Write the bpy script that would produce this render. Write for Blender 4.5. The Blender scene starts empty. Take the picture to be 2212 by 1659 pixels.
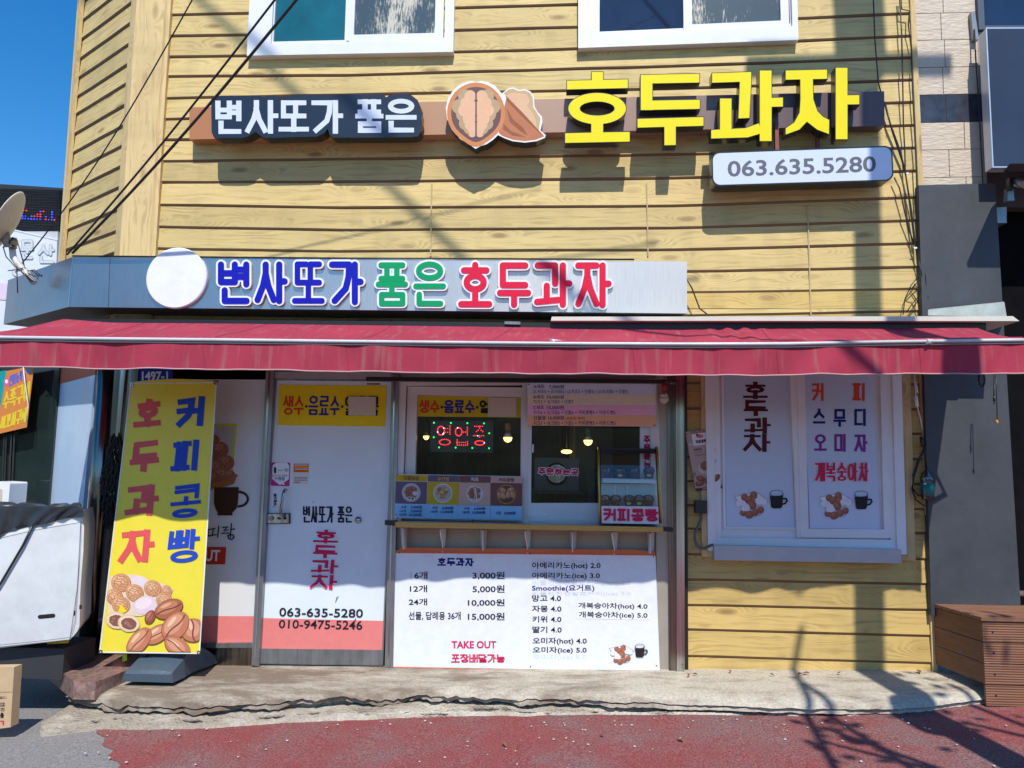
import bpy, math, random
from mathutils import Vector, Matrix
random.seed(7)
S = bpy.context.scene
COL = S.collection
# ------------------------------------------------------------------ camera
FPX, CX, CY = 1671., 1106., 829.5            # focal length and centre, in 2212-px picture units
PITCH, YAW, ROLL = [math.radians(a) for a in (6.0557, 3.3044, 0.6818)]
CAM = Vector((0, -5.6, 1.6))
_cp, _sp, _cy, _sy = math.cos(PITCH), math.sin(PITCH), math.cos(YAW), math.sin(YAW)
FW = Vector((-_sy*_cp, _cy*_cp, _sp)); _rt = Vector((_cy, _sy, 0)); _up = _rt.cross(FW)
RT = _rt*math.cos(ROLL) + _up*math.sin(ROLL); UP = -_rt*math.sin(ROLL) + _up*math.cos(ROLL)
cd = bpy.data.cameras.new('camera'); cam = bpy.data.objects.new('camera', cd); COL.objects.link(cam)
cd.sensor_fit = 'HORIZONTAL'; cd.sensor_width = 36; cd.lens = 36*FPX/2212; cd.clip_start = .05; cd.clip_end = 500
cam.matrix_world = Matrix(((RT.x, UP.x, -FW.x, CAM.x), (RT.y, UP.y, -FW.y, CAM.y), (RT.z, UP.z, -FW.z, CAM.z), (0, 0, 0, 1)))
S.camera = cam
# ------------------------------------------------------------------ light
SUN = Vector((.15, -1, 1.3)).normalized()
SUN_EL = math.asin(SUN.z)
w = bpy.data.worlds.new('World'); S.world = w; w.use_nodes = True
nt = w.node_tree; bg = nt.nodes['Background']
sky = nt.nodes.new('ShaderNodeTexSky'); sky.sky_type = 'NISHITA'; sky.sun_disc = False
sky.sun_elevation = SUN_EL; sky.sun_rotation = math.atan2(SUN.x, SUN.y)
sky.air_density = 1.0; sky.dust_density = .3; sky.ozone_density = 2.6; sky.altitude = 300
hs = nt.nodes.new('ShaderNodeHueSaturation'); hs.inputs['Saturation'].default_value = 1.4; nt.links.new(sky.outputs[0], hs.inputs['Color'])
nt.links.new(hs.outputs[0], bg.inputs[0]); bg.inputs[1].default_value = .112
sl = bpy.data.lights.new('sun', 'SUN'); sl.energy = 3.15; sl.angle = math.radians(.5); sl.color = (1, .95, .86)
so = bpy.data.objects.new('sun', sl); COL.objects.link(so)
so.rotation_euler = SUN.to_track_quat('Z', 'Y').to_euler(); so.location = (3, -10, 14)
S.view_settings.view_transform = 'Standard'; S.view_settings.look = 'None'
S.view_settings.exposure = .72; S.view_settings.gamma = 1
S.cycles.max_bounces = 8; S.cycles.transparent_max_bounces = 16

# ------------------------------------------------------------------ picture measurements -> places
def ray(x, y): return FW + RT*((x-CX)/FPX) - UP*((y-CY)/FPX)
def gz(x, y, z):
    v = ray(x, y); return CAM + v*((z-CAM.z)/v.z)
class Plane:
    """a plane in the world; at(x, y, d) is where the sight line x, y meets it d metres in front"""
    def __init__(s, p, n): s.p = Vector(p); s.n = Vector(n).normalized()
    def at(s, x, y, d=0.):
        v = ray(x, y); p = s.p + s.n*d
        return CAM + v*((p-CAM).dot(s.n)/v.dot(s.n))
FRONT = Plane((0, 0, 0), (0, -1, 0))
def W(x, y, d=0.): return FRONT.at(x, y, d)
CHD = Vector((-.82, .5724, 0)).normalized()              # direction of the angled corner wall
CH = Plane((-3.3, 0, 0), (-CHD.y, CHD.x, 0))
if CH.n.y > 0: CH.n = -CH.n
def crop(ox, oy, s): return lambda x, y: ((ox+x*s)/1.82278, (oy+y*s)/1.82278)
_s = 1344/2212
A00, A10, A20 = crop(0, 0, _s), crop(1344, 0, _s), crop(2688, 0, _s)
A01, A11, A21 = crop(0, 1008, _s), crop(1344, 1008, _s), crop(2688, 1008, _s)
A02, A12, A22 = crop(0, 2016, _s), crop(1344, 2016, _s), crop(2688, 2016, _s)
B1, B2, B3, B4 = crop(1540, 1460, 600/1531), crop(2060, 1460, 680/1736), crop(1010, 1460, 550/760), crop(0, 1420, 440/1073)
B5, B6, B7, B8 = crop(380, 1440, 700/880), crop(2640, 1440, 480/995), crop(0, 680, 400/1005), crop(3560, 1180, 472/642)
I2 = lambda x, y: (x, y)
def bx(T, x0, y0, x1, y1, x2=None, y2=None, x3=None, y3=None):
    """TL TR BR BL in picture units; two corners or four"""
    if x2 is None: return [T(x0, y0), T(x1, y0), T(x1, y1), T(x0, y1)]
    return [T(x0, y0), T(x1, y1), T(x2, y2), T(x3, y3)]
def lerp2(q, u, v):
    (ax, ay), (bx_, by), (cx, cy), (dx, dy) = q
    tx, ty = ax+(bx_-ax)*u, ay+(by-ay)*u; ox, oy = dx+(cx-dx)*u, dy+(cy-dy)*u
    return tx+(ox-tx)*v, ty+(oy-ty)*v
# ------------------------------------------------------------------ materials
MATS = {}
def nodes(m):
    m.use_nodes = True; n = m.node_tree; return n, n.nodes['Principled BSDF']
def mat(name, col, rough=.55, var=.08, scale=9., bump=0., metal=0., spec=.5, bscale=None, coat=0., emit=0., stretch=(1, 1, 1), dirt=0.):
    if name in MATS: return MATS[name]
    m = bpy.data.materials.new(name); MATS[name] = m; n, b = nodes(m); L = n.links
    b.inputs['Roughness'].default_value = rough; b.inputs['Metallic'].default_value = metal
    b.inputs['Specular IOR Level'].default_value = spec; b.inputs['Coat Weight'].default_value = coat
    tc = n.nodes.new('ShaderNodeTexCoord'); mp = n.nodes.new('ShaderNodeMapping'); mp.inputs['Scale'].default_value = stretch
    L.new(tc.outputs['Object'], mp.inputs[0])
    nz = n.nodes.new('ShaderNodeTexNoise'); nz.inputs['Scale'].default_value = scale; nz.inputs['Detail'].default_value = 6
    nz.inputs['Roughness'].default_value = .65
    L.new(mp.outputs[0], nz.inputs['Vector'])
    cr = n.nodes.new('ShaderNodeValToRGB'); cr.color_ramp.elements[0].position = .3; cr.color_ramp.elements[1].position = .7
    cr.color_ramp.elements[0].color = [max(0, c*(1-var)) for c in col]+[1]; cr.color_ramp.elements[1].color = [min(1, c*(1+var)) for c in col]+[1]
    L.new(nz.outputs[0], cr.inputs[0]); out = cr.outputs[0]
    if dirt > 0:
        n2 = n.nodes.new('ShaderNodeTexNoise'); n2.inputs['Scale'].default_value = scale*.22; n2.inputs['Detail'].default_value = 8
        n2.inputs['Roughness'].default_value = .75; L.new(tc.outputs['Object'], n2.inputs['Vector'])
        r2 = n.nodes.new('ShaderNodeValToRGB'); r2.color_ramp.elements[0].position = .48; r2.color_ramp.elements[1].position = .72
        r2.color_ramp.elements[0].color = (0, 0, 0, 1); r2.color_ramp.elements[1].color = (dirt, dirt, dirt, 1)
        L.new(n2.outputs[0], r2.inputs[0])
        mx = n.nodes.new('ShaderNodeMix'); mx.data_type = 'RGBA'; L.new(r2.outputs[0], mx.inputs[0]); L.new(out, mx.inputs[6])
        mx.inputs[7].default_value = (.07, .06, .05, 1); out = mx.outputs[2]
    L.new(out, b.inputs['Base Color'])
    if emit > 0:
        L.new(out, b.inputs['Emission Color']); b.inputs['Emission Strength'].default_value = emit
    if bump > 0:
        nb = n.nodes.new('ShaderNodeTexNoise'); nb.inputs['Scale'].default_value = bscale or scale*6; nb.inputs['Detail'].default_value = 5
        L.new(mp.outputs[0], nb.inputs['Vector']); bp = n.nodes.new('ShaderNodeBump'); bp.inputs['Strength'].default_value = bump
        bp.inputs['Distance'].default_value = .01; L.new(nb.outputs[0], bp.inputs['Height']); L.new(bp.outputs[0], b.inputs['Normal'])
    return m
def ink(name, col, rough=.5): return mat('print_'+name, col, rough, .05, 14, spec=.2)
def glass(name, tint=(1, 1, 1), refl=.06):
    if name in MATS: return MATS[name]
    m = bpy.data.materials.new(name); MATS[name] = m; n, b = nodes(m); L = n.links; n.nodes.remove(b)
    o = n.nodes['Material Output']; t = n.nodes.new('ShaderNodeBsdfTransparent'); t.inputs[0].default_value = (*tint, 1)
    g = n.nodes.new('ShaderNodeBsdfGlossy'); g.inputs['Roughness'].default_value = .02
    fr = n.nodes.new('ShaderNodeLayerWeight'); fr.inputs[0].default_value = .25
    mt = n.nodes.new('ShaderNodeMath'); mt.operation = 'MAXIMUM'; mt.inputs[1].default_value = refl; L.new(fr.outputs['Fresnel'], mt.inputs[0])
    x = n.nodes.new('ShaderNodeMixShader'); L.new(mt.outputs[0], x.inputs[0]); L.new(t.outputs[0], x.inputs[1]); L.new(g.outputs[0], x.inputs[2])
    L.new(x.outputs[0], o.inputs[0]); return m
def wood_siding(name, light, dark, knot, us=1.):
    """moulded timber look cladding: grain lines that bend round knots, in UV metres"""
    if name in MATS: return MATS[name]
    m = bpy.data.materials.new(name); MATS[name] = m; n, b = nodes(m); L = n.links; N = n.nodes.new
    uv = N('ShaderNodeUVMap')
    def math_(op, a, c=None):
        q = N('ShaderNodeMath'); q.operation = op
        for i, v in enumerate((a, c)):
            if v is None: continue
            if isinstance(v, (int, float)): q.inputs[i].default_value = v
            else: L.new(v, q.inputs[i])
        return q.outputs[0]
    mp = N('ShaderNodeMapping'); L.new(uv.outputs[0], mp.inputs[0]); mp.inputs['Scale'].default_value = (1.5, 4.2, 1)
    vo = N('ShaderNodeTexVoronoi'); vo.voronoi_dimensions = '2D'; vo.inputs['Scale'].default_value = 1.; L.new(mp.outputs[0], vo.inputs['Vector'])
    kd = vo.outputs['Distance']
    bulge = math_('POWER', 2.718, math_('MULTIPLY', math_('MULTIPLY', kd, kd), -22.))
    sx = N('ShaderNodeSeparateXYZ'); L.new(uv.outputs[0], sx.inputs[0])
    nm = N('ShaderNodeMapping'); nm.inputs['Scale'].default_value = (1.6, 9, 1); L.new(uv.outputs[0], nm.inputs[0])
    nz = N('ShaderNodeTexNoise'); nz.inputs['Scale'].default_value = 1.; nz.inputs['Detail'].default_value = 3; L.new(nm.outputs[0], nz.inputs['Vector'])
    h = math_('ADD', math_('MULTIPLY', sx.outputs['Y'], 70), math_('ADD', math_('MULTIPLY', bulge, 13), math_('MULTIPLY', nz.outputs[0], 13)))
    line = math_('POWER', math_('ABSOLUTE', math_('SINE', h)), 7.)
    line = math_('SUBTRACT', 1., line); line = math_('POWER', line, 13.)
    n3 = N('ShaderNodeTexNoise'); n3.inputs['Scale'].default_value = 1.; n3.inputs['Detail'].default_value = 4
    m3 = N('ShaderNodeMapping'); m3.inputs['Scale'].default_value = (3, 22, 1); L.new(uv.outputs[0], m3.inputs[0]); L.new(m3.outputs[0], n3.inputs['Vector'])
    lw = N('ShaderNodeMapRange'); lw.inputs[1].default_value = .4; lw.inputs[2].default_value = .65; L.new(n3.outputs[0], lw.inputs[0])
    line = math_('MULTIPLY', line, math_('MULTIPLY', lw.outputs[0], .40))
    m4 = N('ShaderNodeMapping'); m4.inputs['Scale'].default_value = (7, 240, 1); L.new(uv.outputs[0], m4.inputs[0])
    n4 = N('ShaderNodeTexNoise'); n4.inputs['Scale'].default_value = 1.; n4.inputs['Detail'].default_value = 3; L.new(m4.outputs[0], n4.inputs['Vector'])
    m5 = N('ShaderNodeMapping'); m5.inputs['Scale'].default_value = (1.3, 6, 1); L.new(uv.outputs[0], m5.inputs[0])
    n5 = N('ShaderNodeTexNoise'); n5.inputs['Scale'].default_value = 1.; n5.inputs['Detail'].default_value = 5; L.new(m5.outputs[0], n5.inputs['Vector'])
    base = N('ShaderNodeValToRGB'); e = base.color_ramp.elements; e[0].position = .32; e[1].position = .68
    e[0].color = [c*.84 for c in light]+[1]; e[1].color = [c*1.07 for c in light]+[1]
    L.new(math_('ADD', math_('MULTIPLY', n5.outputs[0], .6), math_('MULTIPLY', n4.outputs[0], .4)), base.inputs[0])
    mx = N('ShaderNodeMix'); mx.data_type = 'RGBA'; L.new(line, mx.inputs[0]); L.new(base.outputs[0], mx.inputs[6]); mx.inputs[7].default_value = (*dark, 1)
    kr = N('ShaderNodeMapRange'); kr.inputs[1].default_value = .13; kr.inputs[2].default_value = .05; L.new(kd, kr.inputs[0])
    vc = N('ShaderNodeSeparateColor'); L.new(vo.outputs['Color'], vc.inputs[0])
    kon = math_('MULTIPLY', kr.outputs[0], math_('MULTIPLY', math_('MULTIPLY', math_('GREATER_THAN', vc.outputs[0], .45), math_('ADD', vc.outputs[1], .25)), .72))
    mk = N('ShaderNodeMix'); mk.data_type = 'RGBA'; L.new(kon, mk.inputs[0]); L.new(mx.outputs[2], mk.inputs[6]); mk.inputs[7].default_value = (*knot, 1)
    # grime streaks
    m6 = N('ShaderNodeMapping'); m6.inputs['Scale'].default_value = (5, .5, 1); L.new(uv.outputs[0], m6.inputs[0])
    n6 = N('ShaderNodeTexNoise'); n6.inputs['Scale'].default_value = 1.; n6.inputs['Detail'].default_value = 7; L.new(m6.outputs[0], n6.inputs['Vector'])
    g = N('ShaderNodeMapRange'); g.inputs[1].default_value = .5; g.inputs[2].default_value = .78; g.inputs[4].default_value = .42; L.new(n6.outputs[0], g.inputs[0])
    mg = N('ShaderNodeMix'); mg.data_type = 'RGBA'; L.new(g.outputs[0], mg.inputs[0]); L.new(mk.outputs[2], mg.inputs[6]); mg.inputs[7].default_value = [c*.55 for c in light]+[1]
    bi = N('ShaderNodeTexWhiteNoise'); bi.noise_dimensions = '1D'; L.new(math_('FLOOR', math_('DIVIDE', sx.outputs['Y'], 1.37)), bi.inputs['W'])
    br = N('ShaderNodeMapRange'); br.inputs[3].default_value = .86; br.inputs[4].default_value = 1.05; L.new(bi.outputs['Value'], br.inputs[0])
    tn = N('ShaderNodeMix'); tn.data_type = 'RGBA'; tn.blend_type = 'MULTIPLY'; tn.inputs[0].default_value = 1.; L.new(mg.outputs[2], tn.inputs[6]); L.new(br.outputs[0], tn.inputs[7])
    L.new(tn.outputs[2], b.inputs['Base Color']); b.inputs['Roughness'].default_value = .62; b.inputs['Specular IOR Level'].default_value = .3
    bp = N('ShaderNodeBump'); bp.inputs['Strength'].default_value = .35; bp.inputs['Distance'].default_value = .004; bp.invert = True
    L.new(math_('ADD', line, math_('MULTIPLY', n4.outputs[0], .35)), bp.inputs['Height']); L.new(bp.outputs[0], b.inputs['Normal'])
    return m
# ------------------------------------------------------------------ Hangul drawn as brush strokes (for the bold lettering)
CHO = 'ㄱㄲㄴㄷㄸㄹㅁㅂㅃㅅㅆㅇㅈㅉㅊㅋㅌㅍㅎ'
JUNG = 'ㅏㅐㅑㅒㅓㅔㅕㅖㅗㅘㅙㅚㅛㅜㅝㅞㅟㅠㅡㅢㅣ'
JONG = ' ㄱㄲㄳㄴㄵㄶㄷㄹㄺㄻㄼㄽㄾㄿㅀㅁㅂㅄㅅㅆㅇㅈㅊㅋㅌㅍㅎ'
def consonant(c, x0, y0, x1, y1, lean=False):
    xm, ym = (x0+x1)/2, (y0+y1)/2; h = y1-y0; wd = x1-x0
    if c in 'ㄸㅃㄲㅆㅉ':
        b = {'ㄸ': 'ㄷ', 'ㅃ': 'ㅂ', 'ㄲ': 'ㄱ', 'ㅆ': 'ㅅ', 'ㅉ': 'ㅈ'}[c]
        return consonant(b, x0, y0, xm-wd*.09, y1) + consonant(b, xm+wd*.09, y0, x1, y1)
    def oval(cx, cy, rx, ry): return ([(cx+rx*math.cos(a*math.pi/10), cy+ry*math.sin(a*math.pi/10)) for a in range(20)], True)
    g = [(x0, y0), (x1, y0), (x1-wd*.04, y0+h*.35), (x1-wd*.2, y0+h*.66), (x0+wd*.15, y1)] if lean else [(x0, y0), (x1, y0), (x1, y1)]
    def legs(t): return [([(xm, t), (xm, t+(y1-t)*.25), (xm-wd*.16, t+(y1-t)*.6), (x0, y1)], False), ([(xm, t+(y1-t)*.25), (xm+wd*.16, t+(y1-t)*.6), (x1, y1)], False)]
    return {'ㄱ': [(g, False)], 'ㅋ': [(g, False), ([(x0, y0+h*.42), (x1-wd*(.08 if lean else 0), y0+h*.42)], False)],
        'ㄴ': [([(x0, y0), (x0, y1), (x1, y1)], False)], 'ㄷ': [([(x1, y0), (x0, y0), (x0, y1), (x1, y1)], False)],
        'ㄹ': [([(x0, y0), (x1, y0), (x1, ym), (x0, ym), (x0, y1), (x1, y1)], False)],
        'ㅁ': [([(x0, y0), (x1, y0), (x1, y1), (x0, y1)], True)],
        'ㅂ': [([(x0, y0), (x0, y1), (x1, y1), (x1, y0)], False), ([(x0, ym), (x1, ym)], False)],
        'ㅅ': legs(y0), 'ㅇ': [oval(xm, ym, wd/2, h/2)], 'ㅈ': [([(x0, y0), (x1, y0)], False)] + legs(y0),
        'ㅊ': [([(xm, y0), (xm, y0+h*.24)], False), ([(x0, y0+h*.24), (x1, y0+h*.24)], False)] + legs(y0+h*.24),
        'ㅌ': [([(x1, y0), (x0, y0), (x0, y1), (x1, y1)], False), ([(x0, ym), (x1, ym)], False)],
        'ㅍ': [([(x0, y0), (x1, y0)], False), ([(x0, y1), (x1, y1)], False), ([(x0+wd*.27, y0), (x0+wd*.27, y1)], False), ([(x1-wd*.27, y0), (x1-wd*.27, y1)], False)],
        'ㅎ': [([(xm, y0), (xm, y0+h*.2)], False), ([(x0, y0+h*.22), (x1, y0+h*.22)], False), oval(xm, y0+h*.72, wd*.38, h*.28)]}[c]
def syllable(ch, mx, my):
    """strokes of one syllable in a unit cell; mx, my: half a stroke in cell units"""
    k = ord(ch)-0xAC00; c, j, f = CHO[k//588], JUNG[(k % 588)//28], JONG[k % 28]
    l, r, t, b = mx, 1-mx, my, 1-my; out = []; W_ = r-l; H_ = b-t
    X = lambda u: l+W_*u
    Y = lambda v: t+H_*v
    if j in 'ㅏㅐㅑㅓㅔㅕㅣ':
        cb = .48 if f != ' ' else .97
        narrow = j in 'ㅐㅔ'
        cr = .46 if narrow else (.56 if j in 'ㅓㅕ' else .6)
        if j in 'ㅓㅕ': cr = .52
        out += consonant(c, X(0), Y(0 if c not in 'ㅇ' else .02), X(cr), Y(cb), lean=(f == ' '))
        vb = .54 if f != ' ' else 1.
        vm = .46*vb if f == ' ' else .27
        if j == 'ㅏ': out += [([(X(.8), Y(0)), (X(.8), Y(vb))], False), ([(X(.8), Y(vm)), (X(1), Y(vm))], False)]
        if j == 'ㅑ': out += [([(X(.8), Y(0)), (X(.8), Y(vb))], False), ([(X(.8), Y(vm*.7)), (X(1), Y(vm*.7))], False), ([(X(.8), Y(vm*1.35)), (X(1), Y(vm*1.35))], False)]
        if j == 'ㅓ': out += [([(X(.95), Y(0)), (X(.95), Y(vb))], False), ([(X(.66), Y(vm)), (X(.95), Y(vm))], False)]
        if j == 'ㅕ': out += [([(X(.95), Y(0)), (X(.95), Y(vb))], False), ([(X(.6), Y(vb*.26)), (X(.95), Y(vb*.26))], False), ([(X(.6), Y(vb*.62)), (X(.95), Y(vb*.62))], False)]
        if j == 'ㅣ': out += [([(X(.92), Y(0)), (X(.92), Y(vb))], False)]
        if j == 'ㅐ': out += [([(X(.68), Y(0)), (X(.68), Y(vb))], False), ([(X(1), Y(0)), (X(1), Y(vb))], False), ([(X(.68), Y(vm)), (X(1), Y(vm))], False)]
        if j == 'ㅔ': out += [([(X(.72), Y(0)), (X(.72), Y(vb))], False), ([(X(1), Y(0)), (X(1), Y(vb))], False), ([(X(.5), Y(vm)), (X(.72), Y(vm))], False)]
        if f != ' ': out += consonant(f, X(.14), Y(.71), X(.96), Y(1))
    elif j in 'ㅗㅛㅜㅡㅠ':
        cb = .35 if f != ' ' else (.62 if j in 'ㅗㅛ' and c in 'ㅎ' else .5)
        if c in 'ㅎㅊ' and f != ' ': cb = .38
        if c == 'ㅋ' and f != ' ': cb = .36
        out += consonant(c, X(.1), Y(0), X(.9), Y(cb))
        if f != ' ':
            vb = (.56 if c == 'ㅋ' else .56) if j in 'ㅗㅛ' else .5
            if j == 'ㅗ': out += [([(X(0), Y(vb)), (X(1), Y(vb))], False), ([(X(.5), Y(cb+.04)), (X(.5), Y(vb))], False)]
            if j == 'ㅜ': out += [([(X(0), Y(vb)), (X(1), Y(vb))], False), ([(X(.5), Y(vb)), (X(.5), Y(.66))], False)]
            if j == 'ㅡ': out += [([(X(0), Y(.56)), (X(1), Y(.56))], False)]
            out += consonant(f, X(.12), Y(.81 if c == 'ㅋ' else .77), X(.9), Y(1))
        else:
            if j == 'ㅗ': out += [([(X(0), Y(1)), (X(1), Y(1))], False), ([(X(.5), Y(cb+.02)), (X(.5), Y(1))], False)]
            if j == 'ㅛ': out += [([(X(0), Y(1)), (X(1), Y(1))], False), ([(X(.3), Y(.68)), (X(.3), Y(1))], False), ([(X(.7), Y(.68)), (X(.7), Y(1))], False)]
            if j == 'ㅜ': out += [([(X(0), Y(.7)), (X(1), Y(.7))], False), ([(X(.5), Y(.7)), (X(.5), Y(1))], False)]
            if j == 'ㅠ': out += [([(X(0), Y(.7)), (X(1), Y(.7))], False), ([(X(.3), Y(.7)), (X(.3), Y(1))], False), ([(X(.7), Y(.7)), (X(.7), Y(1))], False)]
            if j == 'ㅡ': out += [([(X(0), Y(.9)), (X(1), Y(.9))], False)]
    else:                                                    # ㅘ and kin
        out += consonant(c, X(.02), Y(0), X(.56), Y(.46), lean=False)
        if j in 'ㅘㅚ': out += [([(X(.3), Y(.52)), (X(.3), Y(.9))], False), ([(X(0), Y(.93)), (X(.66), Y(.88))], False)]
        else: out += [([(X(0), Y(.66)), (X(.64), Y(.66))], False), ([(X(.32), Y(.66)), (X(.32), Y(.95))], False)]
        out += [([(X(.8), Y(0)), (X(.8), Y(1))], False)]
        if j == 'ㅘ': out += [([(X(.8), Y(.46)), (X(1), Y(.46))], False)]
    return out
# ------------------------------------------------------------------ mesh builder
TEXT_CACHE = {}
def text_mesh(body, off):
    k = (body, off)
    if k in TEXT_CACHE: return TEXT_CACHE[k]
    c = bpy.data.curves.new('t', 'FONT'); c.body = body; c.offset = off; c.size = 1.; c.resolution_u = 3
    o = bpy.data.objects.new('t', c); me = bpy.data.meshes.new_from_object(o)
    vs = [tuple(v.co) for v in me.vertices]; fs = [tuple(p.vertices) for p in me.polygons]
    bpy.data.objects.remove(o); bpy.data.curves.remove(c); bpy.data.meshes.remove(me)
    TEXT_CACHE[k] = (vs, fs); return TEXT_CACHE[k]
class MB:
    def __init__(s, plane=None): s.v = []; s.f = []; s.mi = []; s.uv = {}; s.mats = []; s.k = 0; s.pl = plane or FRONT; s.smooth = set()
    def m(s, mt):
        if mt not in s.mats: s.mats.append(mt)
        return s.mats.index(mt)
    def face(s, idx, mt, uv=None, sm=False):
        if sm: s.smooth.add(len(s.f))
        if uv: s.uv[len(s.f)] = uv
        s.f.append(tuple(idx)); s.mi.append(s.m(mt))
    def add(s, pts):
        b = len(s.v); s.v += [Vector(p) for p in pts]; return list(range(b, b+len(pts)))
    def prism(s, front, back, mt, side=None, cap=True):
        """front, back: matching rings of points"""
        n = len(front); a = s.add(front); b = s.add(back); s.face(a, mt)
        for i in range(n): s.face((a[i], b[i], b[(i+1) % n], a[(i+1) % n]), side or mt)
        if cap: s.face(b[::-1], side or mt)
    def poly(s, px, d, t, mt, side=None):
        """picture outline on the plane, t thick towards the wall"""
        f = [s.pl.at(x, y, d) for x, y in px]; s.prism(f, [p - s.pl.n*t for p in f], mt, side); return s
    def flat(s, px, mt, d):
        s.k += 1; s.face(s.add([s.pl.at(x, y, d+s.k*.00003) for x, y in px]), mt); return s
    def ring(s, outer, inner, d, t, mt, side=None):
        n = len(outer); k = [s.add([s.pl.at(x, y, d) for x, y in r]) for r in (outer, inner)]
        for i in range(n):
            j = (i+1) % n; s.face((k[0][i], k[1][i], k[1][j], k[0][j]), mt)
        if t > 0:
            for q in k:
                b = s.add([s.v[i] - s.pl.n*t for i in q])
                for i in range(n): s.face((q[i], b[i], b[(i+1) % n], q[(i+1) % n]), side or mt)
        return s
    def box(s, x0, x1, y0, y1, z0, z1, mt):
        s.prism([(x0, y0, z0), (x1, y0, z0), (x1, y0, z1), (x0, y0, z1)], [(x0, y1, z0), (x1, y1, z0), (x1, y1, z1), (x0, y1, z1)], mt); return s
    def frame(s, q, wd, d, t, mt, wd2=None):
        """picture frame: outer quad q, rails wd picture units wide (top, right, bottom, left)"""
        ws = wd if isinstance(wd, (list, tuple)) else [wd]*4
        (a, b, c, e) = q
        inn = [(a[0]+ws[3], a[1]+ws[0]), (b[0]-ws[1], b[1]+ws[0]), (c[0]-ws[1], c[1]-ws[2]), (e[0]+ws[3], e[1]-ws[2])]
        s.ring(q, inn, d, t, mt); return inn
    def text(s, body, q, mt, d, off=0., spread=True):
        vs, fs = text_mesh(body, off); s.k += 1
        xs = [v[0] for v in vs]; ys = [v[1] for v in vs]; x0, x1, y0, y1 = min(xs), max(xs), min(ys), max(ys)
        pts = []
        for v in vs:
            x, y = lerp2(q, (v[0]-x0)/(x1-x0), 1-(v[1]-y0)/(y1-y0)); pts.append(s.pl.at(x, y, d+s.k*.00003))
        i = s.add(pts)
        for f in fs: s.face([i[j] for j in f], mt)
        return s
    def capsule(s, p, q, wd, d, t, mt, side=None, n=7):
        dx, dy = q[0]-p[0], q[1]-p[1]; a = math.atan2(dy, dx); r = wd/2; pts = []
        for c, a0 in ((q, a-math.pi/2), (p, a+math.pi/2)):
            for i in range(n+1):
                b = a0+math.pi*i/n; pts.append((c[0]+r*math.cos(b), c[1]+r*math.sin(b)))
        s.k += 1; dd = d+s.k*.00003
        if t > 0: s.poly(pts, dd, t, mt, side)
        else: s.face(s.add([s.pl.at(x, y, dd) for x, y in pts]), mt)
    def ribbon(s, pl, closed, wd, d, t, mt, side=None, wv=None):
        n = len(pl); L = []; R = []; wv = wv or wd
        def hw(nx, ny): return math.hypot(nx*wd/2, ny*wv/2)     # nx: weight of vertical strokes
        segs = n if closed else n-1; nr = []
        for i in range(segs):
            p, q = pl[i], pl[(i+1) % n]; dx, dy = q[0]-p[0], q[1]-p[1]; l = math.hypot(dx, dy) or 1e-6; nr.append((-dy/l, dx/l))
        for i in range(n):
            if closed: a, b = nr[i-1], nr[i]
            else: a = nr[i-1] if i > 0 else nr[0]; b = nr[i] if i < n-1 else nr[-1]
            mx, my = a[0]+b[0], a[1]+b[1]; l = math.hypot(mx, my) or 1e-6; mx, my = mx/l, my/l
            k = 1/max(.45, mx*b[0]+my*b[1]); h = hw(abs(mx), abs(my))*k
            e = (0, 0)
            if not closed and i in (0, n-1):
                sg = -1 if i == 0 else 1; nn = nr[0] if i == 0 else nr[-1]; hh = hw(abs(nn[0]), abs(nn[1]))
                e = (sg*nn[1]*hh, -sg*nn[0]*hh)
            L.append((pl[i][0]+mx*h+e[0], pl[i][1]+my*h+e[1])); R.append((pl[i][0]-mx*h+e[0], pl[i][1]-my*h+e[1]))
        s.k += 1; dd = d+s.k*.00003
        if closed: s.ring(L, R, dd, t, mt, side)
        else:
            a = s.add([s.pl.at(x, y, dd) for x, y in L]); b = s.add([s.pl.at(x, y, dd) for x, y in R])
            for i in range(n-1): s.face((a[i], b[i], b[i+1], a[i+1]), mt)
            if t > 0:
                o = a+b[::-1]; bk = s.add([s.v[i]-s.pl.n*t for i in o])
                for i in range(len(o)): j = (i+1) % len(o); s.face((o[i], bk[i], bk[j], o[j]), side or mt)
    def hangul(s, word, q, wd, mt, d, t=0., side=None, rnd=False, grow=0., vertical=False, gap=.08, wv=None):
        """bold lettering: the word fills the quad q; stroke width wd picture units (wv for level strokes)"""
        wv = wv or wd
        ws = [.4 if c == ' ' else 1. for c in word]; tot = sum(ws)+gap*(len(word)-1); u = 0
        for c, cw in zip(word, ws):
            a, b = u/tot, (u+cw)/tot; u += cw+gap
            if c == ' ': continue
            if c in '·.':
                x, y = lerp2(q, (a+b)/2, .55); s.capsule((x-.3, y), (x+.3, y), wd*1.15, d, t, mt); continue
            cell = (lambda uu, vv: lerp2(q, uu, a+(b-a)*vv)) if vertical else (lambda uu, vv: lerp2(q, a+(b-a)*uu, vv))
            (xa, ya), (xb, yb), (xd, yd) = cell(0, 0), cell(1, 0), cell(0, 1)
            cwid = math.hypot(xb-xa, yb-ya); chei = math.hypot(xd-xa, yd-ya)
            for pl, closed in syllable(c, wd/2/cwid, wv/2/chei):
                pp = [cell(x, y) for x, y in pl]
                if rnd:
                    n = len(pp)
                    for i in range(n if closed else n-1): s.capsule(pp[i], pp[(i+1) % n], wd+grow, d, t, mt, side)
                else: s.ribbon(pp, closed, wd+grow, d, t, mt, side, wv+grow)
        return s
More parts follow.
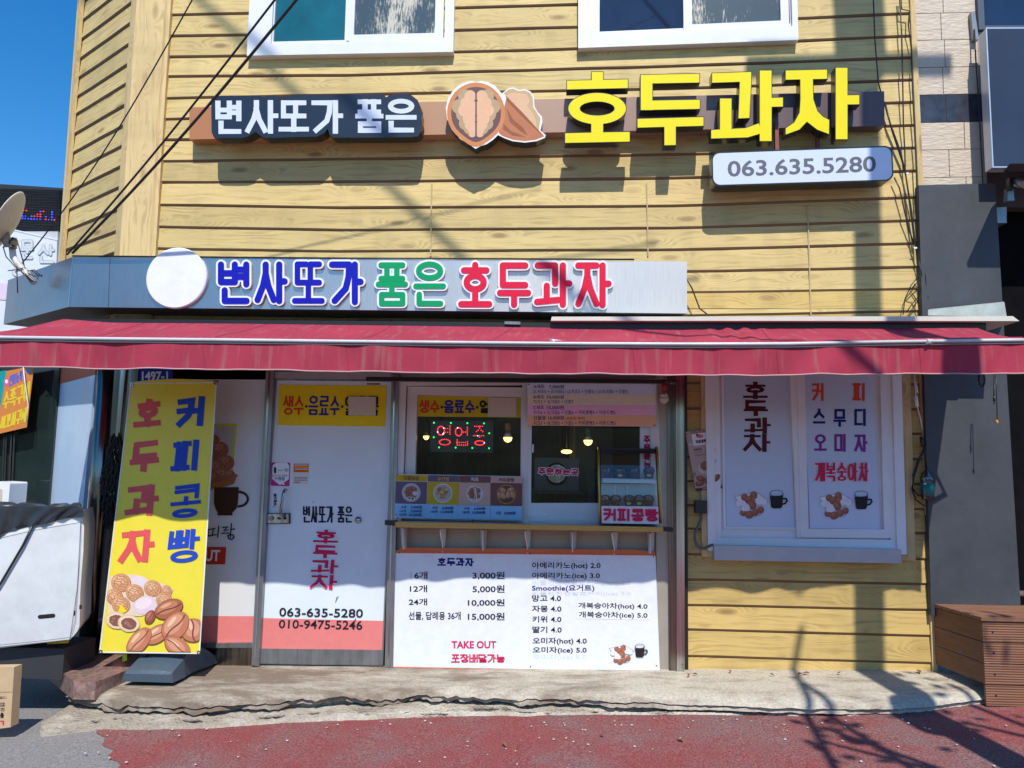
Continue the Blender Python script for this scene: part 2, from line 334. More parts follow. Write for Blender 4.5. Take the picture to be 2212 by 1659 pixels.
    def oval(s, cx, cy, rx, ry, mt, d, ang=0., n=24, a0=0, a1=360, jit=0.):
        c, sn = math.cos(math.radians(ang)), math.sin(math.radians(ang)); pts = []
        for i in range(n + (1 if a1-a0 < 360 else 0)):
            a = math.radians(a0+(a1-a0)*i/n); k = 1+random.uniform(-jit, jit); x, y = rx*math.cos(a)*k, ry*math.sin(a)*k
            pts.append((cx+x*c-y*sn, cy+x*sn+y*c))
        return s.flat(pts, mt, d)
    def tube(s, pts, r, mt, n=7, cap=True):
        pts = [Vector(p) for p in pts]; rings = []
        rr = r if isinstance(r, (list, tuple)) else [r]*len(pts)
        for i, p in enumerate(pts):
            t = (pts[min(i+1, len(pts)-1)] - pts[max(i-1, 0)]).normalized()
            u = t.cross(Vector((0, 0, 1)))
            if u.length < .05: u = t.cross(Vector((1, 0, 0)))
            u.normalize(); v = t.cross(u)
            rings.append(s.add([p + u*rr[i]*math.cos(2*math.pi*k/n) + v*rr[i]*math.sin(2*math.pi*k/n) for k in range(n)]))
        for a, b in zip(rings, rings[1:]):
            for k in range(n): s.face((a[k], a[(k+1) % n], b[(k+1) % n], b[k]), mt, sm=True)
        if cap: s.face(rings[0][::-1], mt); s.face(rings[-1], mt)
        return s
    def lathe(s, base, prof, mt, n=20, axis=Vector((0, 0, 1)), smooth=True):
        base = Vector(base); ax = Vector(axis).normalized(); u = ax.cross(Vector((0, 1, 0.01))).normalized(); v = ax.cross(u); rings = []
        for r, h in prof: rings.append(s.add([base+ax*h+u*r*math.cos(2*math.pi*k/n)+v*r*math.sin(2*math.pi*k/n) for k in range(n)]))
        for i, (a, b) in enumerate(zip(rings, rings[1:])):
            mm = mt[i] if isinstance(mt, list) else mt
            for k in range(n): s.face((a[k], a[(k+1) % n], b[(k+1) % n], b[k]), mm, sm=smooth)
        mm = mt if isinstance(mt, list) else [mt]
        if prof[0][0] > 1e-4: s.face(rings[0][::-1], mm[0])
        if prof[-1][0] > 1e-4: s.face(rings[-1], mm[-1])
        return s
    def grid(s, nu, nv, fn, mt, uvf=None, sm=True):
        idx = [s.add([fn(i/nu, j/nv) for i in range(nu+1)]) for j in range(nv+1)]
        for j in range(nv):
            for i in range(nu):
                s.face((idx[j][i], idx[j][i+1], idx[j+1][i+1], idx[j+1][i]), mt, sm=sm)
        return s
ROOT = {}
def _mesh(name, mb, loc):
    me = bpy.data.meshes.new(name); me.from_pydata([tuple(v-loc) for v in mb.v], [], mb.f)
    for m in mb.mats: me.materials.append(m)
    me.polygons.foreach_set('material_index', mb.mi)
    me.polygons.foreach_set('use_smooth', [i in mb.smooth for i in range(len(mb.f))])
    if any(m.name.startswith('timber') for m in mb.mats):
        ul = me.uv_layers.new(name='UVMap')
        for p in me.polygons:
            u = mb.uv.get(p.index) or [(mb.v[i].z+7, mb.v[i].x+mb.v[i].y*.5) for i in p.vertices]
            if u:
                for li, c in zip(p.loop_indices, u): ul.data[li].uv = c
    me.update(); return me
def thing(name, label, cat, loc, group=None):
    o = bpy.data.objects.new(name, None); COL.objects.link(o); o.location = loc; o.empty_display_size = .1
    o['label'] = label; o['category'] = cat
    if group: o['group'] = group
    ROOT[o] = Vector(loc); return o
def part(name, mb, parent, label=None):
    loc = ROOT[parent]; o = bpy.data.objects.new(name, _mesh(name, mb, loc)); COL.objects.link(o); o.parent = parent; ROOT[o] = loc
    if label: o['label'] = label
    return o
def solo(name, mb, label, cat, group=None):
    lo = Vector((min(v[i] for v in mb.v) for i in range(3))); hi = Vector((max(v[i] for v in mb.v) for i in range(3)))
    loc = Vector(((lo.x+hi.x)/2, (lo.y+hi.y)/2, lo.z))
    o = bpy.data.objects.new(name, _mesh(name, mb, loc)); COL.objects.link(o); o.location = loc; ROOT[o] = loc
    o['label'] = label; o['category'] = cat
    if group: o['group'] = group
    return o
def struct(name, mb, kind='structure'):
    o = bpy.data.objects.new(name, _mesh(name, mb, Vector((0, 0, 0)))); COL.objects.link(o); o['kind'] = kind; return o
def jit(a): return random.uniform(-a, a)
def proj(P):
    q = Vector(P)-CAM; return CX+FPX*q.dot(RT)/q.dot(FW), CY-FPX*q.dot(UP)/q.dot(FW)
# ------------------------------------------------------------------ shared materials
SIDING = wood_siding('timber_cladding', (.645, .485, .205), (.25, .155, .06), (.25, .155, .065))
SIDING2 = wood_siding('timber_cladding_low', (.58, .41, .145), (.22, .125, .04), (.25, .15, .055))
GROOVE = mat('groove_brown', (.16, .085, .04), .8)
TRIM = wood_siding('timber_trim', (.665, .49, .235), (.28, .17, .065), (.27, .17, .07))
UPVC = mat('white_window_frame', (.72, .73, .76), .35, .03, 4, dirt=.18)
UPVCW = mat('warm_white_frame', (.68, .65, .64), .38, .04, 4, dirt=.15)
STEEL = mat('stainless_steel', (.50, .50, .50), .16, .45, 9, metal=1., stretch=(5, 5, .06), bump=.25, bscale=3)  # vertical dark and bright reflection streaks are put into the colour
STEELD = mat('dark_reflection_steel', (.22, .20, .18), .22, .6, 8, metal=1., stretch=(6, 6, .1), bump=.25, bscale=3)  # darker steel; its streaky dark reflections are put into the colour
STEELG = mat('dull_grey_metal', (.28, .29, .30), .4, .25, 8, metal=.75, dirt=.3, stretch=(3, 3, .4))
BLACK = mat('black_paint', (.012, .012, .014), .4)
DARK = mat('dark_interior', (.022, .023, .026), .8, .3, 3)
GLASS = glass('window_glass', (.82, .87, .86), .07)
WHITE = ink('white', (.74, .77, .82), .35); PAPER = ink('paper_white', (.72, .75, .80), .45)
NAVY = ink('navy', (.012, .014, .16)); BLK = ink('black', (.014, .014, .02)); RED = ink('red', (.62, .012, .05)); REDO = ink('orange_red', (.62, .06, .02))
BLUE = ink('blue', (.005, .009, .38)); GREEN = ink('green', (.0, .30, .11)); YEL = ink('yellow', (.80, .60, .008)); PINK = ink('coral', (.68, .20, .19))
CRIM = ink('crimson', (.55, .015, .08)); PURP = ink('purple', (.20, .03, .26)); ORNG = ink('orange', (.62, .17, .07)); MAROON = ink('maroon', (.075, .008, .012))
CREAM = mat('cream_panel', (.52, .46, .36), .6, .07, 5, dirt=.2)
# ------------------------------------------------------------------ the ground
def zt(X): return .2+.018*X                                   # top of the concrete step
def zr(X): return .065+.036*max(-5, min(5, X))                # the sloping road
def asphalt(name, col, worn=None, amt=.5):
    m = bpy.data.materials.new(name); n, b = nodes(m); L = n.links; N = n.nodes.new
    tc = N('ShaderNodeTexCoord'); def_ = tc.outputs['Object']
    fine = N('ShaderNodeTexNoise'); fine.inputs['Scale'].default_value = 95; fine.inputs['Detail'].default_value = 3; L.new(def_, fine.inputs['Vector'])
    cr = N('ShaderNodeValToRGB'); e = cr.color_ramp.elements; e[0].position = .3; e[1].position = .72
    e[0].color = [c*.6 for c in col]+[1]; e[1].color = [c*1.4 for c in col]+[1]; L.new(fine.outputs[0], cr.inputs[0]); out = cr.outputs[0]
    big = N('ShaderNodeTexNoise'); big.inputs['Scale'].default_value = 1.3; big.inputs['Detail'].default_value = 9; big.inputs['Roughness'].default_value = .68; L.new(def_, big.inputs['Vector'])
    if worn:
        c2 = N('ShaderNodeValToRGB'); f = c2.color_ramp.elements; f[0].position = .3; f[1].position = .72
        f[0].color = [c*.45 for c in worn]+[1]; f[1].color = [c*1.5 for c in worn]+[1]; L.new(fine.outputs[0], c2.inputs[0])
        ad = N('ShaderNodeMath'); ad.operation = 'MULTIPLY_ADD'; ad.inputs[1].default_value = .35; L.new(fine.outputs[0], ad.inputs[0]); L.new(big.outputs[0], ad.inputs[2])
        mr = N('ShaderNodeMapRange'); mr.inputs[1].default_value = .60; mr.inputs[2].default_value = .82; mr.inputs[4].default_value = amt; L.new(ad.outputs[0], mr.inputs[0])
        mx = N('ShaderNodeMix'); mx.data_type = 'RGBA'; L.new(mr.outputs[0], mx.inputs[0]); L.new(out, mx.inputs[6]); L.new(c2.outputs[0], mx.inputs[7]); out = mx.outputs[2]
    sp = N('ShaderNodeTexVoronoi'); sp.inputs['Scale'].default_value = 42; L.new(def_, sp.inputs['Vector'])
    sr = N('ShaderNodeMapRange'); sr.inputs[1].default_value = .085; sr.inputs[2].default_value = .05; sr.inputs[4].default_value = .55; L.new(sp.outputs['Distance'], sr.inputs[0])
    m2 = N('ShaderNodeMix'); m2.data_type = 'RGBA'; L.new(sr.outputs[0], m2.inputs[0]); L.new(out, m2.inputs[6]); m2.inputs[7].default_value = (.42, .38, .34, 1)
    L.new(m2.outputs[2], b.inputs['Base Color']); b.inputs['Roughness'].default_value = .9; b.inputs['Specular IOR Level'].default_value = .2
    bp = N('ShaderNodeBump'); bp.inputs['Strength'].default_value = .8; bp.inputs['Distance'].default_value = .006; L.new(fine.outputs[0], bp.inputs['Height']); L.new(bp.outputs[0], b.inputs['Normal'])
    return m
ASPH = asphalt('asphalt', (.22, .212, .21)); REDP = asphalt('red_road_paint', (.245, .066, .066), (.20, .135, .13), .8)
mb = MB(); xs = [-120, -40, -12, -6, -5, -4.5]+[-4+.25*i for i in range(33)]+[4.5, 5, 6, 12, 40, 120]; ys = [-120, -40, -16, -9, -6, -4, -3, -2, -1.5, -1.2, -1, -.8, -.6, -.4, .5, 6, 40]
ids = [mb.add([(x, y, zr(x)-.004) for x in xs]) for y in ys]
for a, b in zip(ids, ids[1:]):
    for i in range(len(xs)-1): mb.face((a[i], a[i+1], b[i+1], b[i]), ASPH, sm=True)
struct('road', mb)
HILL = mat('wooded_hill', (.045, .06, .022), .9, .95, .45, bump=.6, bscale=2.)
mb = MB(); mb.grid(60, 6, lambda u, v: Vector((-150+300*u, -26-26*v, (.1+7.5*math.sin(v*1.57))*(1+.25*math.sin(u*37)+.18*math.sin(u*91+2)))), HILL); struct('hills', mb)
mb = MB(); ys = [-9, -5, -3, -2]+[-1.6+.03*i for i in range(41)]
r8 = random.Random(8)
def redleft(y): return gz(217, 1574, .0).x + (y - gz(217, 1574, .0).y)*((gz(262, 1659, .0).x-gz(217, 1574, .0).x)/(gz(262, 1659, .0).y-gz(217, 1574, .0).y)) + .02*math.sin(y*31)
xs2 = [i*.25 for i in range(1, 37)]
ids = []
for y in ys:
    l = redleft(y)+r8.uniform(-.008, .008); row = [l]+[l+k for k in xs2]; ids.append(mb.add([(x, y, zr(x)) for x in row]))
for a, b in zip(ids, ids[1:]):
    for i in range(len(xs2)): mb.face((a[i], a[i+1], b[i+1], b[i]), REDP, sm=True)
struct('painted_pavement', mb)
def concrete(name, col, stain, amt, bump=.7):
    m = bpy.data.materials.new(name); n, b = nodes(m); L = n.links; N = n.nodes.new
    tc = N('ShaderNodeTexCoord'); o = tc.outputs['Object']
    f = N('ShaderNodeTexNoise'); f.inputs['Scale'].default_value = 60; f.inputs['Detail'].default_value = 6; L.new(o, f.inputs['Vector'])
    cr = N('ShaderNodeValToRGB'); e = cr.color_ramp.elements; e[0].position = .25; e[1].position = .75; e[0].color = [c*.72 for c in col]+[1]; e[1].color = [c*1.2 for c in col]+[1]; L.new(f.outputs[0], cr.inputs[0])
    mp = N('ShaderNodeMapping'); mp.inputs['Scale'].default_value = (1.5, 4, 3); L.new(o, mp.inputs[0])
    g = N('ShaderNodeTexNoise'); g.inputs['Scale'].default_value = 1.6; g.inputs['Detail'].default_value = 9; g.inputs['Roughness'].default_value = .7; L.new(mp.outputs[0], g.inputs['Vector'])
    sx = N('ShaderNodeSeparateXYZ'); L.new(o, sx.inputs[0])
    k = N('ShaderNodeMapRange'); k.inputs[1].default_value = .6; k.inputs[2].default_value = -2.6; k.inputs[3].default_value = -.05; k.inputs[4].default_value = .17; L.new(sx.outputs[0], k.inputs[0])
    ad = N('ShaderNodeMath'); ad.operation = 'ADD'; L.new(g.outputs[0], ad.inputs[0]); L.new(k.outputs[0], ad.inputs[1])
    mr = N('ShaderNodeMapRange'); mr.inputs[1].default_value = .43; mr.inputs[2].default_value = .66; mr.inputs[4].default_value = amt; L.new(ad.outputs[0], mr.inputs[0])
    mx = N('ShaderNodeMix'); mx.data_type = 'RGBA'; L.new(mr.outputs[0], mx.inputs[0]); L.new(cr.outputs[0], mx.inputs[6]); mx.inputs[7].default_value = (*stain, 1)
    L.new(mx.outputs[2], b.inputs['Base Color']); b.inputs['Roughness'].default_value = .92; b.inputs['Specular IOR Level'].default_value = .2
    bp = N('ShaderNodeBump'); bp.inputs['Strength'].default_value = bump; bp.inputs['Distance'].default_value = .012; L.new(f.outputs[0], bp.inputs['Height']); L.new(bp.outputs[0], b.inputs['Normal'])
    return m
CONC = concrete('concrete_step', (.47, .425, .35), (.15, .11, .08), .85, .28); CONC2 = concrete('coarse_concrete', (.56, .52, .44), (.26, .21, .16), .75, 1.5)
LIP = [(143, 1508), (247, 1522), (450, 1527), (640, 1517), (737, 1510), (850, 1506), (980, 1506), (1150, 1510), (1350, 1516), (1475, 1520), (1650, 1530), (1800, 1532), (1942, 1531), (2030, 1524), (2110, 1513)]
BOT = [(60, 1594), (140, 1584), (217, 1574), (330, 1575), (480, 1571), (600, 1562), (737, 1556), (850, 1552), (970, 1547), (1150, 1545), (1350, 1542), (1475, 1541), (1700, 1545), (1850, 1545), (1990, 1535), (2110, 1521)]
def edge_of(pts, zf):
    out = []
    for x, y in pts:
        z = .1
        for _ in range(5): p = gz(x, y, z); z = zf(p.x)
        out.append((p.x, p.y))
    return out
def interp(tab, X):
    if X <= tab[0][0]: return tab[0][1]
    for (a, b), (c, d) in zip(tab, tab[1:]):
        if X <= c: return b+(d-b)*(X-a)/(c-a)
    return tab[-1][1]
LE = edge_of(LIP, lambda X: zt(X)-.06); BE = edge_of(BOT, zr)
x_l, x_r = LE[0][0], 3.0
rnd = random.Random(3); NS = 230
def chain(n, amp):
    v = 0; o = []
    for i in range(n+1): v = v*.75+rnd.uniform(-amp, amp); o.append(v)
    return o
j1, j2, j3, j4 = chain(NS, .013), chain(NS, .011), chain(NS, .02), chain(NS, .010)
mb = MB(); rows = []
for i in range(NS+1):
    X = x_l+(x_r-x_l)*i/NS; e = interp(LE, X); z = zt(X)
    fade = 1. if X < -.2 else max(.3, 1-(X+.2)*.6)
    prof = [(.02, z), (e*.35, z-.004), (e+.12, z-.012), (e+.05, z-.022), (e+.012, z-.04), (e-.004+j1[i]*.5*fade, z-.06+j2[i]*fade), (e+.022+j1[i]*fade, z-.066+j2[i]*fade), (e+.016+j3[i]*fade, z-.072+j2[i]*fade), (e+.012+j3[i]*fade, z-.09+j2[i]*fade), (e+.06+j3[i]*fade, z-.106+j2[i]*fade), (e+.12, z-.2)]
    rows.append(mb.add([(X, y, max(zz, zr(X)-.06)) for y, zz in prof]))
for a, b in zip(rows, rows[1:]):
    for k in range(len(a)-1): mb.face((a[k], a[k+1], b[k+1], b[k]), CONC, sm=k < 4)
mb.face(rows[0], CONC)
struct('concrete_step', mb)
mb = MB(); rows = []; x_l2 = BE[0][0]
for i in range(NS+1):
    X = x_l2+(x_r-x_l2)*i/NS; b = interp(BE, X); z = zr(X); e = interp(LE, X); top = zt(X)-.112
    if X < x_l+.06: top += .07*min(1, (x_l+.06-X)/.08)
    lead = max(0, 1-(X-x_l2)/.10); top -= .06*lead*lead
    prof = [(-.05, top), (max(b+.07, e+.03)+j3[i]*.5, top+j4[i]*.6), (b+.045+j4[i]*1.2, top-.02+j1[i]*.7), (b+.025+j3[i]*.8, top*.7+z*.3), (b+.014+j1[i]*1., (top+z)/2), (b+j4[i]*.7, z+.012), (b-.02+j3[i]*.6, z-.02)]
    prof = [(y+lead*lead*.10, max(zz, z-.03)) for y, zz in prof]
    rows.append(mb.add([(X, y, zz) for y, zz in prof]))
for a, c in zip(rows, rows[1:]):
    for k in range(len(a)-1): mb.face((a[k], a[k+1], c[k+1], c[k]), CONC2, sm=True)
struct('curb', mb)
# granite doorstep at the corner
GRAN = mat('red_granite', (.24, .15, .13), .3, .55, 30, dirt=.55)
mb = MB()
gp = [(90, 1419), (78, 1404), (150, 1400), (300, 1400), (335, 1425), (207, 1473), (160, 1472)]
mb.prism([gz(x, y, .215) for x, y in gp], [gz(x, y, .215)-Vector((0, 0, .11)) for x, y in gp], GRAN)
solo('granite_step', mb, 'polished reddish granite doorstep at the left corner of the shop beside the banner foot', 'step')

# ------------------------------------------------------------------ the shop building
shop = thing('shop_building', 'two storey shop clad in pale yellow timber boards with a takeaway window', 'shop', (0, 1.5, .2))
KN = [370, 737, 1475, 1960]
LN = [(-106, -116, -136, -166), (-60, -70, -88, -117), (-14, -26, -40, -68), (32, 24, 3, -19), (78, 72, 52, 29), (123, 118, 100, 78), (165, 163, 142, 125), (212, 205, 191, 173), (257, 250, 238, 221), (302, 297, 286, 271),
      (348, 344, 334, 320), (394, 393, 385, 370), (443, 449, 445, 427), (491, 497, 493, 477), (538, 543, 540, 527), (584, 590, 587, 578), (631, 637, 633, 625), (680, 685, 683, 673), (728, 734, 732, 722)]
def zline(row, knots):
    pts = [W(x, y) for x, y in zip(knots, row)]; tab = [(p.x, p.z) for p in pts]
    def f(X):
        if X <= tab[0][0]: a, b = tab[0], tab[1]
        elif X >= tab[-1][0]: a, b = tab[-2], tab[-1]
        else: a, b = [(a, b) for a, b in zip(tab, tab[1:]) if a[0] <= X <= b[0]][0]
        return a[1]+(b[1]-a[1])*(X-a[0])/(b[0]-a[0])
    return f
def boards(mb, lines, X0, X1, mt, pos, seed=0, lap=.0115, n=16):
    """lapped boards between successive level lines; pos(X, z, out) gives the world point"""
    r = random.Random(seed)
    for k in range(len(lines)-1):
        up, lo = lines[k], lines[k+1]; uo = r.uniform(0, 40); vo = k*1.37+r.uniform(0, .4)
        sag = [r.uniform(-.002, .002) for _ in range(n+1)]
        for i in range(n):
            a, b = X0+(X1-X0)*i/n, X0+(X1-X0)*(i+1)/n
            g = .006
            q = [pos(a, up(a)-g+sag[i], -lap), pos(b, up(b)-g+sag[i+1], -lap), pos(b, lo(b)+.012+sag[i+1], 0), pos(a, lo(a)+.012+sag[i], 0)]
            h = up(a)-lo(a)
            mb.face(mb.add(q), mt, uv=[(a+uo, vo+h), (b+uo, vo+h), (b+uo, vo), (a+uo, vo)])
            u = [q[3], q[2], pos(b, lo(b)+sag[i+1], -.006), pos(a, lo(a)+sag[i], -.006)]
            mb.face(mb.add(u), GROOVE)
            u2 = [u[3], u[2], pos(b, lo(b)-.008, -lap-.004), pos(a, lo(a)-.008, -lap-.004)]
            mb.face(mb.add(u2), GROOVE)
zl = [zline(r_, KN) for r_ in LN]
top_z = zl[0](-1); zl = [(lambda X, k=k: zl0(X)+.155*k) for zl0 in [zl[0]] for k in range(8, 0, -1)] + zl
XL, XR = -3.06, 2.625
mb = MB(); boards(mb, zl, XL, XR, SIDING, lambda X, z, o: Vector((X, -o, z)), 1)
JO = mat('joint_strip', (.44, .34, .18), .7)
for x0, y0, x1, y1 in ((1745, 445, 1752, 683), (A10(585, 1190)+A10(578, 1659)), (A10(1980, 1185)+A10(1988, 1659)), (A00(870, 742)+A00(868, 742))):
    if abs(y1-y0) > 5: mb.poly([(x0-1.3, y0), (x0+1.3, y0), (x1+1.3, y1), (x1-1.3, y1)], .004, .012, JO)
part('wall', mb, shop)
# the body behind the cladding
mb = MB(); mb.box(-3.06, 2.62, .03, .25, 2.52, 7.5, mat('block_wall', (.3, .28, .25), .9)); mb.box(-3.0, 2.6, 5.5, 8, .2, 7.5, mat('block_wall2', (.3, .28, .25), .9)); part('rear_wall', mb, shop)
# lower right wall
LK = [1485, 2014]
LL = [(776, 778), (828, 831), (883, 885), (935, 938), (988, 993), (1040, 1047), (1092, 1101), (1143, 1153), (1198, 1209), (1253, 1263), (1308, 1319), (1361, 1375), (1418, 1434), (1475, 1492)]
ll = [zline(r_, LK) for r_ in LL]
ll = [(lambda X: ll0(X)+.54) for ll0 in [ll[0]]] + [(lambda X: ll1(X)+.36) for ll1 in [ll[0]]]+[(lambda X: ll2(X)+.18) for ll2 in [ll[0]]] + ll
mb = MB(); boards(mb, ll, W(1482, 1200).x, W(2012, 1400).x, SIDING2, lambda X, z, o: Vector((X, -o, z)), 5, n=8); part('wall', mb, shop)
# corner: fold X=-3.3
fold = Vector((-3.3, 0, 0))
LEN = .2
while proj(fold+CHD*LEN+Vector((0, 0, 4.2)))[0] > 155 and LEN < 3: LEN += .01
def chp(u, z, o): return fold+CHD*u+CH.n*o+Vector((0, 0, z))
cz = [(lambda X, f=f: f(-3.05)) for f in zl]
mb = MB(); boards(mb, cz, .03, LEN, SIDING, chp, 9, lap=.014, n=4); part('side_wall', mb, shop)
mb = MB()
def strip(mb, pts, z0, z1, mt):                                # a vertical folded strip with grain running upwards
    for p, q in zip(pts, pts[1:]):
        l = (Vector(q)-Vector(p)).length; nz_ = 8; u0 = random.uniform(0, 30); v0 = random.uniform(0, 9)
        for i in range(nz_):
            a, b = z0+(z1-z0)*i/nz_, z0+(z1-z0)*(i+1)/nz_
            f = [(p[0], p[1], a), (q[0], q[1], a), (q[0], q[1], b), (p[0], p[1], b)]
            mb.face(mb.add(f), mt, uv=[(u0+a, v0), (u0+a, v0+l), (u0+b, v0+l), (u0+b, v0)])
tz0, tz1 = 2.6, 7.5
c1 = fold+CHD*.075+CH.n*.045; c0 = fold+(CH.n+Vector((0, -1, 0))).normalized()*.048
strip(mb, [(fold+CHD*.075)[:2]+(0,), c1[:2]+(0,), c0[:2]+(0,), (-3.085, -.045, 0), (-3.07, -.03, 0), (-3.045, -.028, 0), (-3.045, .02, 0)], tz0, tz1, TRIM); part('corner_trim', mb, shop)
mb = MB(); e0 = fold+CHD*(LEN-.02); e1 = fold+CHD*(LEN+.09)
strip(mb, [(e0)[:2]+(0,), (e0+CH.n*.03)[:2]+(0,), (e0+CHD*.04+CH.n*.03)[:2]+(0,), (e0+CHD*.05+CH.n*.015)[:2]+(0,), (e1+CH.n*.015)[:2]+(0,), (e1-CH.n*.3)[:2]+(0,)], tz0, tz1, TRIM); part('corner_trim', mb, shop)
mb = MB(); strip(mb, [(2.615, .0, 0), (2.615, -.012, 0), (2.632, -.018, 0), (2.65, -.016, 0), (2.65, .05, 0)], 2.55, 7.5, TRIM); part('edge_trim', mb, shop)
mb = MB(); xa = W(2012, 1400).x; strip(mb, [(xa-.004, .0, 0), (xa-.004, -.014, 0), (xa+.03, -.014, 0), (xa+.03, .08, 0)], .2, 2.55, TRIM); part('edge_trim', mb, shop)
# upper windows
def film():
    m = bpy.data.materials.new('peeling_film'); n, b = nodes(m); L = n.links; N = n.nodes.new; tc = N('ShaderNodeTexCoord')
    mp = N('ShaderNodeMapping'); mp.inputs['Scale'].default_value = (1, 1, .45); L.new(tc.outputs['Object'], mp.inputs[0])
    a = N('ShaderNodeTexNoise'); a.inputs['Scale'].default_value = 4.2; a.inputs['Detail'].default_value = 9; a.inputs['Roughness'].default_value = .6; L.new(mp.outputs[0], a.inputs['Vector'])
    m2 = N('ShaderNodeMapping'); m2.inputs['Scale'].default_value = (110, 1, 22); L.new(tc.outputs['Object'], m2.inputs[0])
    c = N('ShaderNodeTexNoise'); c.inputs['Scale'].default_value = 1.; c.inputs['Detail'].default_value = 4; L.new(m2.outputs[0], c.inputs['Vector'])
    s1 = N('ShaderNodeMath'); s1.operation = 'MULTIPLY_ADD'; s1.inputs[1].default_value = .5; L.new(c.outputs[0], s1.inputs[0]); L.new(a.outputs[0], s1.inputs[2])
    r = N('ShaderNodeValToRGB'); e = r.color_ramp.elements; e[0].position = .73; e[0].color = (.05, .08, .10, 1); e[1].position = .88; e[1].color = (.55, .52, .42, 1)
    k = r.color_ramp.elements.new(.79); k.color = (.15, .17, .17, 1); L.new(s1.outputs[0], r.inputs[0]); L.new(r.outputs[0], b.inputs['Base Color']); b.inputs['Roughness'].default_value = .25
    return m
FILM = film(); TEAL = mat('teal_backed_glass', (.012, .12, .155), .06, .35, 1.2, coat=.5); DGLASS = mat('dark_backed_glass', (.012, .022, .05), .05, .3, 1.5, coat=.6)
def upper_window(bl, br, in_l, in_r, rail, split, sash, paneM, lab):
    """bl, br: bottom corners of the frame in picture units"""
    H = 1.5; up = lambda p, d=.05: proj(W(*p, d)+Vector((0, 0, H)))
    q = [up(bl), up(br), br, bl]; mb = MB(); inn = mb.frame(q, [20, br[0]-in_r, rail, in_l-bl[0]], .055, .065, UPVC)
    mb.frame(inn, 5, .03, .03, UPVC)
    bl2 = (bl[0]-1, bl[1]+1); wd = part('window', mb, shop, lab)
    y = bl[1]-rail; sl = (br[1]-bl[1])/(br[0]-bl[0])
    def sub(x0, x1, yy): a = (x0, yy+sl*(x0-bl[0])); b = (x1, yy+sl*(x1-bl[0])); return [up(a, .02), up(b, .02), b, a]
    pb = MB(); pb.poly(sub(in_l, split, y), .012, .01, paneM); part('pane', pb, wd)
    sb = MB(); sq = sub(split, sash[0], sash[1]); sb.frame(sq, [18, sash[2], sash[3], sash[4]], .045, .03, UPVC); part('sash', sb, wd)
    pb = MB(); pb.poly(sub(split+sash[4]-2, sash[0]-sash[2]+2, sash[1]-sash[3]+2), .022, .018, FILM); part('pane', pb, wd)
    lb = MB(); lb.capsule((split+6, sash[1]-sash[3]*.4), (split+8, sash[1]-sash[3]*.4), 4, .046, 0, STEELG); part('latch', lb, wd)
upper_window((533, 120), (979, 111.7), 585, 965, 25, 744, (957, 96, 18, 17, 20), TEAL, 'white sliding window with a teal left pane and peeling film on the right')
upper_window((1249, 103.5), (1725, 86), 1290, 1712, 30, 1477, (1705, 79, 18, 18, 18), DGLASS, 'white sliding window with a dark left pane and frosted right pane')
# ---- ground floor shopfront
HEAD = mat('header_panel', (.30, .29, .28), .6, .1, 5, dirt=.3)
mb = MB(); mb.box(-3.25, W(1482, 900).x, .0, .12, W(900, 822).z, 2.62, HEAD); part('header', mb, shop)
def post(px, d, t, mt, nm='post'):
    mb = MB(); mb.poly(px, d, t, mt); return part(nm, mb, shop)
zb = .14
mb = MB(); mb.lathe((-3.37, -.01, zb), [(.068, 0), (.068, 2.5)], STEELD, 24); part('corner_post', mb, shop)
post([(243, 790), (300, 790), (240, 1436), (190, 1436)], .03, .08, STEELD)
post([(262, 790), (272, 790), (212, 1436), (203, 1436)], .05, .06, STEEL)
post([(575, 795), (592, 795), (559, 1440), (543, 1437)], .045, .1, STEELG); post([(580, 795), (584, 795), (551, 1440), (547, 1437)], .052, .02, STEEL)
post([(846, 795), (862, 795), (849, 1446), (831, 1446)], .045, .1, STEELG); post([(851, 795), (854, 795), (840, 1446), (837, 1446)], .05, .02, STEEL)
post([(1416, 795), (1445, 795), (1447, 1460), (1419, 1458)], .02, .08, mat('beige_jamb', (.42, .38, .32), .4, .1, 5, metal=.4))
post([(1441, 795), (1462, 795), (1463, 1462), (1447, 1460)], .05, .1, STEELD); post([(1460, 795), (1478, 795), (1479, 1464), (1462, 1463)], .07, .1, STEEL)
post([(1477, 795), (1484, 795), (1487, 1466), (1479, 1466)], .02, .05, BLACK)
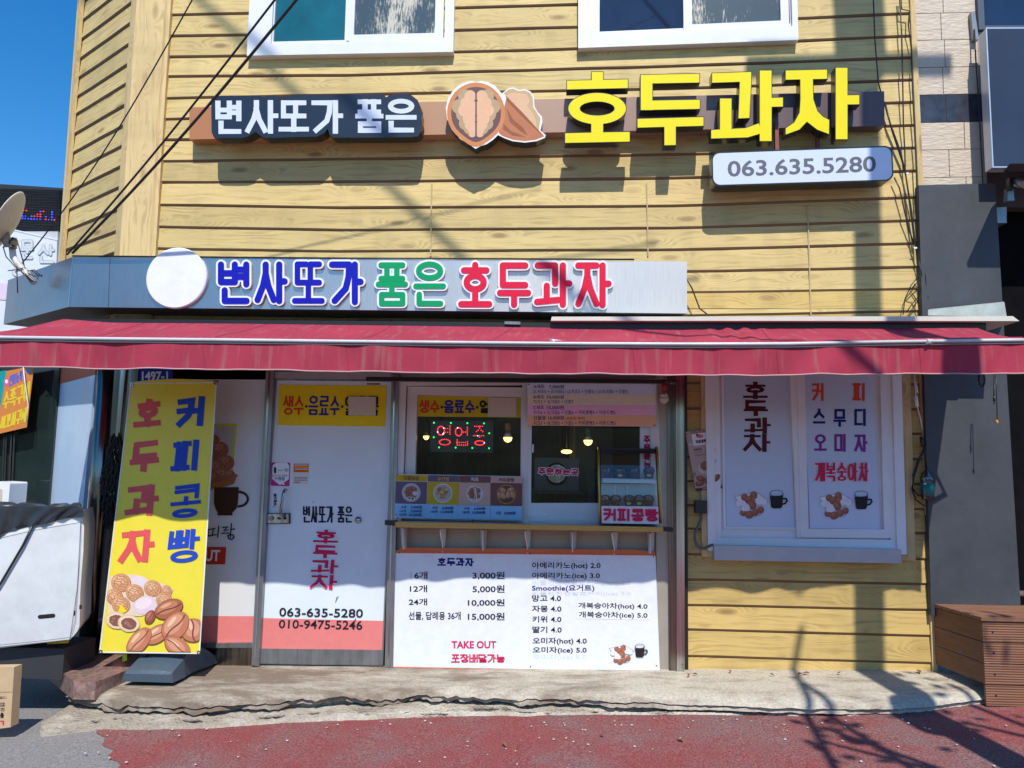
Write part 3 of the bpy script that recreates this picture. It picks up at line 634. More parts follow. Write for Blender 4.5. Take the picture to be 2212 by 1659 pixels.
# fixed side panel with the coffee artwork
PANEL = mat('printed_panel_white', (.65, .66, .68), .45, .04, 3, dirt=.12)
mb = MB(); mb.poly([(285, 795), (577, 795), (546, 1396), (235, 1400)], .0, .03, PANEL); pn = part('side_panel', mb, shop)
ar = MB()
ar.flat([(240, 1330), (549, 1331), (547, 1392), (236, 1394)], PINK, .002)
q = B5
fr = [(560, 288), (695, 286), (668, 590), (530, 590)]; ar.flat([q(*p) for p in fr], ink('lime', (.55, .55, .02)), .002); ar.flat([q(*p) for p in [(560, 298), (684, 297), (660, 585), (530, 585)]], ink('photo_grey', (.42, .40, .40)), .002)
CAKE = [ink('cake1', (.24, .075, .045)), ink('cake2', (.36, .13, .08)), ink('cake3', (.15, .045, .03)), ink('cake4', (.48, .22, .14))]
def walnut(mb, cx, cy, r, d=.003, light=False, ang=0., squash=.92):
    a, b, c = (CAKE[1], CAKE[3], CAKE[0]) if not light else (ink('cake5', (.58, .30, .16)), ink('cake6', (.70, .43, .26)), ink('cake7', (.38, .17, .085)))
    mb.oval(cx, cy, r, r*squash, c, d, ang, 22); mb.oval(cx-r*.04, cy-r*.06, r*.93, r*squash*.9, a, d, ang, 22); mb.oval(cx-r*.22, cy-r*.3, r*.55, r*.38, b, d, ang-20, 16)
    ca, sa = math.cos(math.radians(ang)), math.sin(math.radians(ang))
    for k in range(-2, 3):
        for s_ in (0, 1):
            p = []
            for i in range(9):
                t = (i/8-.5)*1.6; u = k*.34+.1*math.sin(t*7+k); x, y = (t*.9, u*(1-.25*t*t)) if s_ == 0 else (u*.9, t*.8)
                if x*x+y*y > .8: continue
                p.append((cx+r*(x*ca-y*sa), cy+r*squash*(x*sa+y*ca)))
            if len(p) > 1 and (s_ == 0 or k % 2 == 0):
                mb.ribbon(p, False, r*.075, d, 0, c)
def bean(mb, cx, cy, rx, ry, ang, d=.003, cols=None):
    a, b, c, h = cols or (ink('bean1', (.34, .115, .06)), ink('bean2', (.45, .18, .10)), ink('bean3', (.13, .03, .02)), ink('bean4', (.62, .33, .2)))
    mb.oval(cx, cy, rx, ry, c, d, ang, 26); mb.oval(cx, cy-ry*.03, rx*.96, ry*.94, a, d, ang, 26); mb.oval(cx-rx*.1, cy-ry*.16, rx*.72, ry*.6, b, d, ang, 22); mb.oval(cx-rx*.2, cy-ry*.4, rx*.4, ry*.16, h, d, ang, 16)
    ca, sa = math.cos(math.radians(ang)), math.sin(math.radians(ang)); p = [(cx+rx*t*.86*ca-(ry*.1*math.sin(t*3))*sa, cy+rx*t*.86*sa+(ry*.1*math.sin(t*3))*ca) for t in [i/8*2-1 for i in range(9)]]
    mb.ribbon(p, False, ry*.13, d, 0, c)
for (x, y, r_) in ((575, 370, 34), (612, 415, 42), (570, 445, 36), (640, 480, 42), (590, 505, 46), (620, 545, 44), (575, 560, 40), (660, 540, 26)):
    X, Y = q(x, y); walnut(ar, X, Y, r_*.437, .003)
BSK = ink('basket', (.33, .13, .045)); ar.flat([q(*p) for p in [(555, 585), (600, 578), (650, 560), (695, 535), (690, 560), (680, 585), (640, 598), (555, 612)]], BSK, .004)
for i in range(26):
    x, y = q(560+i*5.2, 610-i*2.4+jit(6)); ar.flat([(x, y), (x+5, y-5+jit(2)), (x+3, y+2)], BSK, .004)
CUP = ink('mug_brown', (.055, .022, .014)); ar.flat([q(*p) for p in [(583, 602), (705, 601), (700, 680), (692, 708), (672, 728), (674, 741), (598, 741), (600, 728), (588, 706), (581, 680)]], CUP, .004)
hp = [q(703+46*math.sin(a)*(1 if a < 3 else 1), 660-36*math.cos(a)) for a in [i/12*math.pi for i in range(13)]]; ar.ribbon(hp, False, 5, .0045, 0, CUP)
for pl in ([(548, 812), (585, 806)], [(553, 815), (552, 842)], [(578, 810), (574, 838)], [(545, 845), (592, 836)], [(605, 795), (600, 848)], [(625, 800), (650, 798), (630, 815), (652, 812), (618, 832), (655, 828)], [(668, 782), (662, 850)], [(664, 812), (682, 808)], [(650, 842), (660, 836), (676, 838), (681, 850), (668, 860), (654, 856), (650, 842)]):
    ar.ribbon([q(*p) for p in pl], False, 2.6, .004, 0, BLK)
ar.flat([q(*p) for p in [(520, 898), (641, 898), (637, 983), (516, 983)]], ink('label_red', (.52, .03, .015)), .003); ar.text('UT', [q(*p) for p in [(540, 912), (612, 912), (609, 968), (537, 968)]], WHITE, .0065, .03)
part('artwork', ar, pn)
mb = MB(); mb.poly([(235, 1396), (548, 1396), (545, 1440), (200, 1444)], .01, .05, STEELD); part('kick_plate', mb, shop)
mb = MB(); mb.poly([(236, 1392), (547, 1389), (547, 1399), (234, 1402)], .03, .05, STEELG); part('kick_plate', mb, shop)
# door
T = B3
mb = MB(); mb.poly([T(100, 52), T(744, 60), T(686, 1600), T(0, 1592)], .0, .04, mat('door_vinyl', (.66, .73, .80), .42, .04, 2.5, dirt=.10)); door = part('door', mb, shop)
mb = MB(); mb.frame([T(96, 40), T(750, 48), T(688, 1605), T(-4, 1594)], [4, 3, 3, 5], .012, .04, STEELG); mb.poly([T(12, 1512), T(690, 1522), T(686, 1600), T(0, 1590)], .014, .02, STEELG); part('door_frame', mb, door)
mb = MB(); mb.flat([T(*p) for p in [(22, 1345), (692, 1361), (688, 1519), (15, 1510)]], PINK, .002); L_ = mb
L_.hangul('변사또가 품은', bx(T, 252, 738, 522, 826), 4., BLK, .003, wv=3.6, gap=.04)
for i, (c, q) in enumerate((('호', (312, 866, 448, 872, 448, 936, 302, 932)), ('두', (308, 948, 446, 952, 444, 1018, 300, 1012)), ('과', (298, 1030, 452, 1034, 446, 1100, 290, 1098)), ('자', (296, 1112, 446, 1116, 440, 1186, 286, 1182)))):
    L_.hangul(c, bx(T, *q), 6.5, WHITE, .003, rnd=True, grow=3, wv=5)
    L_.hangul(c, bx(T, *q), 8, CRIM, .0055, wv=4.6)
L_.text('063-635-5280', [T(125, 1288), T(580, 1296), T(578, 1343), T(123, 1336)], BLK, .003, .012); L_.text('010-9475-5246', [T(123, 1354), T(577, 1360), T(575, 1410), T(120, 1400)], BLK, .003, .012)
L_.ribbon([T(540, 1348), T(528, 1376), T(520, 1400)], False, 1.6, .004, 0, BLK); L_.ribbon([T(430, 1260), T(436, 1232), T(446, 1228), T(430, 1256)], False, .8, .003, 0, BLK); L_.ribbon([T(305, 720), T(312, 708)], False, .8, .003, 0, BLK)
part('lettering', L_, door)
mb = MB(); mb.flat([T(86, 660), T(116, 660), T(112, 752), T(82, 752)], PAPER, .002); mb.hangul('당기세요', bx(T, 92, 668, 110, 732), 1.5, BLK, .003, vertical=True); mb.text('PULL', bx(T, 88, 736, 108, 744), BLK, .003); part('pull_label', mb, door)
mb = MB(); hpts = [W(*T(160, 648), .0), W(*T(155, 648), .05), W(*T(146, 668), .07), W(*T(134, 740), .075), W(*T(132, 785), .07), W(*T(142, 803), .05), W(*T(146, 806), .02)]; mb.tube(hpts, .011, STEEL, 10); part('handle', mb, door)
mb = MB(); mb.poly(bx(T, 42, 775, 180, 832), .022, .022, BLACK); mb.poly(bx(T, 50, 779, 175, 828), .027, .01, STEEL); mb.lathe(W(*T(80, 803), .03), [(.016, 0), (.016, .012), (.01, .013), (.009, .012)], STEELG, 16, (0, -1, 0)); mb.capsule(T(118, 803), T(158, 803), 5, .028, 0, BLACK); part('lock', mb, door)
mb = MB(); mb.lathe(W(*T(554, 811), .0), [(.026, 0), (.026, .006), (.02, .022), (.008, .028), (0, .029)], STEEL, 18, (0, -1, 0)); part('knob', mb, door)
mb = MB(); mb.poly([T(100, 5), T(760, 5), T(748, 46), T(96, 40)], .02, .05, mat('transom_grey', (.36, .34, .34), .5)); part('transom', mb, shop)
# serving window: frame, two panes, mullion
T = B1
mb = MB(); oq = [B1(80, 100), B2(1345, 80), B2(1402, 1545), B1(24, 1515)]
mb.ring([oq[0], oq[1], oq[2], oq[3]], [B1(150, 150), B2(1275, 130), B2(1290, 1500), B1(110, 1490)], .03, .1, UPVCW)
mb.poly([B2(-8, 130), B2(50, 130), B2(50, 1500), B2(-20, 1500)], .022, .08, UPVCW); sw = part('serving_window', mb, shop, 'white sliding takeaway window behind the counter')
mb = MB(); mb.ring([B1(166, 158), B1(1392, 168), B1(1385, 1490), B1(124, 1490)], [B1(262, 245), B1(1305, 265), B1(1297, 1400), B1(232, 1400)], .0, .05, UPVCW); part('sash', mb, sw)
mb = MB(); mb.ring([B2(40, 120), B2(1275, 130), B2(1292, 1500), B2(0, 1500)], [B2(88, 300), B2(1175, 300), B2(1178, 1330), B2(78, 1330)], .012, .05, UPVC)
mb.poly([B2(80, 1458), B2(230, 1458), B2(232, 1512), B2(76, 1512)], .035, .03, UPVC); mb.poly([B2(90, 740), B2(106, 740), B2(104, 820), B2(88, 820)], .03, .03, UPVC); part('sash', mb, sw)
mb = MB(); mb.flat([B1(255, 240), B1(1310, 260), B1(1300, 1405), B1(228, 1405)], GLASS, -.022); part('pane', mb, sw)
mb = MB(); mb.flat([B2(82, 295), B2(1180, 295), B2(1182, 1335), B2(72, 1335)], GLASS, -.016); part('pane', mb, sw)
mb = MB()
mb.hangul('주문하는곳', [B2(152, 975), B2(556, 985), B2(554, 1052), B2(150, 1045)], 3., WHITE, -.0125, rnd=True, grow=3.)
mb.hangul('주문하는곳', [B2(152, 975), B2(556, 985), B2(554, 1052), B2(150, 1045)], 3.1, CRIM, -.009, rnd=True); part('lettering', mb, sw)
mb = MB(); mb.hangul('주문하는곳', [B2(1210, 650), B2(1276, 650), B2(1280, 1070), B2(1214, 1070)], 3.8, CRIM, .014, vertical=True, rnd=True); part('lettering', mb, sw)
# knee wall under the counter, room inside
mb = MB(); mb.poly([(850, 1120), (1420, 1120), (1424, 1458), (838, 1452)], -.01, .05, CREAM)
for i in range(5): mb.poly([(850, 1143+i*9), (1420, 1147+i*9), (1420, 1147.8+i*9), (850, 1143.8+i*9)], -.007, .003, CREAM)
part('knee_wall', mb, shop)
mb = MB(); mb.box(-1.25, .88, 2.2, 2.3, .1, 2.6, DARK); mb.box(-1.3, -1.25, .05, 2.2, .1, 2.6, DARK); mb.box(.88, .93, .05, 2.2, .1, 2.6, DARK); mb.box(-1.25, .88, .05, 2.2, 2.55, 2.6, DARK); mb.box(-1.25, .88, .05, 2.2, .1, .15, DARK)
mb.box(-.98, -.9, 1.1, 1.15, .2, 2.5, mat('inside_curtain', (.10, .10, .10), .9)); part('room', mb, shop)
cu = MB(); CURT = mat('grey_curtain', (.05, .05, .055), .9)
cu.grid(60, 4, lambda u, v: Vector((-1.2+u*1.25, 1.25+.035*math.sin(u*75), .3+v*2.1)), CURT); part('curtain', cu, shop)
# chamfer at street level
mb = MB(CH); mb.poly([B4(530, 235), B4(912, 130), B4(770, 1700), B4(395, 1800)], .0, .03, mat('film_blue_white', (.44, .57, .74), .25, .05, 2, coat=.5)); cp = part('side_glazing', mb, shop)
mb = MB(CH); mb.poly([B4(480, 20), B4(925, 20), B4(913, 132), B4(470, 250)], .004, .03, ink('film_orange', (.50, .13, .07))); part('header_film', mb, cp)
mb = MB(CH); mb.poly([B4(402, 20), B4(470, 20), B4(440, 420), B4(375, 1100), B4(330, 1800), B4(270, 1800)], .03, .06, STEELG); mb.poly([B4(318, 20), B4(402, 20), B4(270, 1800), B4(170, 1800)], .015, .06, STEELD); mb.poly([B4(470, 20), B4(532, 20), B4(532, 235), B4(425, 1800), B4(330, 1800)], .012, .04, STEELG); part('post', mb, shop)
mb = MB(CH); zz = .1
mb.pl = CH; mb.v += []; a = [fold+CHD*.0+Vector((0, 0, .05)), fold+CHD*1.3+Vector((0, 0, .05)), fold+CHD*1.3+Vector((0, 0, .55)), fold+Vector((0, 0, .55))]
mb.prism([p+CH.n*.02 for p in a], [p-CH.n*.06 for p in a], GRAN); part('plinth', mb, shop)
# right window with its film printing
mb = MB(); oq = [(1522, 765), (1946, 765), (1959, 1198), (1530, 1190)]
mb.ring(oq, [(1541, 776), (1927, 776), (1938, 1183), (1546, 1178)], .05, .07, UPVC); mb.ring([(1541, 776), (1927, 776), (1938, 1183), (1546, 1178)], [A21(235, 705), A21(1325, 705), A22(1350, 180), A22(250, 165)], .035, .06, UPVC)
mb.poly([(1540, 775), (1928, 775), (1939, 1184), (1545, 1179)], .006, .02, UPVC); mb.poly([A21(693, 690), A21(785, 690), A22(765, 170), A22(742, 165)], .03, .05, UPVC); rw = part('window', mb, shop, 'white two pane shop window covered with printed film')
mb = MB(); mb.frame([A21(250, 705), A21(700, 705), A22(745, 115), A22(265, 110)], [4, 4, 5, 5], .02, .03, UPVC); part('sash', mb, rw)
mb = MB(); mb.frame([A21(740, 705), A21(1325, 705), A22(1350, 170), A22(765, 165)], [4, 15, 19, 17], .034, .03, UPVC); part('sash', mb, rw)
FILMW = mat('window_film', (.50, .60, .76), .22, .03, 2, coat=.5)
def tray(mb, T, ox, oy, k):
    f = lambda x, y: T(ox+x*k, oy+y*k)
    mb.oval(*f(150, 190), 60*k*.4, 24*k*.4, ink('soft_shadow', (.38, .43, .56)), .001)
    mb.flat([f(*p) for p in [(-15, 45), (170, 5), (280, 75), (265, 100), (120, 175), (75, 165), (15, 95)]], ink('dish', (.46, .46, .56)), .001); mb.flat([f(*p) for p in [(0, 52), (170, 18), (262, 78), (110, 150), (80, 148), (25, 90)]], ink('dish_in', (.80, .80, .84)), .001)
    for x, y, r in ((75, 55, 26), (150, 38, 28), (110, 75, 30), (160, 80, 27), (140, 122, 30), (65, 185, 24), (115, 200, 30), (165, 180, 26), (210, 160, 24)):
        X, Y = f(x, y); walnut(mb, X, Y, r*k*.40, .002, ang=x*3)
    for x, y, r in ((35, 105, 28), (205, 85, 34), (85, 145, 32), (230, 95, 26)): mb.oval(*f(x, y), r*k*.40, r*k*.30, ink('wrapped', (.70, .70, .76)), .0035, jit=.12)
    G = ink('coffee', (.02, .018, .02)); mb.flat([f(*p) for p in [(285, 45), (395, 40), (388, 130), (375, 148), (310, 148), (296, 135)]], G, .004)
    rim = [f(340+54*math.cos(a), 22+26*math.sin(a)) for a in [i*math.pi/10 for i in range(20)]]; mb.ribbon(rim, True, 1., .0045, 0, G); mb.ribbon([f(286, 22), f(290, 60)], False, 1., .0045, 0, G); mb.ribbon([f(394, 22), f(392, 60)], False, 1., .0045, 0, G)
    mb.ribbon([f(392, 68), f(420, 66), f(428, 85), f(410, 108), f(386, 112)], False, 4.5*k/1., .0045, 0, G)
mb = MB(); mb.poly([A21(258, 705), A21(693, 705), A22(724, 100), A22(285, 95)], .012, .01, FILMW); p1 = part('pane', mb, rw)
mb = MB(); mb.poly([A21(780, 705), A21(1225, 705), A22(1280, 112), A22(825, 105)], .02, .01, FILMW); p2 = part('pane', mb, rw)
mb = MB()
for c, q in (('호', (384, 822, 558, 920)), ('두', (388, 936, 560, 1030)), ('과', (392, 1054, 578, 1144)), ('자', (390, 1160, 576, 1262))): mb.hangul(c, bx(A21, *q), 10, MAROON, .0135, wv=5)
m2 = MB(); m2.k = 20; tray(m2, lambda x, y: A21(x, y), 340, 1520, .78); part('lettering', mb, rw)
for i in range(len(m2.v)): m2.v[i] = m2.v[i]+Vector((0, -.0125, 0))
part('picture', m2, rw)
mb = MB()
for c, q, m_ in (('커', (835, 825, 917, 938), REDO), ('피', (1097, 825, 1186, 938), REDO), ('스', (843, 990, 926, 1095), NAVY), ('무', (976, 992, 1060, 1105), NAVY), ('디', (1112, 992, 1192, 1100), NAVY), ('오', (850, 1155, 935, 1262), PURP), ('미', (982, 1155, 1062, 1268), PURP), ('자', (1112, 1158, 1200, 1268), PURP)):
    mb.hangul(c, bx(A21, *q), 6., m_, .0215, wv=5.)
mb.flat([A21(842, 1332), A21(1218, 1332), A21(1222, 1468), A21(848, 1468)], ink('label_lilac', (.60, .60, .74)), .0215)
mb.hangul('개복숭아차', bx(A21, 855, 1342, 1208, 1458), 5.2, PAPER, .022, rnd=True, grow=2.5, gap=.03); mb.hangul('개복숭아차', bx(A21, 855, 1342, 1208, 1458), 5.4, CRIM, .0275, wv=3.6, gap=.03); part('lettering', mb, rw)
m2 = MB(); tray(m2, lambda x, y: A21(x, y), 885, 1525, .78)
for i in range(len(m2.v)): m2.v[i] = m2.v[i]+Vector((0, -.0205, 0))
part('picture', m2, rw)
mb = MB(); mb.poly([(1543, 1178), (1947, 1187), (1948, 1217), (1543, 1210)], .1, .1, mat('aluminium_sill', (.42, .46, .50), .4, .08, 6, metal=.5)); part('sill', mb, rw)
# timber battens round that window
mb = MB()
for k_, px in enumerate([[(1514, 795), (1524, 795), (1530, 1203), (1516, 1203)], [(1946, 795), (1966, 795), (1978, 1210), (1960, 1205)], [(1516, 1190), (1544, 1190), (1544, 1204), (1516, 1203)], [(1948, 1199), (1978, 1201), (1978, 1212), (1948, 1210)]]):
    mb = MB(); mb.poly(px, .022 if k_ < 2 else .018, .03, TRIM); part('window_trim', mb, shop)
# ------------------------------------------------------------------ upper signboard
sg = thing('channel_letter_sign', 'upper wall sign of raised yellow and white Korean letters with a walnut emblem', 'shop sign', W(1160, 265, .1))
def rail_mat():
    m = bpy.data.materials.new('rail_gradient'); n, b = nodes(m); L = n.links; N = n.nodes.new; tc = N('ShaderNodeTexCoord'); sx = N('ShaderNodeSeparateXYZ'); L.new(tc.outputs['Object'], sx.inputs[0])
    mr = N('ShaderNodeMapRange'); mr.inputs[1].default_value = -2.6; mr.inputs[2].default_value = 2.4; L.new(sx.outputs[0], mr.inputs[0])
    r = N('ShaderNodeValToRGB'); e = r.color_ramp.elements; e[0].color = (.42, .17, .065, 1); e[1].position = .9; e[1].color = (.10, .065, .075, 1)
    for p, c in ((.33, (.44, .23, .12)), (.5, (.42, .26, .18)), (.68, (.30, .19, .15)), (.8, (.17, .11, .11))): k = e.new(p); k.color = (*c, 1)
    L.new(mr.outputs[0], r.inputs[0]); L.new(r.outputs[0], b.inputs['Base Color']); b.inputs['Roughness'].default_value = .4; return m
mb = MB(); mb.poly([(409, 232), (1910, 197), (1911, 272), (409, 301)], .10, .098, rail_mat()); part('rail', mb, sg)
RET = mat('black_return', (.012, .012, .013), .3, coat=.3); CHAR = mat('charcoal_face', (.014, .019, .032), .3, .1, 3, coat=.3)
out = [(456, 214), (460, 209), (467, 207), (500, 207), (563, 206), (569, 211), (576, 207), (595, 206), (602, 210), (640, 205), (737, 204), (829, 203), (834, 210), (843, 205), (868, 202), (888, 205), (902, 216), (909, 232), (906, 238), (911, 246), (910, 256), (912, 266), (908, 274), (910, 284), (903, 294), (890, 296), (813, 297), (737, 297), (720, 297), (712, 291), (708, 278), (700, 288), (684, 295), (640, 296), (576, 298), (566, 295), (552, 285), (536, 294), (522, 298), (470, 298), (461, 295), (457, 285)]
mb = MB(); mb.poly(out, .21, .1, CHAR, RET); lp = part('letter_panel', mb, sg)
wl = MB(); LW = ink('sign_white', (.60, .65, .78), .3)
for c, q in (('변', (465, 218, 524, 289)), ('사', (530, 217, 602, 288)), ('또', (601, 217, 668, 284)), ('가', (672, 217, 742, 288)), ('품', A10(88, 645)+A10(275, 860)), ('은', A10(285, 640)+A10(490, 858))):
    wl.hangul(c, bx(I2, *q), 11.5, LW, .2115, wv=10)
part('lettering', wl, lp)
# walnut emblem
wo = [A10(*p) for p in [(870, 965), (835, 940), (770, 900), (715, 840), (685, 770), (677, 700), (690, 640), (720, 590), (765, 550), (815, 528), (845, 524), (875, 532), (905, 524), (950, 532), (1000, 560), (1040, 605), (1060, 590), (1085, 570), (1115, 565), (1150, 582), (1190, 577), (1225, 592), (1248, 625), (1252, 690), (1275, 730), (1300, 755), (1303, 790), (1290, 845), (1325, 875), (1320, 893), (1265, 915), (1190, 924), (1110, 915), (1060, 897), (1015, 875), (985, 905), (940, 935), (905, 945)]]
mb = MB(); mb.poly(wo, .2, .1, ink('rim_white', (.74, .74, .74)), RET); we = part('walnut_emblem', mb, sg); em = MB()
em.flat([A10(*p) for p in [(1052, 605), (1085, 580), (1115, 575), (1150, 590), (1190, 586), (1220, 600), (1240, 630), (1244, 695), (1290, 765), (1280, 845), (1200, 790)]], ink('nut_pale', (.52, .36, .20)), .2)
em.flat([A10(*p) for p in [(1060, 625), (1100, 600), (1150, 605), (1200, 610), (1220, 650), (1205, 690), (1240, 730), (1260, 775), (1265, 835), (1160, 740)]], ink('nut_light', (.66, .42, .25)), .2)
em.flat([A10(*p) for p in [(1070, 630), (1170, 730), (1295, 860), (1315, 884), (1260, 906), (1190, 915), (1110, 906), (1040, 880), (1020, 860)]], ink('shell', (.46, .17, .08)), .2)
for a in ([(1072, 700), (1110, 770), (1180, 830), (1210, 880), (1160, 850), (1090, 790)], [(1050, 800), (1100, 850), (1200, 890), (1110, 880), (1050, 840)], [(1068, 622), (1180, 735), (1315, 884), (1290, 868), (1170, 755), (1070, 650)]): em.flat([A10(*p) for p in a], ink('shell_dark', (.27, .095, .05)), .2)
def egg(k, pt=1.): return [A10(873+188*k*math.cos(a), 735+(200*k if math.sin(a) < 0 else 190*k)*math.sin(a)+pt*28*max(0, math.sin(a))**14) for a in [i*math.pi/24 for i in range(48)]]
em.flat(egg(1.0), ink('shell_rim', (.56, .22, .09)), .2); em.flat(egg(.86, .8), ink('shell_in', (.14, .075, .075)), .2)
def blob(pts, m_):
    for x, y, r in pts: em.oval(*A10(x, y), r/3, r/3, m_, .2, n=18)
TAN, PCH = ink('nut_tan', (.44, .31, .18)), ink('nut_peach', (.70, .42, .26))
for s_ in (-1, 1):
    f = lambda L_: [(873+s_*x, y, r) for x, y, r in L_]
    blob(f([(75, 620, 42), (40, 620, 38), (110, 690, 48), (60, 700, 60), (80, 740, 50), (70, 800, 42), (40, 830, 42), (25, 860, 30), (60, 770, 45), (30, 720, 40)]), TAN)
for s_ in (-1, 1):
    f = lambda L_: [(873+s_*x, y, r) for x, y, r in L_]
    blob(f([(38, 625, 38), (60, 670, 42), (75, 715, 42), (50, 720, 50), (45, 770, 42), (38, 810, 36), (26, 845, 26), (24, 870, 20), (30, 690, 40)]), PCH)
em.flat([A10(868, 600), A10(878, 600), A10(878, 888), A10(868, 888)], ink('shell_in', (.14, .075, .075)), .2); part('artwork', em, we)
# yellow letters
YF = mat('yellow_face', (.76, .64, .004), .45, .03, 2, spec=.25)
def block(pieces, grow, d, t, mt, side):
    mb = MB()
    for k in pieces:
        mb.k += 1; dd = d+mb.k*.0001
        if k[0] == 'p':
            p = k[1]; cx = sum(a for a, b in p)/len(p); cy = sum(b for a, b in p)/len(p)
            q = []
            n = len(p)
            for i in range(n):                                  # grow outwards
                (ax, ay), (bx_, by), (cx_, cy_) = p[i-1], p[i], p[(i+1) % n]
                n1 = (by-ay, -(bx_-ax)); l1 = math.hypot(*n1) or 1; n2 = (cy_-by, -(cx_-bx_)); l2 = math.hypot(*n2) or 1
                mx, my = n1[0]/l1+n2[0]/l2, n1[1]/l1+n2[1]/l2; l = max(.3, (mx*mx+my*my)/2); q.append((bx_+mx/l*grow, by+my/l*grow))
            mb.poly(q, dd, t, mt, side)
        else:
            cx, cy, rx, ry, ix, iy = k[1]; an = [i*math.pi/20 for i in range(40)]
            mb.ring([(cx+(rx+grow)*math.cos(a), cy+(ry+grow)*math.sin(a)) for a in an], [(cx+(ix-grow)*math.cos(a), cy+(iy-grow)*math.sin(a)) for a in an], dd, t, mt, side)
    return mb
R = lambda x0, y0, x1, y1, s=0: ('p', [(x0, y0), (x1, y0+s), (x1, y1+s), (x0, y1)])
LET = [[R(1278, 155, 1303, 176), R(1224.5, 174, 1356.5, 193.5, -3), ('o', (1290, 234.5, 62.5, 34, 37.5, 15)), R(1277, 262, 1303, 290), R(1220.5, 287.5, 1360.5, 309, -3)],
       [R(1384, 161.5, 1511, 181, -2.5), R(1384, 178, 1409.5, 238), R(1384, 217.5, 1512, 238, -2.5), R(1377, 256.5, 1520, 276, -4), R(1435, 270, 1460, 314, -.5)],
       [('p', [(1538, 158), (1623, 155), (1623, 178), (1619, 255), (1595, 256), (1598, 177), (1538, 179)]), R(1555, 212.5, 1580.5, 286), ('p', [(1536, 280.5), (1610, 276.5), (1640, 266), (1645, 288), (1615, 297), (1536, 299.5)]), R(1641, 152, 1667, 305), R(1664, 211, 1691.5, 231, -.5)],
       [R(1697, 152, 1787, 172.5, -2), ('p', [(1728.5, 170), (1756, 169), (1757, 214), (1766, 240), (1778, 252), (1791.5, 259), (1791, 290), (1765, 280), (1743, 263), (1727, 280), (1697, 291), (1697, 277), (1716, 264), (1727, 243), (1729, 214)]), R(1805, 146, 1831, 301), R(1829, 205.5, 1856.5, 226, -.5)]]
for L_ in LET:
    o = part('letter', block(L_, 1.1, .215, .085, RET, RET), sg); part('face', block(L_, -.4, .218, .003, YF, RET), o)
for x in (1678, 1767): mb = MB(); mb.poly([(x-4, 262), (x+4, 262), (x+5, 330), (x-3, 330)], .12, .03, mat('red_oxide', (.22, .06, .05), .6)); part('bracket', mb, sg)
# phone number light box
ps = thing('phone_number_sign', 'white rounded light box with a grey phone number under the yellow letters', 'light box sign', W(1735, 395, .2))
def rrect(q, r, n=6):
    out = []; c = [(r, r), (-r, r), (-r, -r), (r, -r)]
    for k, (p, (ox, oy)) in enumerate(zip(q, c)):
        for i in range(n+1): a = math.pi+k*math.pi/2+i/n*math.pi/2; out.append((p[0]+ox+r*math.cos(a), p[1]+oy+r*math.sin(a)))
    return out
q = [(1537, 328), (1928, 315), (1930, 391), (1538, 402)]
mb = MB(); mb.poly(rrect(q, 17), .215, .13, RET); cb = part('case', mb, ps)
mb = MB(); mb.poly(rrect([(1540, 331), (1925, 318), (1927, 388), (1541, 399)], 15), .217, .006, mat('light_box_acrylic', (.60, .66, .80), .22, .03, 2, coat=.4)); fc = part('face', mb, ps)
mb = MB(); mb.text('063.635.5280', [A20(290, 1042), A20(1252, 1009), A20(1254, 1113), A20(292, 1147)], ink('faded_grey', (.115, .125, .155)), .2175, .02); part('lettering', mb, fc)
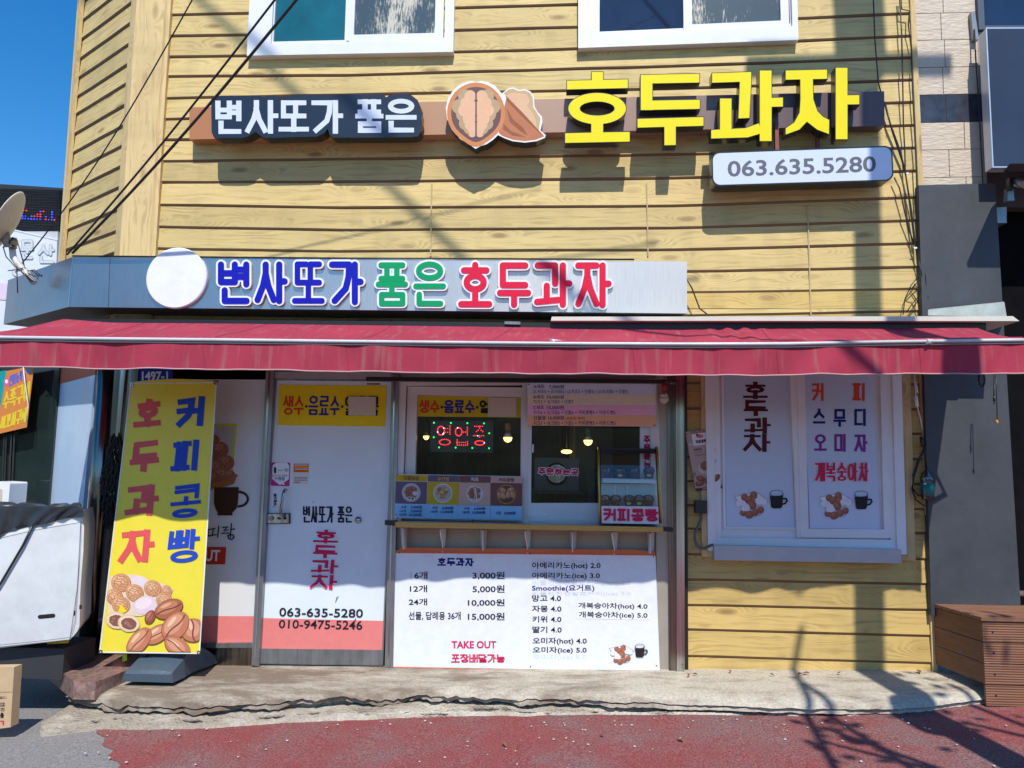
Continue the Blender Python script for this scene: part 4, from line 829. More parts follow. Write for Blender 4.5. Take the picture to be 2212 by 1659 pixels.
# ------------------------------------------------------------------ steel fascia sign
fs = thing('steel_fascia_sign', 'stainless steel fascia sign with blue, green and red Korean letters above the awning', 'fascia sign', W(800, 670, .3))
def fascia_mat():
    m = bpy.data.materials.new('brushed_fascia'); n, b = nodes(m); L = n.links; N = n.nodes.new; tc = N('ShaderNodeTexCoord')
    mp = N('ShaderNodeMapping'); mp.inputs['Scale'].default_value = (60, 60, 1.5); L.new(tc.outputs['Object'], mp.inputs[0]); a = N('ShaderNodeTexNoise'); a.inputs['Scale'].default_value = 4; a.inputs['Detail'].default_value = 6; L.new(mp.outputs[0], a.inputs['Vector'])
    c = N('ShaderNodeTexNoise'); c.inputs['Scale'].default_value = 1.4; c.inputs['Detail'].default_value = 5; L.new(tc.outputs['Object'], c.inputs['Vector'])
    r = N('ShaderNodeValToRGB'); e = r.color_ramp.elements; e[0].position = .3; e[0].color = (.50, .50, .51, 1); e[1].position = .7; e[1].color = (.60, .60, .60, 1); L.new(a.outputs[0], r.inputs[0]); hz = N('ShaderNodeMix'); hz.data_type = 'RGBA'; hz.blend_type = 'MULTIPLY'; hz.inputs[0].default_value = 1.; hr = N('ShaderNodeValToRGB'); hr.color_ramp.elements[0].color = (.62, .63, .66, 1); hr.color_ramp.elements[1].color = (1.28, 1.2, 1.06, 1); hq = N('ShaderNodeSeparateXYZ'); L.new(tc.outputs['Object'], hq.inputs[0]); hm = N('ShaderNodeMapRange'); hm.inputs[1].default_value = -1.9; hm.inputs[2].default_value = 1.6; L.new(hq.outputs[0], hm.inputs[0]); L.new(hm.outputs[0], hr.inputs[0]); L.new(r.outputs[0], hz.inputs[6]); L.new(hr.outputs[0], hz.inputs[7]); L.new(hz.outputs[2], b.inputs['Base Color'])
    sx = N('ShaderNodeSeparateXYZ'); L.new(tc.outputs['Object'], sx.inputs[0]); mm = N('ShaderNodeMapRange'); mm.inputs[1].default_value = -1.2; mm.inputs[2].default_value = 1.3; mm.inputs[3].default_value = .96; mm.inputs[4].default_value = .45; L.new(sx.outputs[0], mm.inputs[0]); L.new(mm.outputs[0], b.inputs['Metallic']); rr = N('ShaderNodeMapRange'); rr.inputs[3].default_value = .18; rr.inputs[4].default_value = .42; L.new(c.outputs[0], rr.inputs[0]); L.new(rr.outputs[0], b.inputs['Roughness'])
    bp = N('ShaderNodeBump'); bp.inputs['Strength'].default_value = .12; bp.inputs['Distance'].default_value = .02; L.new(c.outputs[0], bp.inputs['Height']); L.new(bp.outputs[0], b.inputs['Normal']); return m
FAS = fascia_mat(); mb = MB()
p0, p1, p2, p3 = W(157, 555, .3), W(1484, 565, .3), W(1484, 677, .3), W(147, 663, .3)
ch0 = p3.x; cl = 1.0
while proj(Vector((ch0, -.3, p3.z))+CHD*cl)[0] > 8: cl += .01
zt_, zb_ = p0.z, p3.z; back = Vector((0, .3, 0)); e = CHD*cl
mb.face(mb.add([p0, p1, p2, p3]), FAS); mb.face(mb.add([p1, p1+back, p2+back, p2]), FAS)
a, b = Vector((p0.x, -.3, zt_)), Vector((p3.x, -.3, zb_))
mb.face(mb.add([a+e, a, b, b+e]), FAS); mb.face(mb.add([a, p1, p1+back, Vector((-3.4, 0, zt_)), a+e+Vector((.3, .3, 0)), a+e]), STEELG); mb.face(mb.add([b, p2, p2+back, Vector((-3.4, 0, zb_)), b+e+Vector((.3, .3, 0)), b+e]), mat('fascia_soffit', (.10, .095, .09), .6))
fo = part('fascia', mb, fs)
mb = MB(); mb.tube([a+Vector((0, -.004, .006)), W(700, 559.2, .303)+Vector((0, 0, .006)), W(1370, 560.5, .303)+Vector((0, 0, 0))], .006, BLACK, 6); mb.poly([(237, 556), (238, 556), (234, 663.5), (233, 663.5)], .302, .002, STEELD); mb.poly([(156, 556), (158, 556), (148.5, 663), (146.5, 663)], .303, .004, STEEL); part('edge_trim', mb, fs)
mb = MB(); mb.lathe(W(380, 600, .33), [(0, 0), (.215, .0), (.222, -.006), (.222, -.03)], PAPER, 48, (0, -1, 0), smooth=False); part('round_panel', mb, fs)
LQ = [('변', (471, 565, 541, 656), BLUE), ('사', (550, 565, 621, 656), BLUE), ('또', (631, 565, 701, 655), BLUE), ('가', (711, 565, 785, 658), BLUE), ('품', (812, 567, 881, 661), GREEN), ('은', (893, 565, 963, 661), GREEN), ('호', (990, 566, 1063, 663), RED), ('두', (1074, 567, 1147, 664), RED), ('과', (1154, 567, 1236, 664), RED), ('자', (1243, 567, 1321, 665), RED)]
for c, q, m_ in LQ:
    w_ = 12.5 if c not in '또품은' else 11.
    mb = MB(); mb.hangul(c, bx(I2, *q), w_, WHITE, .325, .02, WHITE, rnd=True, grow=9, wv=w_); o = part('letter', mb, fs)
    mb = MB(); mb.hangul(c, bx(I2, *q), w_, m_, .329, 0, None, rnd=True, grow=1.); part('face', mb, o)
# ------------------------------------------------------------------ awning
aw = thing('awning', 'dark red fabric awning with a white front rail stretched across the whole shopfront', 'awning', W(1100, 730, .6))
def fabric(name, col):
    m = bpy.data.materials.new(name); n, b = nodes(m); L = n.links; N = n.nodes.new; tc = N('ShaderNodeTexCoord')
    g = N('ShaderNodeTexNoise'); g.inputs['Scale'].default_value = 2.2; g.inputs['Detail'].default_value = 8; g.inputs['Roughness'].default_value = .65; L.new(tc.outputs['Object'], g.inputs['Vector'])
    mp = N('ShaderNodeMapping'); mp.inputs['Scale'].default_value = (16, 3, 1.2); L.new(tc.outputs['Object'], mp.inputs[0]); s_ = N('ShaderNodeTexNoise'); s_.inputs['Scale'].default_value = 1.5; s_.inputs['Detail'].default_value = 7; L.new(mp.outputs[0], s_.inputs['Vector'])
    r = N('ShaderNodeValToRGB'); e = r.color_ramp.elements; e[0].position = .3; e[0].color = [c*.8 for c in col]+[1]; e[1].position = .7; e[1].color = [c*1.12 for c in col]+[1]; L.new(g.outputs[0], r.inputs[0])
    k = N('ShaderNodeMapRange'); k.inputs[1].default_value = .54; k.inputs[2].default_value = .74; k.inputs[4].default_value = .6; L.new(s_.outputs[0], k.inputs[0])
    mx = N('ShaderNodeMix'); mx.data_type = 'RGBA'; L.new(k.outputs[0], mx.inputs[0]); L.new(r.outputs[0], mx.inputs[6]); mx.inputs[7].default_value = (.30, .14, .13, 1); L.new(mx.outputs[2], b.inputs['Base Color'])
    b.inputs['Roughness'].default_value = .8; b.inputs['Specular IOR Level'].default_value = .25
    tr = N('ShaderNodeBsdfTranslucent'); L.new(mx.outputs[2], tr.inputs[0]); ms = N('ShaderNodeMixShader'); ms.inputs[0].default_value = .04; L.new(b.outputs[0], ms.inputs[1]); L.new(tr.outputs[0], ms.inputs[2]); L.new(ms.outputs[0], n.nodes['Material Output'].inputs[0])
    bp = N('ShaderNodeBump'); bp.inputs['Strength'].default_value = .3; bp.inputs['Distance'].default_value = .03; L.new(g.outputs[0], bp.inputs['Height']); L.new(bp.outputs[0], b.inputs['Normal']); return m
AWN = fabric('awning_fabric', (.34, .034, .064)); DA = 1.09
def daf(x): return 1.09-.05*max(0, min(2212, x))/2212
RAILP = [(-80, 726), (0, 729.5), (240, 733), (500, 735.5), (737, 738.5), (980, 741), (1250, 743.5), (1475, 744.5), (1700, 744), (1900, 740), (2100, 737), (2216, 735.5)]
VALP = [(-80, 784), (0, 790), (240, 795), (500, 799), (737, 801.5), (980, 804), (1250, 808), (1475, 809.5), (1700, 808.5), (1900, 808), (2216, 806.5)]
BACKP = [(137, 689), (240, 697), (500, 699), (737, 702), (980, 705), (1250, 708.5), (1475, 710), (1660, 708), (1700, 708), (1900, 707), (2105, 706)]
def py(tab, x): return interp(tab, x)
xa_, xb_ = -80, 2214
r5 = random.Random(11); ph = [r5.uniform(0, 6.28) for _ in range(8)]
def canopy(u, v):                                              # v: 0 at the wall, 1 at the rail
    fx = xa_+(xb_-xa_)*u; P = W(fx, py(RAILP, fx)-.5, daf(fx))
    gx = 137+(2105-137)*u; Q = W(gx, py(BACKP, gx), .34)
    o = P*v+Q*(1-v); s_ = math.sin(v*math.pi)
    o.z += s_*(-.012+.012*math.sin(u*23+ph[0])+.006*math.sin(u*57+ph[1]+v*3))+(.012*math.exp(-((u-.735)/.03)**2)*math.sin(u*330) if v < .9 else 0)*(1-v*.5)+.004*math.sin(u*140+ph[5])*(1-abs(2*v-1))
    return o
mb = MB(); mb.grid(220, 10, canopy, AWN); part('canopy', mb, aw)
fold_c = [(r5.uniform(0, 1), r5.uniform(.006, .022), r5.uniform(-.02, .02), r5.choice((-1, 1))*r5.uniform(.5, 1)) for _ in range(60)]
def valance(u, v):
    fx = xa_+(xb_-xa_)*u; P = W(fx, py(RAILP, fx)-.5, daf(fx)); Q = W(fx, py(VALP, fx), daf(fx)); o = P*(1-v)+Q*v
    k = 0
    for c, wd, sk, am in fold_c: k += am*math.exp(-((u-c-sk*v)/wd)**2)
    o.y += k*.012*(.25+.75*v) - .006*v + .005*math.sin(u*90+ph[2]+v*2)*v; o.z += (.0022*math.sin(u*61+ph[3])+.003*math.sin(u*19+ph[4])+.0012*math.sin(u*150))*v; return o
mb = MB(); mb.grid(330, 8, valance, AWN); part('valance', mb, aw)
mb = MB()
for u_ in (.09, .225, .36, .495, .63, .765, .9): mb.tube([valance(u_+.0006*j, j/6)+Vector((0, -.001, 0)) for j in range(7)], .0012, mat('seam', (.20, .02, .035), .9), 4)
for u_ in (.09, .225, .36, .495, .63, .765, .9): mb.tube([canopy(u_, j/8)+Vector((0, 0, .001)) for j in range(9)], .0014, mat('seam', (.20, .02, .035), .9), 4)
part('seams', mb, aw)
mb = MB(); pts = [valance(i/160, 1.) + Vector((0, -.002, -.002)) for i in range(161)]; mb.tube(pts, .0045, mat('hem', (.45, .27, .28), .8), 5); part('hem', mb, aw)
RAILM = mat('white_rail', (.52, .53, .55), .4, .1, 3, dirt=.35)
mb = MB(); pts = [W(x_, py(RAILP, x_), daf(x_)+.012) for x_ in [xa_+(xb_-xa_)*i/80 for i in range(81)]]
mb.tube([p+Vector((0, 0, .003)) for p in pts], .0105, RAILM, 8); mb.tube([p+Vector((0, .006, -.014)) for p in pts], .006, mat('rail_grey', (.2, .2, .2), .5), 6); mb.tube([p+Vector((0, .022, .013)) for p in pts], .012, AWN, 8); part('front_rail', mb, aw)
mb = MB(); CRM = mat('cream_hood', (.62, .60, .52), .45, .05, 3, dirt=.25)
mb.prism([W(1192, 684, .42), W(2188, 683, .42), W(2202, 693.5, .42), W(1190, 692.5, .42)], [W(1192, 684, .42)+Vector((0, .36, .05)), W(2188, 683, .42)+Vector((0, .36, .05)), W(2202, 693.5, .42)+Vector((0, .36, -.0)), W(1190, 692.5, .42)+Vector((0, .36, 0))], CRM); part('hood', mb, aw)
mb = MB(); mb.poly([(1190, 694), (2130, 696), (2130, 726), (1190, 722)], .36, .36, BLACK); mb.poly([(140, 688), (1189, 697), (1189, 722), (140, 712)], .325, .33, BLACK); mb.poly([(1090, 694), (1124, 695), (1124, 701), (1090, 700)], .36, .03, STEELG); part('roller_sun_block', mb, aw)  # roller, enlarged with black blocks back to the wall to stop sun leaking through
for xx in (300, 1180, 1990):
    mb = MB(); A_ = W(xx, 735, .33); B_ = W(xx, 752, .8); C_ = W(xx+10, 738, DA-.03); mb.tube([A_, Vector((A_.x+.35, -.75, A_.z-.12)), C_], .018, RAILM, 6); part('arm', mb, aw)
mb = MB(); k0 = W(2120, 806, .75); mb.tube([k0+Vector((0, 0, .05)), k0], .006, BLACK, 6)
ring = [k0+Vector((.018*math.sin(a), 0, -.04+.04*math.cos(a))) for a in [i*math.pi/8 for i in range(17)]]; mb.tube(ring, .006, BLACK, 6); part('crank_eye', mb, aw)
bar = MB(); bar.poly([A11(160, 782), A11(2180, 802), A11(2182, 826), A11(160, 808)], .34, .05, BLACK); 
bt = solo('hanging_bar', bar, 'black metal bar slung under the awning above the door and takeaway window', 'bar')
mb = MB()
for x, y in ((210, 828), (2140, 815)): mb.poly([A11(x-45, y-4), A11(x+40, y-4), A11(x+40, y+5), A11(x-45, y+5)], .35, .02, STEEL); mb.tube([W(*A11(x, y+2), .36), W(*A11(x, y+14), .36)], .004, STEEL, 5)
part('hook', mb, bt)
# ------------------------------------------------------------------ counter
ct = thing('counter_shelf', 'narrow wooden counter shelf on white brackets below the takeaway window', 'counter', W(1140, 1190, .1))
TOPM = mat('counter_top', (.10, .085, .07), .12, .25, 3, coat=.5)
f0, f1, f2, f3 = W(850, 1126.5, .27), W(1433, 1138, .27), W(1433, 1149, .27), W(850, 1138.5, .27)
mb = MB(); bk = Vector((0, .26, .0)); mb.prism([f0, f1, f2, f3], [p+bk for p in (f0, f1, f2, f3)], TOPM); part('board', mb, ct)
mb = MB(); WE = mat('varnished_edge', (.52, .30, .06), .35, .2, 10, stretch=(2, 1, 30)); mb.poly([(850, 1127.5), (1433, 1139), (1433, 1149.5), (850, 1139)], .274, .004, WE); part('edge', mb, ct)
mb = MB(); mb.poly([(831, 1124), (853, 1125), (853, 1136), (831, 1134)], .28, .08, BLACK); part('end_cap', mb, ct); mb = MB(); mb.poly([A12(2088, 98), A12(2150, 102), A12(2150, 130), A12(2088, 124)], .28, .08, BLACK); part('end_cap', mb, ct)
BR = mat('bracket_white', (.60, .58, .55), .4, .06, 5)
for i, x in enumerate((868, 951, 1040, 1134, 1234, 1322, 1402)):
    mb = MB(); y = 1140+(x-850)*.0185
    if i % 2 == 0: mb.poly([(x-3, y), (x+12, y), (x+9, y+48), (x, y+48)], .03, .02, BR); mb.poly([(x+1, y+2), (x+4, y+2), (x+4, y+46), (x+2, y+46)], .16, .13, BR)
    else:
        mb.poly([(x+2, y), (x+13, y), (x+10, y+45), (x+4, y+45)], .03, .02, BR); p = [W(x, y+2, .23), W(x+1, y+14, .18), W(x+5, y+36, .06), W(x+5, y+50, .05), W(x+6, y+48, .03)]; mb.tube(p, .005, BR, 6)
    part('bracket', mb, ct)
# ------------------------------------------------------------------ bakery display case
dc = thing('bakery_display_case', 'small curved glass display case with red lettering standing on the counter right end', 'display case', W(1360, 1135, .2))
T = B2; GOLD = mat('gold_trim', (.50, .30, .03), .3, .2, 8, metal=.6)
mb = MB(); mb.poly([T(776, 1360), T(1385, 1365), T(1392, 1542), T(772, 1532)], .235, .19, mat('case_base', (.66, .66, .70), .35)); base_ = part('base', mb, dc)
mb = MB(); mb.hangul('커피콩빵', [T(806, 1385), T(1358, 1390), T(1356, 1515), T(806, 1508)], 5., ink('pale_pink', (.70, .42, .48)), .236, rnd=True, grow=1.6, wv=4); mb.hangul('커피콩빵', [T(806, 1385), T(1358, 1390), T(1356, 1515), T(806, 1508)], 5., CRIM, .2395, rnd=True); part('lettering', mb, base_)
def casep(x, y, v): return None
prof = [(1360, .235), (1250, .237), (1100, .228), (950, .205), (860, .18), (800, .15), (772, .11)]
def sidetube(xb, xt, mt, r):
    n = len(prof); return [W(*T(xb+(xt-xb)*((1540-y)/768), y), d) for y, d in [(1535, .237)]+prof]
for x0_, x1_, sg_ in ((768, 758, 1), (1388, 1345, -1)):
    mb = MB(); mb.tube(sidetube(x0_, x1_, GOLD, 0), .008, GOLD, 6); mb.tube([p+Vector((.008*sg_, .004, 0)) for p in sidetube(x0_, x1_, GOLD, 0)], .007, BLACK, 6); part('frame', mb, dc)
mb = MB(); mb.prism([W(*T(762, 770), .13), W(*T(1350, 782), .13), W(*T(1345, 832), .165), W(*T(772, 824), .165)], [W(*T(762, 770), .13)+Vector((0, .1, 0)), W(*T(1350, 782), .13)+Vector((0, .1, 0)), W(*T(1345, 832), .165)+Vector((0, .1, 0)), W(*T(772, 824), .165)+Vector((0, .1, 0))], mat('case_lid', (.12, .12, .13), .3, metal=.5)); part('lid', mb, dc)
CG = glass('case_glass', (.90, .95, .96), .06)
mb = MB(); L_ = sidetube(776, 770, 0, 0); R_ = sidetube(1380, 1340, 0, 0); a = mb.add(L_[1:-1]); b = mb.add(R_[1:-1])
for i in range(len(a)-1): mb.face((a[i], b[i], b[i+1], a[i+1]), CG)
part('front_glass', mb, dc)
mb = MB(); SHF = mat('shelf_white', (.62, .68, .70), .3); mb.poly([T(800, 1080), T(1342, 1092), T(1342, 1132), T(800, 1124)], .19, .14, SHF); part('shelf', mb, dc)
mb = MB(); mb.poly([T(770, 1140), T(1330, 1140), T(1330, 1375), T(770, 1375)], .055, .01, mat('case_back', (.36, .44, .48), .3)); mb.poly([T(920, 1145), T(930, 1145), T(930, 1370), T(920, 1370)], .062, .01, SHF); mb.poly([T(1045, 1145), T(1055, 1145), T(1055, 1370), T(1045, 1370)], .062, .01, SHF); part('back_panel', mb, dc)
CUPG = glass('clear_plastic', (.88, .88, .88), .1)
def cup(cx, cy, wpx, d, lab, grp, tag_):
    P = W(*T(cx, cy), d); r = wpx/2*.3917/1.8228/ (FPX/(5.6-d)); t = thing('pastry_cup', lab, 'pastry cup', P, grp)
    mb = MB(); mb.lathe(P, [(r*.72, 0), (r*.92, r*1.0), (r, r*1.02), (r, r*1.1)], mat('cup_card', (.16, .06, .04), .5, .2, 30), 16); part('cup', mb, t)
    mb = MB(); mb.lathe(P, [(r*1.02, r*1.1), (r*.98, r*1.5), (r*.75, r*1.9), (r*.3, r*2.1), (0, r*2.12)], CUPG, 16); part('lid', mb, t)
    mb = MB()
    for k in range(6):
        a = k*1.05; c = P+Vector((r*.5*math.cos(a), r*.5*math.sin(a), r*1.25+.1*r*(k % 2)))
        mb.lathe(c-Vector((0, 0, r*.3)), [(0, 0), (r*.3, r*.15), (r*.36, r*.32), (r*.25, r*.55), (0, r*.62)], CAKE[k % 2+1], 8)
    part('pastry', mb, t)
    mb = MB(); c = T(cx, cy)
    if tag_ == 'g': mb.oval(c[0], c[1]-6, 5, 3, ink('sticker_green', (.45, .55, .10)), d+r*.98)
    else: mb.flat([(c[0]+2, c[1]-22), (c[0]+5, c[1]-22), (c[0]+6, c[1]-13), (c[0]+3, c[1]-13)], BLK, d+r*.9); mb.flat([(c[0]+3, c[1]-21), (c[0]+4.2, c[1]-21), (c[0]+5, c[1]-14), (c[0]+3.8, c[1]-14)], PAPER, d+r*.9)
    part('sticker', mb, t)
for cx, tg, lb in ((838, 'b', 'dome lidded pastry cup at the left end of the upper display shelf'), (975, 'g', 'dome lidded pastry cup with a green sticker, second on the upper display shelf'), (1117, 'b', 'dome lidded pastry cup with a black tag, third on the upper display shelf'), (1265, 'g', 'domed pastry cup with green sticker at the right end of the upper display shelf')): cup(cx, 1080, 112, .125, lb, 'pastry cups on the upper case shelf', tg)
for cx, tg, lb in ((826, 'b', 'dome lidded pastry cup at the left end of the case floor'), (930, 'b', 'dome lidded pastry cup with a slanted black tag, second on the case floor'), (1063, 'g', 'wide pastry cup in the middle of the case floor'), (1165, 'g', 'pastry cup fourth along the case floor'), (1258, 'b', 'pastry cup at the right end of the case floor behind glass')): cup(cx, 1362, 108, .13, lb, 'pastry cups on the case floor', tg)
# ------------------------------------------------------------------ boards and posters
def board(name, q, d, mt, label, cat, t=.006):
    mb = MB(); mb.poly(q, d, t, mt); return solo(name, mb, label, cat)
def screws(o, pts, d):
    mb = MB()
    for x, y in pts: mb.oval(x, y, 1.6, 1.6, BLACK, d, n=8)
    part('screw', mb, o)
# price board under the counter
T = A12
pb = board('price_board', [T(335, 248), T(2035, 262), T(2065, 1053), T(318, 1018)], .035, ink('board_white', (.70, .74, .80), .3), 'large white price list board with orange edges standing under the counter', 'menu board', .02)
mb = MB(); mb.flat([T(335, 247), T(2036, 261), T(2037, 282), T(334, 266)], ORNG, .036); mb.flat([T(319, 1002), T(2064, 1032), T(2065, 1054), T(318, 1019)], ORNG, .036); part('border', mb, pb)
mb = MB(); mb.poly([T(378, 230), T(1900, 244), T(2030, 258), T(2030, 272), T(378, 252)], .06, .02, ORNG); part('top_rail', mb, pb)
mb = MB(); d = .036; O = .017
GH = ink('ghost', (.58, .61, .67))
mb.text('아메리카노(hot) 1.5', bx(T, 1238, 300, 1676, 340), GH, d); mb.text('아메리카노(ice) 2.0', bx(T, 1238, 374, 1676, 402), GH, d); mb.text('비플렌천연발효커피(hot) 2.5', bx(T, 1238, 440, 1876, 480), GH, d); mb.text('비플렌천연발효커피(ice) 3.0', bx(T, 1238, 515, 1876, 545), GH, d); mb.text('오미자(ice) 5.0', bx(T, 1240, 922, 1588, 962), GH, d); mb.text('1', bx(T, 446, 386, 458, 430), GH, d)
mb.hangul('호두과자', [T(624, 296), T(858, 300), T(858, 352), T(622, 348)], 3.5, NAVY, d)
mb.flat([T(1524, 575), T(2000, 588), T(2002, 700), T(1522, 692)], PAPER, d)
for s_, q, o_ in (('6개', (473, 386, 558, 435), O), ('3,000원', (850, 386, 1058, 438), O), ('12개', (444, 474, 556, 520), O), ('5,000원', (850, 474, 1058, 526), O), ('24개', (437, 560, 556, 606), O), ('10,000원', (820, 564, 1058, 613), O), ('선물, 답례용 36개', (436, 646, 774, 702), O), ('15,000원', (820, 652, 1058, 705), O),
                 ('아메리카노(hot) 2.0', (1236, 325, 1680, 374), O), ('아메리카노(ice) 3.0', (1236, 392, 1676, 438), O), ('망고 4.0', (1236, 538, 1424, 580), O), ('자몽 4.0', (1236, 606, 1426, 648), O), ('키위 4.0', (1238, 674, 1426, 716), O), ('딸기 4.0', (1238, 741, 1428, 784), O), ('오미자(hot) 4.0', (1240, 814, 1590, 862), O), ('오미자(ice) 5.0', (1240, 874, 1590, 920), O)):
    mb.text(s_, bx(T, *q), BLK, d, o_)
mb.text('개복숭아차(hot) 4.0', [T(1536, 586), T(1984, 592), T(1984, 636), T(1536, 630)], BLK, d+.001, O); mb.text('개복숭아차(ice) 5.0', [T(1538, 644), T(1984, 650), T(1984, 694), T(1538, 690)], BLK, d+.001, O)
mb.text('Smoothie(요거트)', bx(T, 1236, 472, 1640, 518), NAVY, d, .016); mb.text('TAKE OUT', bx(T, 714, 836, 1004, 884), CRIM, d, .028); mb.hangul('포장배달가능', bx(T, 712, 922, 1060, 976), 2.9, CRIM, d, gap=.05)
part('lettering', mb, pb)
mb = MB(); tray(mb, T, 1740, 850, .56)
for i in range(len(mb.v)): mb.v[i] = mb.v[i]+Vector((0, -.036, 0))
part('picture', mb, pb)
screws(pb, [T(375, 263), T(1224, 272), T(2024, 287), T(332, 988), T(1226, 1002), T(2042, 997)], .037)
# set menu board
T = B2
sb = board('set_menu_board', [T(42, 95), T(1335, 92), T(1332, 562), T(45, 550)], .075, ink('set_blue', (.62, .74, .92)), 'menu board with blue, beige, pink and orange bands listing set prices', 'menu board')
mb = MB()
for y0, y1, c in ((236, 342, ink('set_beige', (.78, .74, .62))), (342, 445, ink('set_pink', (.85, .50, .76))), (445, 560, ink('set_orange', (.85, .46, .28)))): mb.flat([T(46, y0), T(1333, y0+4), T(1333, min(y1+4, 561)), T(46, min(y1, 550))], c, .0755)
part('band', mb, sb)
mb = MB(); d = .076
for s_, q, o_, m_ in (('A세트', (104, 138, 214, 178), .014, NAVY), ('7,000원', (260, 140, 412, 182), .014, NAVY), ('(1.치즈5 + 슈크림5) / (2.치즈5 + 단팥5) / (3.슈크림5 + 단팥5)', (104, 188, 1056, 232), .007, NAVY), ('B세트', (104, 243, 212, 282), .014, NAVY), ('10,000원', (240, 244, 410, 285), .014, NAVY), ('치즈5 + 슈크림5 + 단팥5', (104, 290, 504, 330), .007, NAVY), ('C세트', (102, 348, 210, 388), .014, NAVY), ('15,000원', (238, 348, 410, 391), .014, NAVY), ('치즈6 + 슈크림6 + 단팥6 + 커피콩빵5 + 아몬드빵5', (102, 398, 928, 440), .007, NAVY), ('선물용 16,000원', (100, 452, 410, 496), .014, NAVY), ('(30분전 예약)', (424, 462, 620, 498), .007, ink('dark_red', (.35, .014, .03))), ('치즈5 + 슈크림5 + 단팥5 + 커피콩빵5 + 아몬드빵5', (102, 504, 928, 548), .007, NAVY), ('추세트  4,000원  (1.치즈5 + 단팥5 / 2.슈크림 + 단팥5)', (104, 88, 1056, 116), .012, NAVY)):
    mb.text(s_, bx(T, *q), m_, d, o_)
part('lettering', mb, sb); mb = MB(); mb.oval(*T(1176, 108), 10, 2.2, RED, d); mb.oval(*T(1176, 107), 4, 1.2, YEL, d+.0003); part('emblem', mb, sb)
screws(sb, [T(56, 136), T(1304, 132), T(1320, 548)], .078)
# flavour board
T = B1
fb = board('flavour_board', [T(52, 1036), T(1322, 1060), T(1316, 1505), T(34, 1478)], .07, ink('flav_white', (.62, .64, .68)), 'board of four bread flavours with round photos standing on the counter left end', 'menu board')
HC = [ink('f_gold', (.52, .36, .02)), ink('f_plum', (.14, .10, .16)), ink('f_brown', (.18, .075, .07)), ink('f_peach', (.56, .36, .30))]; PC = [HC[1], HC[0], HC[3], HC[2]]; CB = ink('f_blue', (.30, .52, .76))
xs_ = [(50, 366), (370, 682), (686, 998), (1003, 1318)]; mb = MB(); tx = MB(); tx.k = 60
for i, (a, b) in enumerate(xs_):
    sl = lambda x, y: T(x-(y-1040)*.035 if x < 700 else x-(y-1040)*.012, y+(x-50)*.019)
    mb.flat([sl(a, 1042), sl(b, 1042), sl(b, 1106), sl(a, 1106)], HC[i], .0705); mb.flat([sl(a, 1110), sl(b, 1110), sl(b, 1334), sl(a, 1334)], PC[i], .0705); mb.flat([sl(a, 1338), sl(b, 1338), sl(b, 1470), sl(a, 1470)], CB, .0705)
    cx, cy = sl((a+b)/2, 1220); mb.oval(cx, cy, 20.5, 20.5, [HC[3], WHITE, HC[0], HC[0]][i], .071, n=30); mb.oval(cx, cy, 19.3, 19.3, [ink('pl1', (.45, .46, .52)), ink('pl2', (.42, .42, .44)), ink('pl3', (.50, .52, .56)), ink('pl4', (.12, .06, .045))][i], .071, n=30)
    if i < 3:
        for k in range(8): an = k*.8; walnut(mb, cx+(9.5*math.cos(an) if k else 0), cy+(8.5*math.sin(an) if k else 0)-1, 5.6, .0715, light=(i == 1 and k % 2 == 0), ang=k*40)
        if i == 0: mb.oval(cx+9, cy+2, 6.5, 5, ink('wrapped2', (.6, .55, .62)), .074, jit=.1); mb.oval(cx-4, cy+12, 4, 3.4, WHITE, .074); mb.oval(cx-4, cy+12, 2.7, 2.3, CAKE[2], .0742); mb.oval(cx+3, cy+13, 4.4, 3.8, WHITE, .0744); mb.oval(cx+3, cy+13, 3, 2.6, CAKE[2], .0746)
        if i == 1: [mb.oval(cx+px_, cy+py_, 5, 4.2, ink('custard', (.55, .42, .20)), .074, jit=.1) for px_, py_ in ((-9, 6), (9, 6), (-2, -2), (8, -8))]
        if i == 2: mb.ribbon([(cx+1, cy-12), (cx+3, cy), (cx+4, cy+12)], False, 2.6, .074, 0, ink('cheese', (.62, .58, .46))); mb.ribbon([(cx-2, cy-12), (cx+1, cy+2), (cx-1, cy+13)], False, 1.4, .074, 0, ink('cheese', (.62, .58, .46)))
    else:
        for px_, py_, an in ((-8, -9, 30), (9, -9, -20), (-14, 2, 60), (14, 1, 80), (-7, 3, 65), (4, 1, 100)): bean(mb, cx+px_, cy+py_, 8.5, 5.6, an, .0715, (ink('bb1', (.46, .22, .12)), ink('bb2', (.58, .32, .19)), ink('bb3', (.13, .045, .02)), ink('bb4', (.66, .42, .28))))
    nm, c_ = (('단팥앙금', ink('f_brown', (.18, .075, .07))), ('슈크림', ink('f_gold2', (.60, .46, .06))), ('치즈', WHITE), ('커피콩빵', ink('f_brown', (.18, .075, .07))))[i]
    m_ = (a+b)/2; hw_ = (78, 58, 40, 78)[i]; tx.text(nm, [sl(m_-hw_, 1056), sl(m_+hw_, 1056), sl(m_+hw_, 1096), sl(m_-hw_, 1096)], c_, .0712, .02)
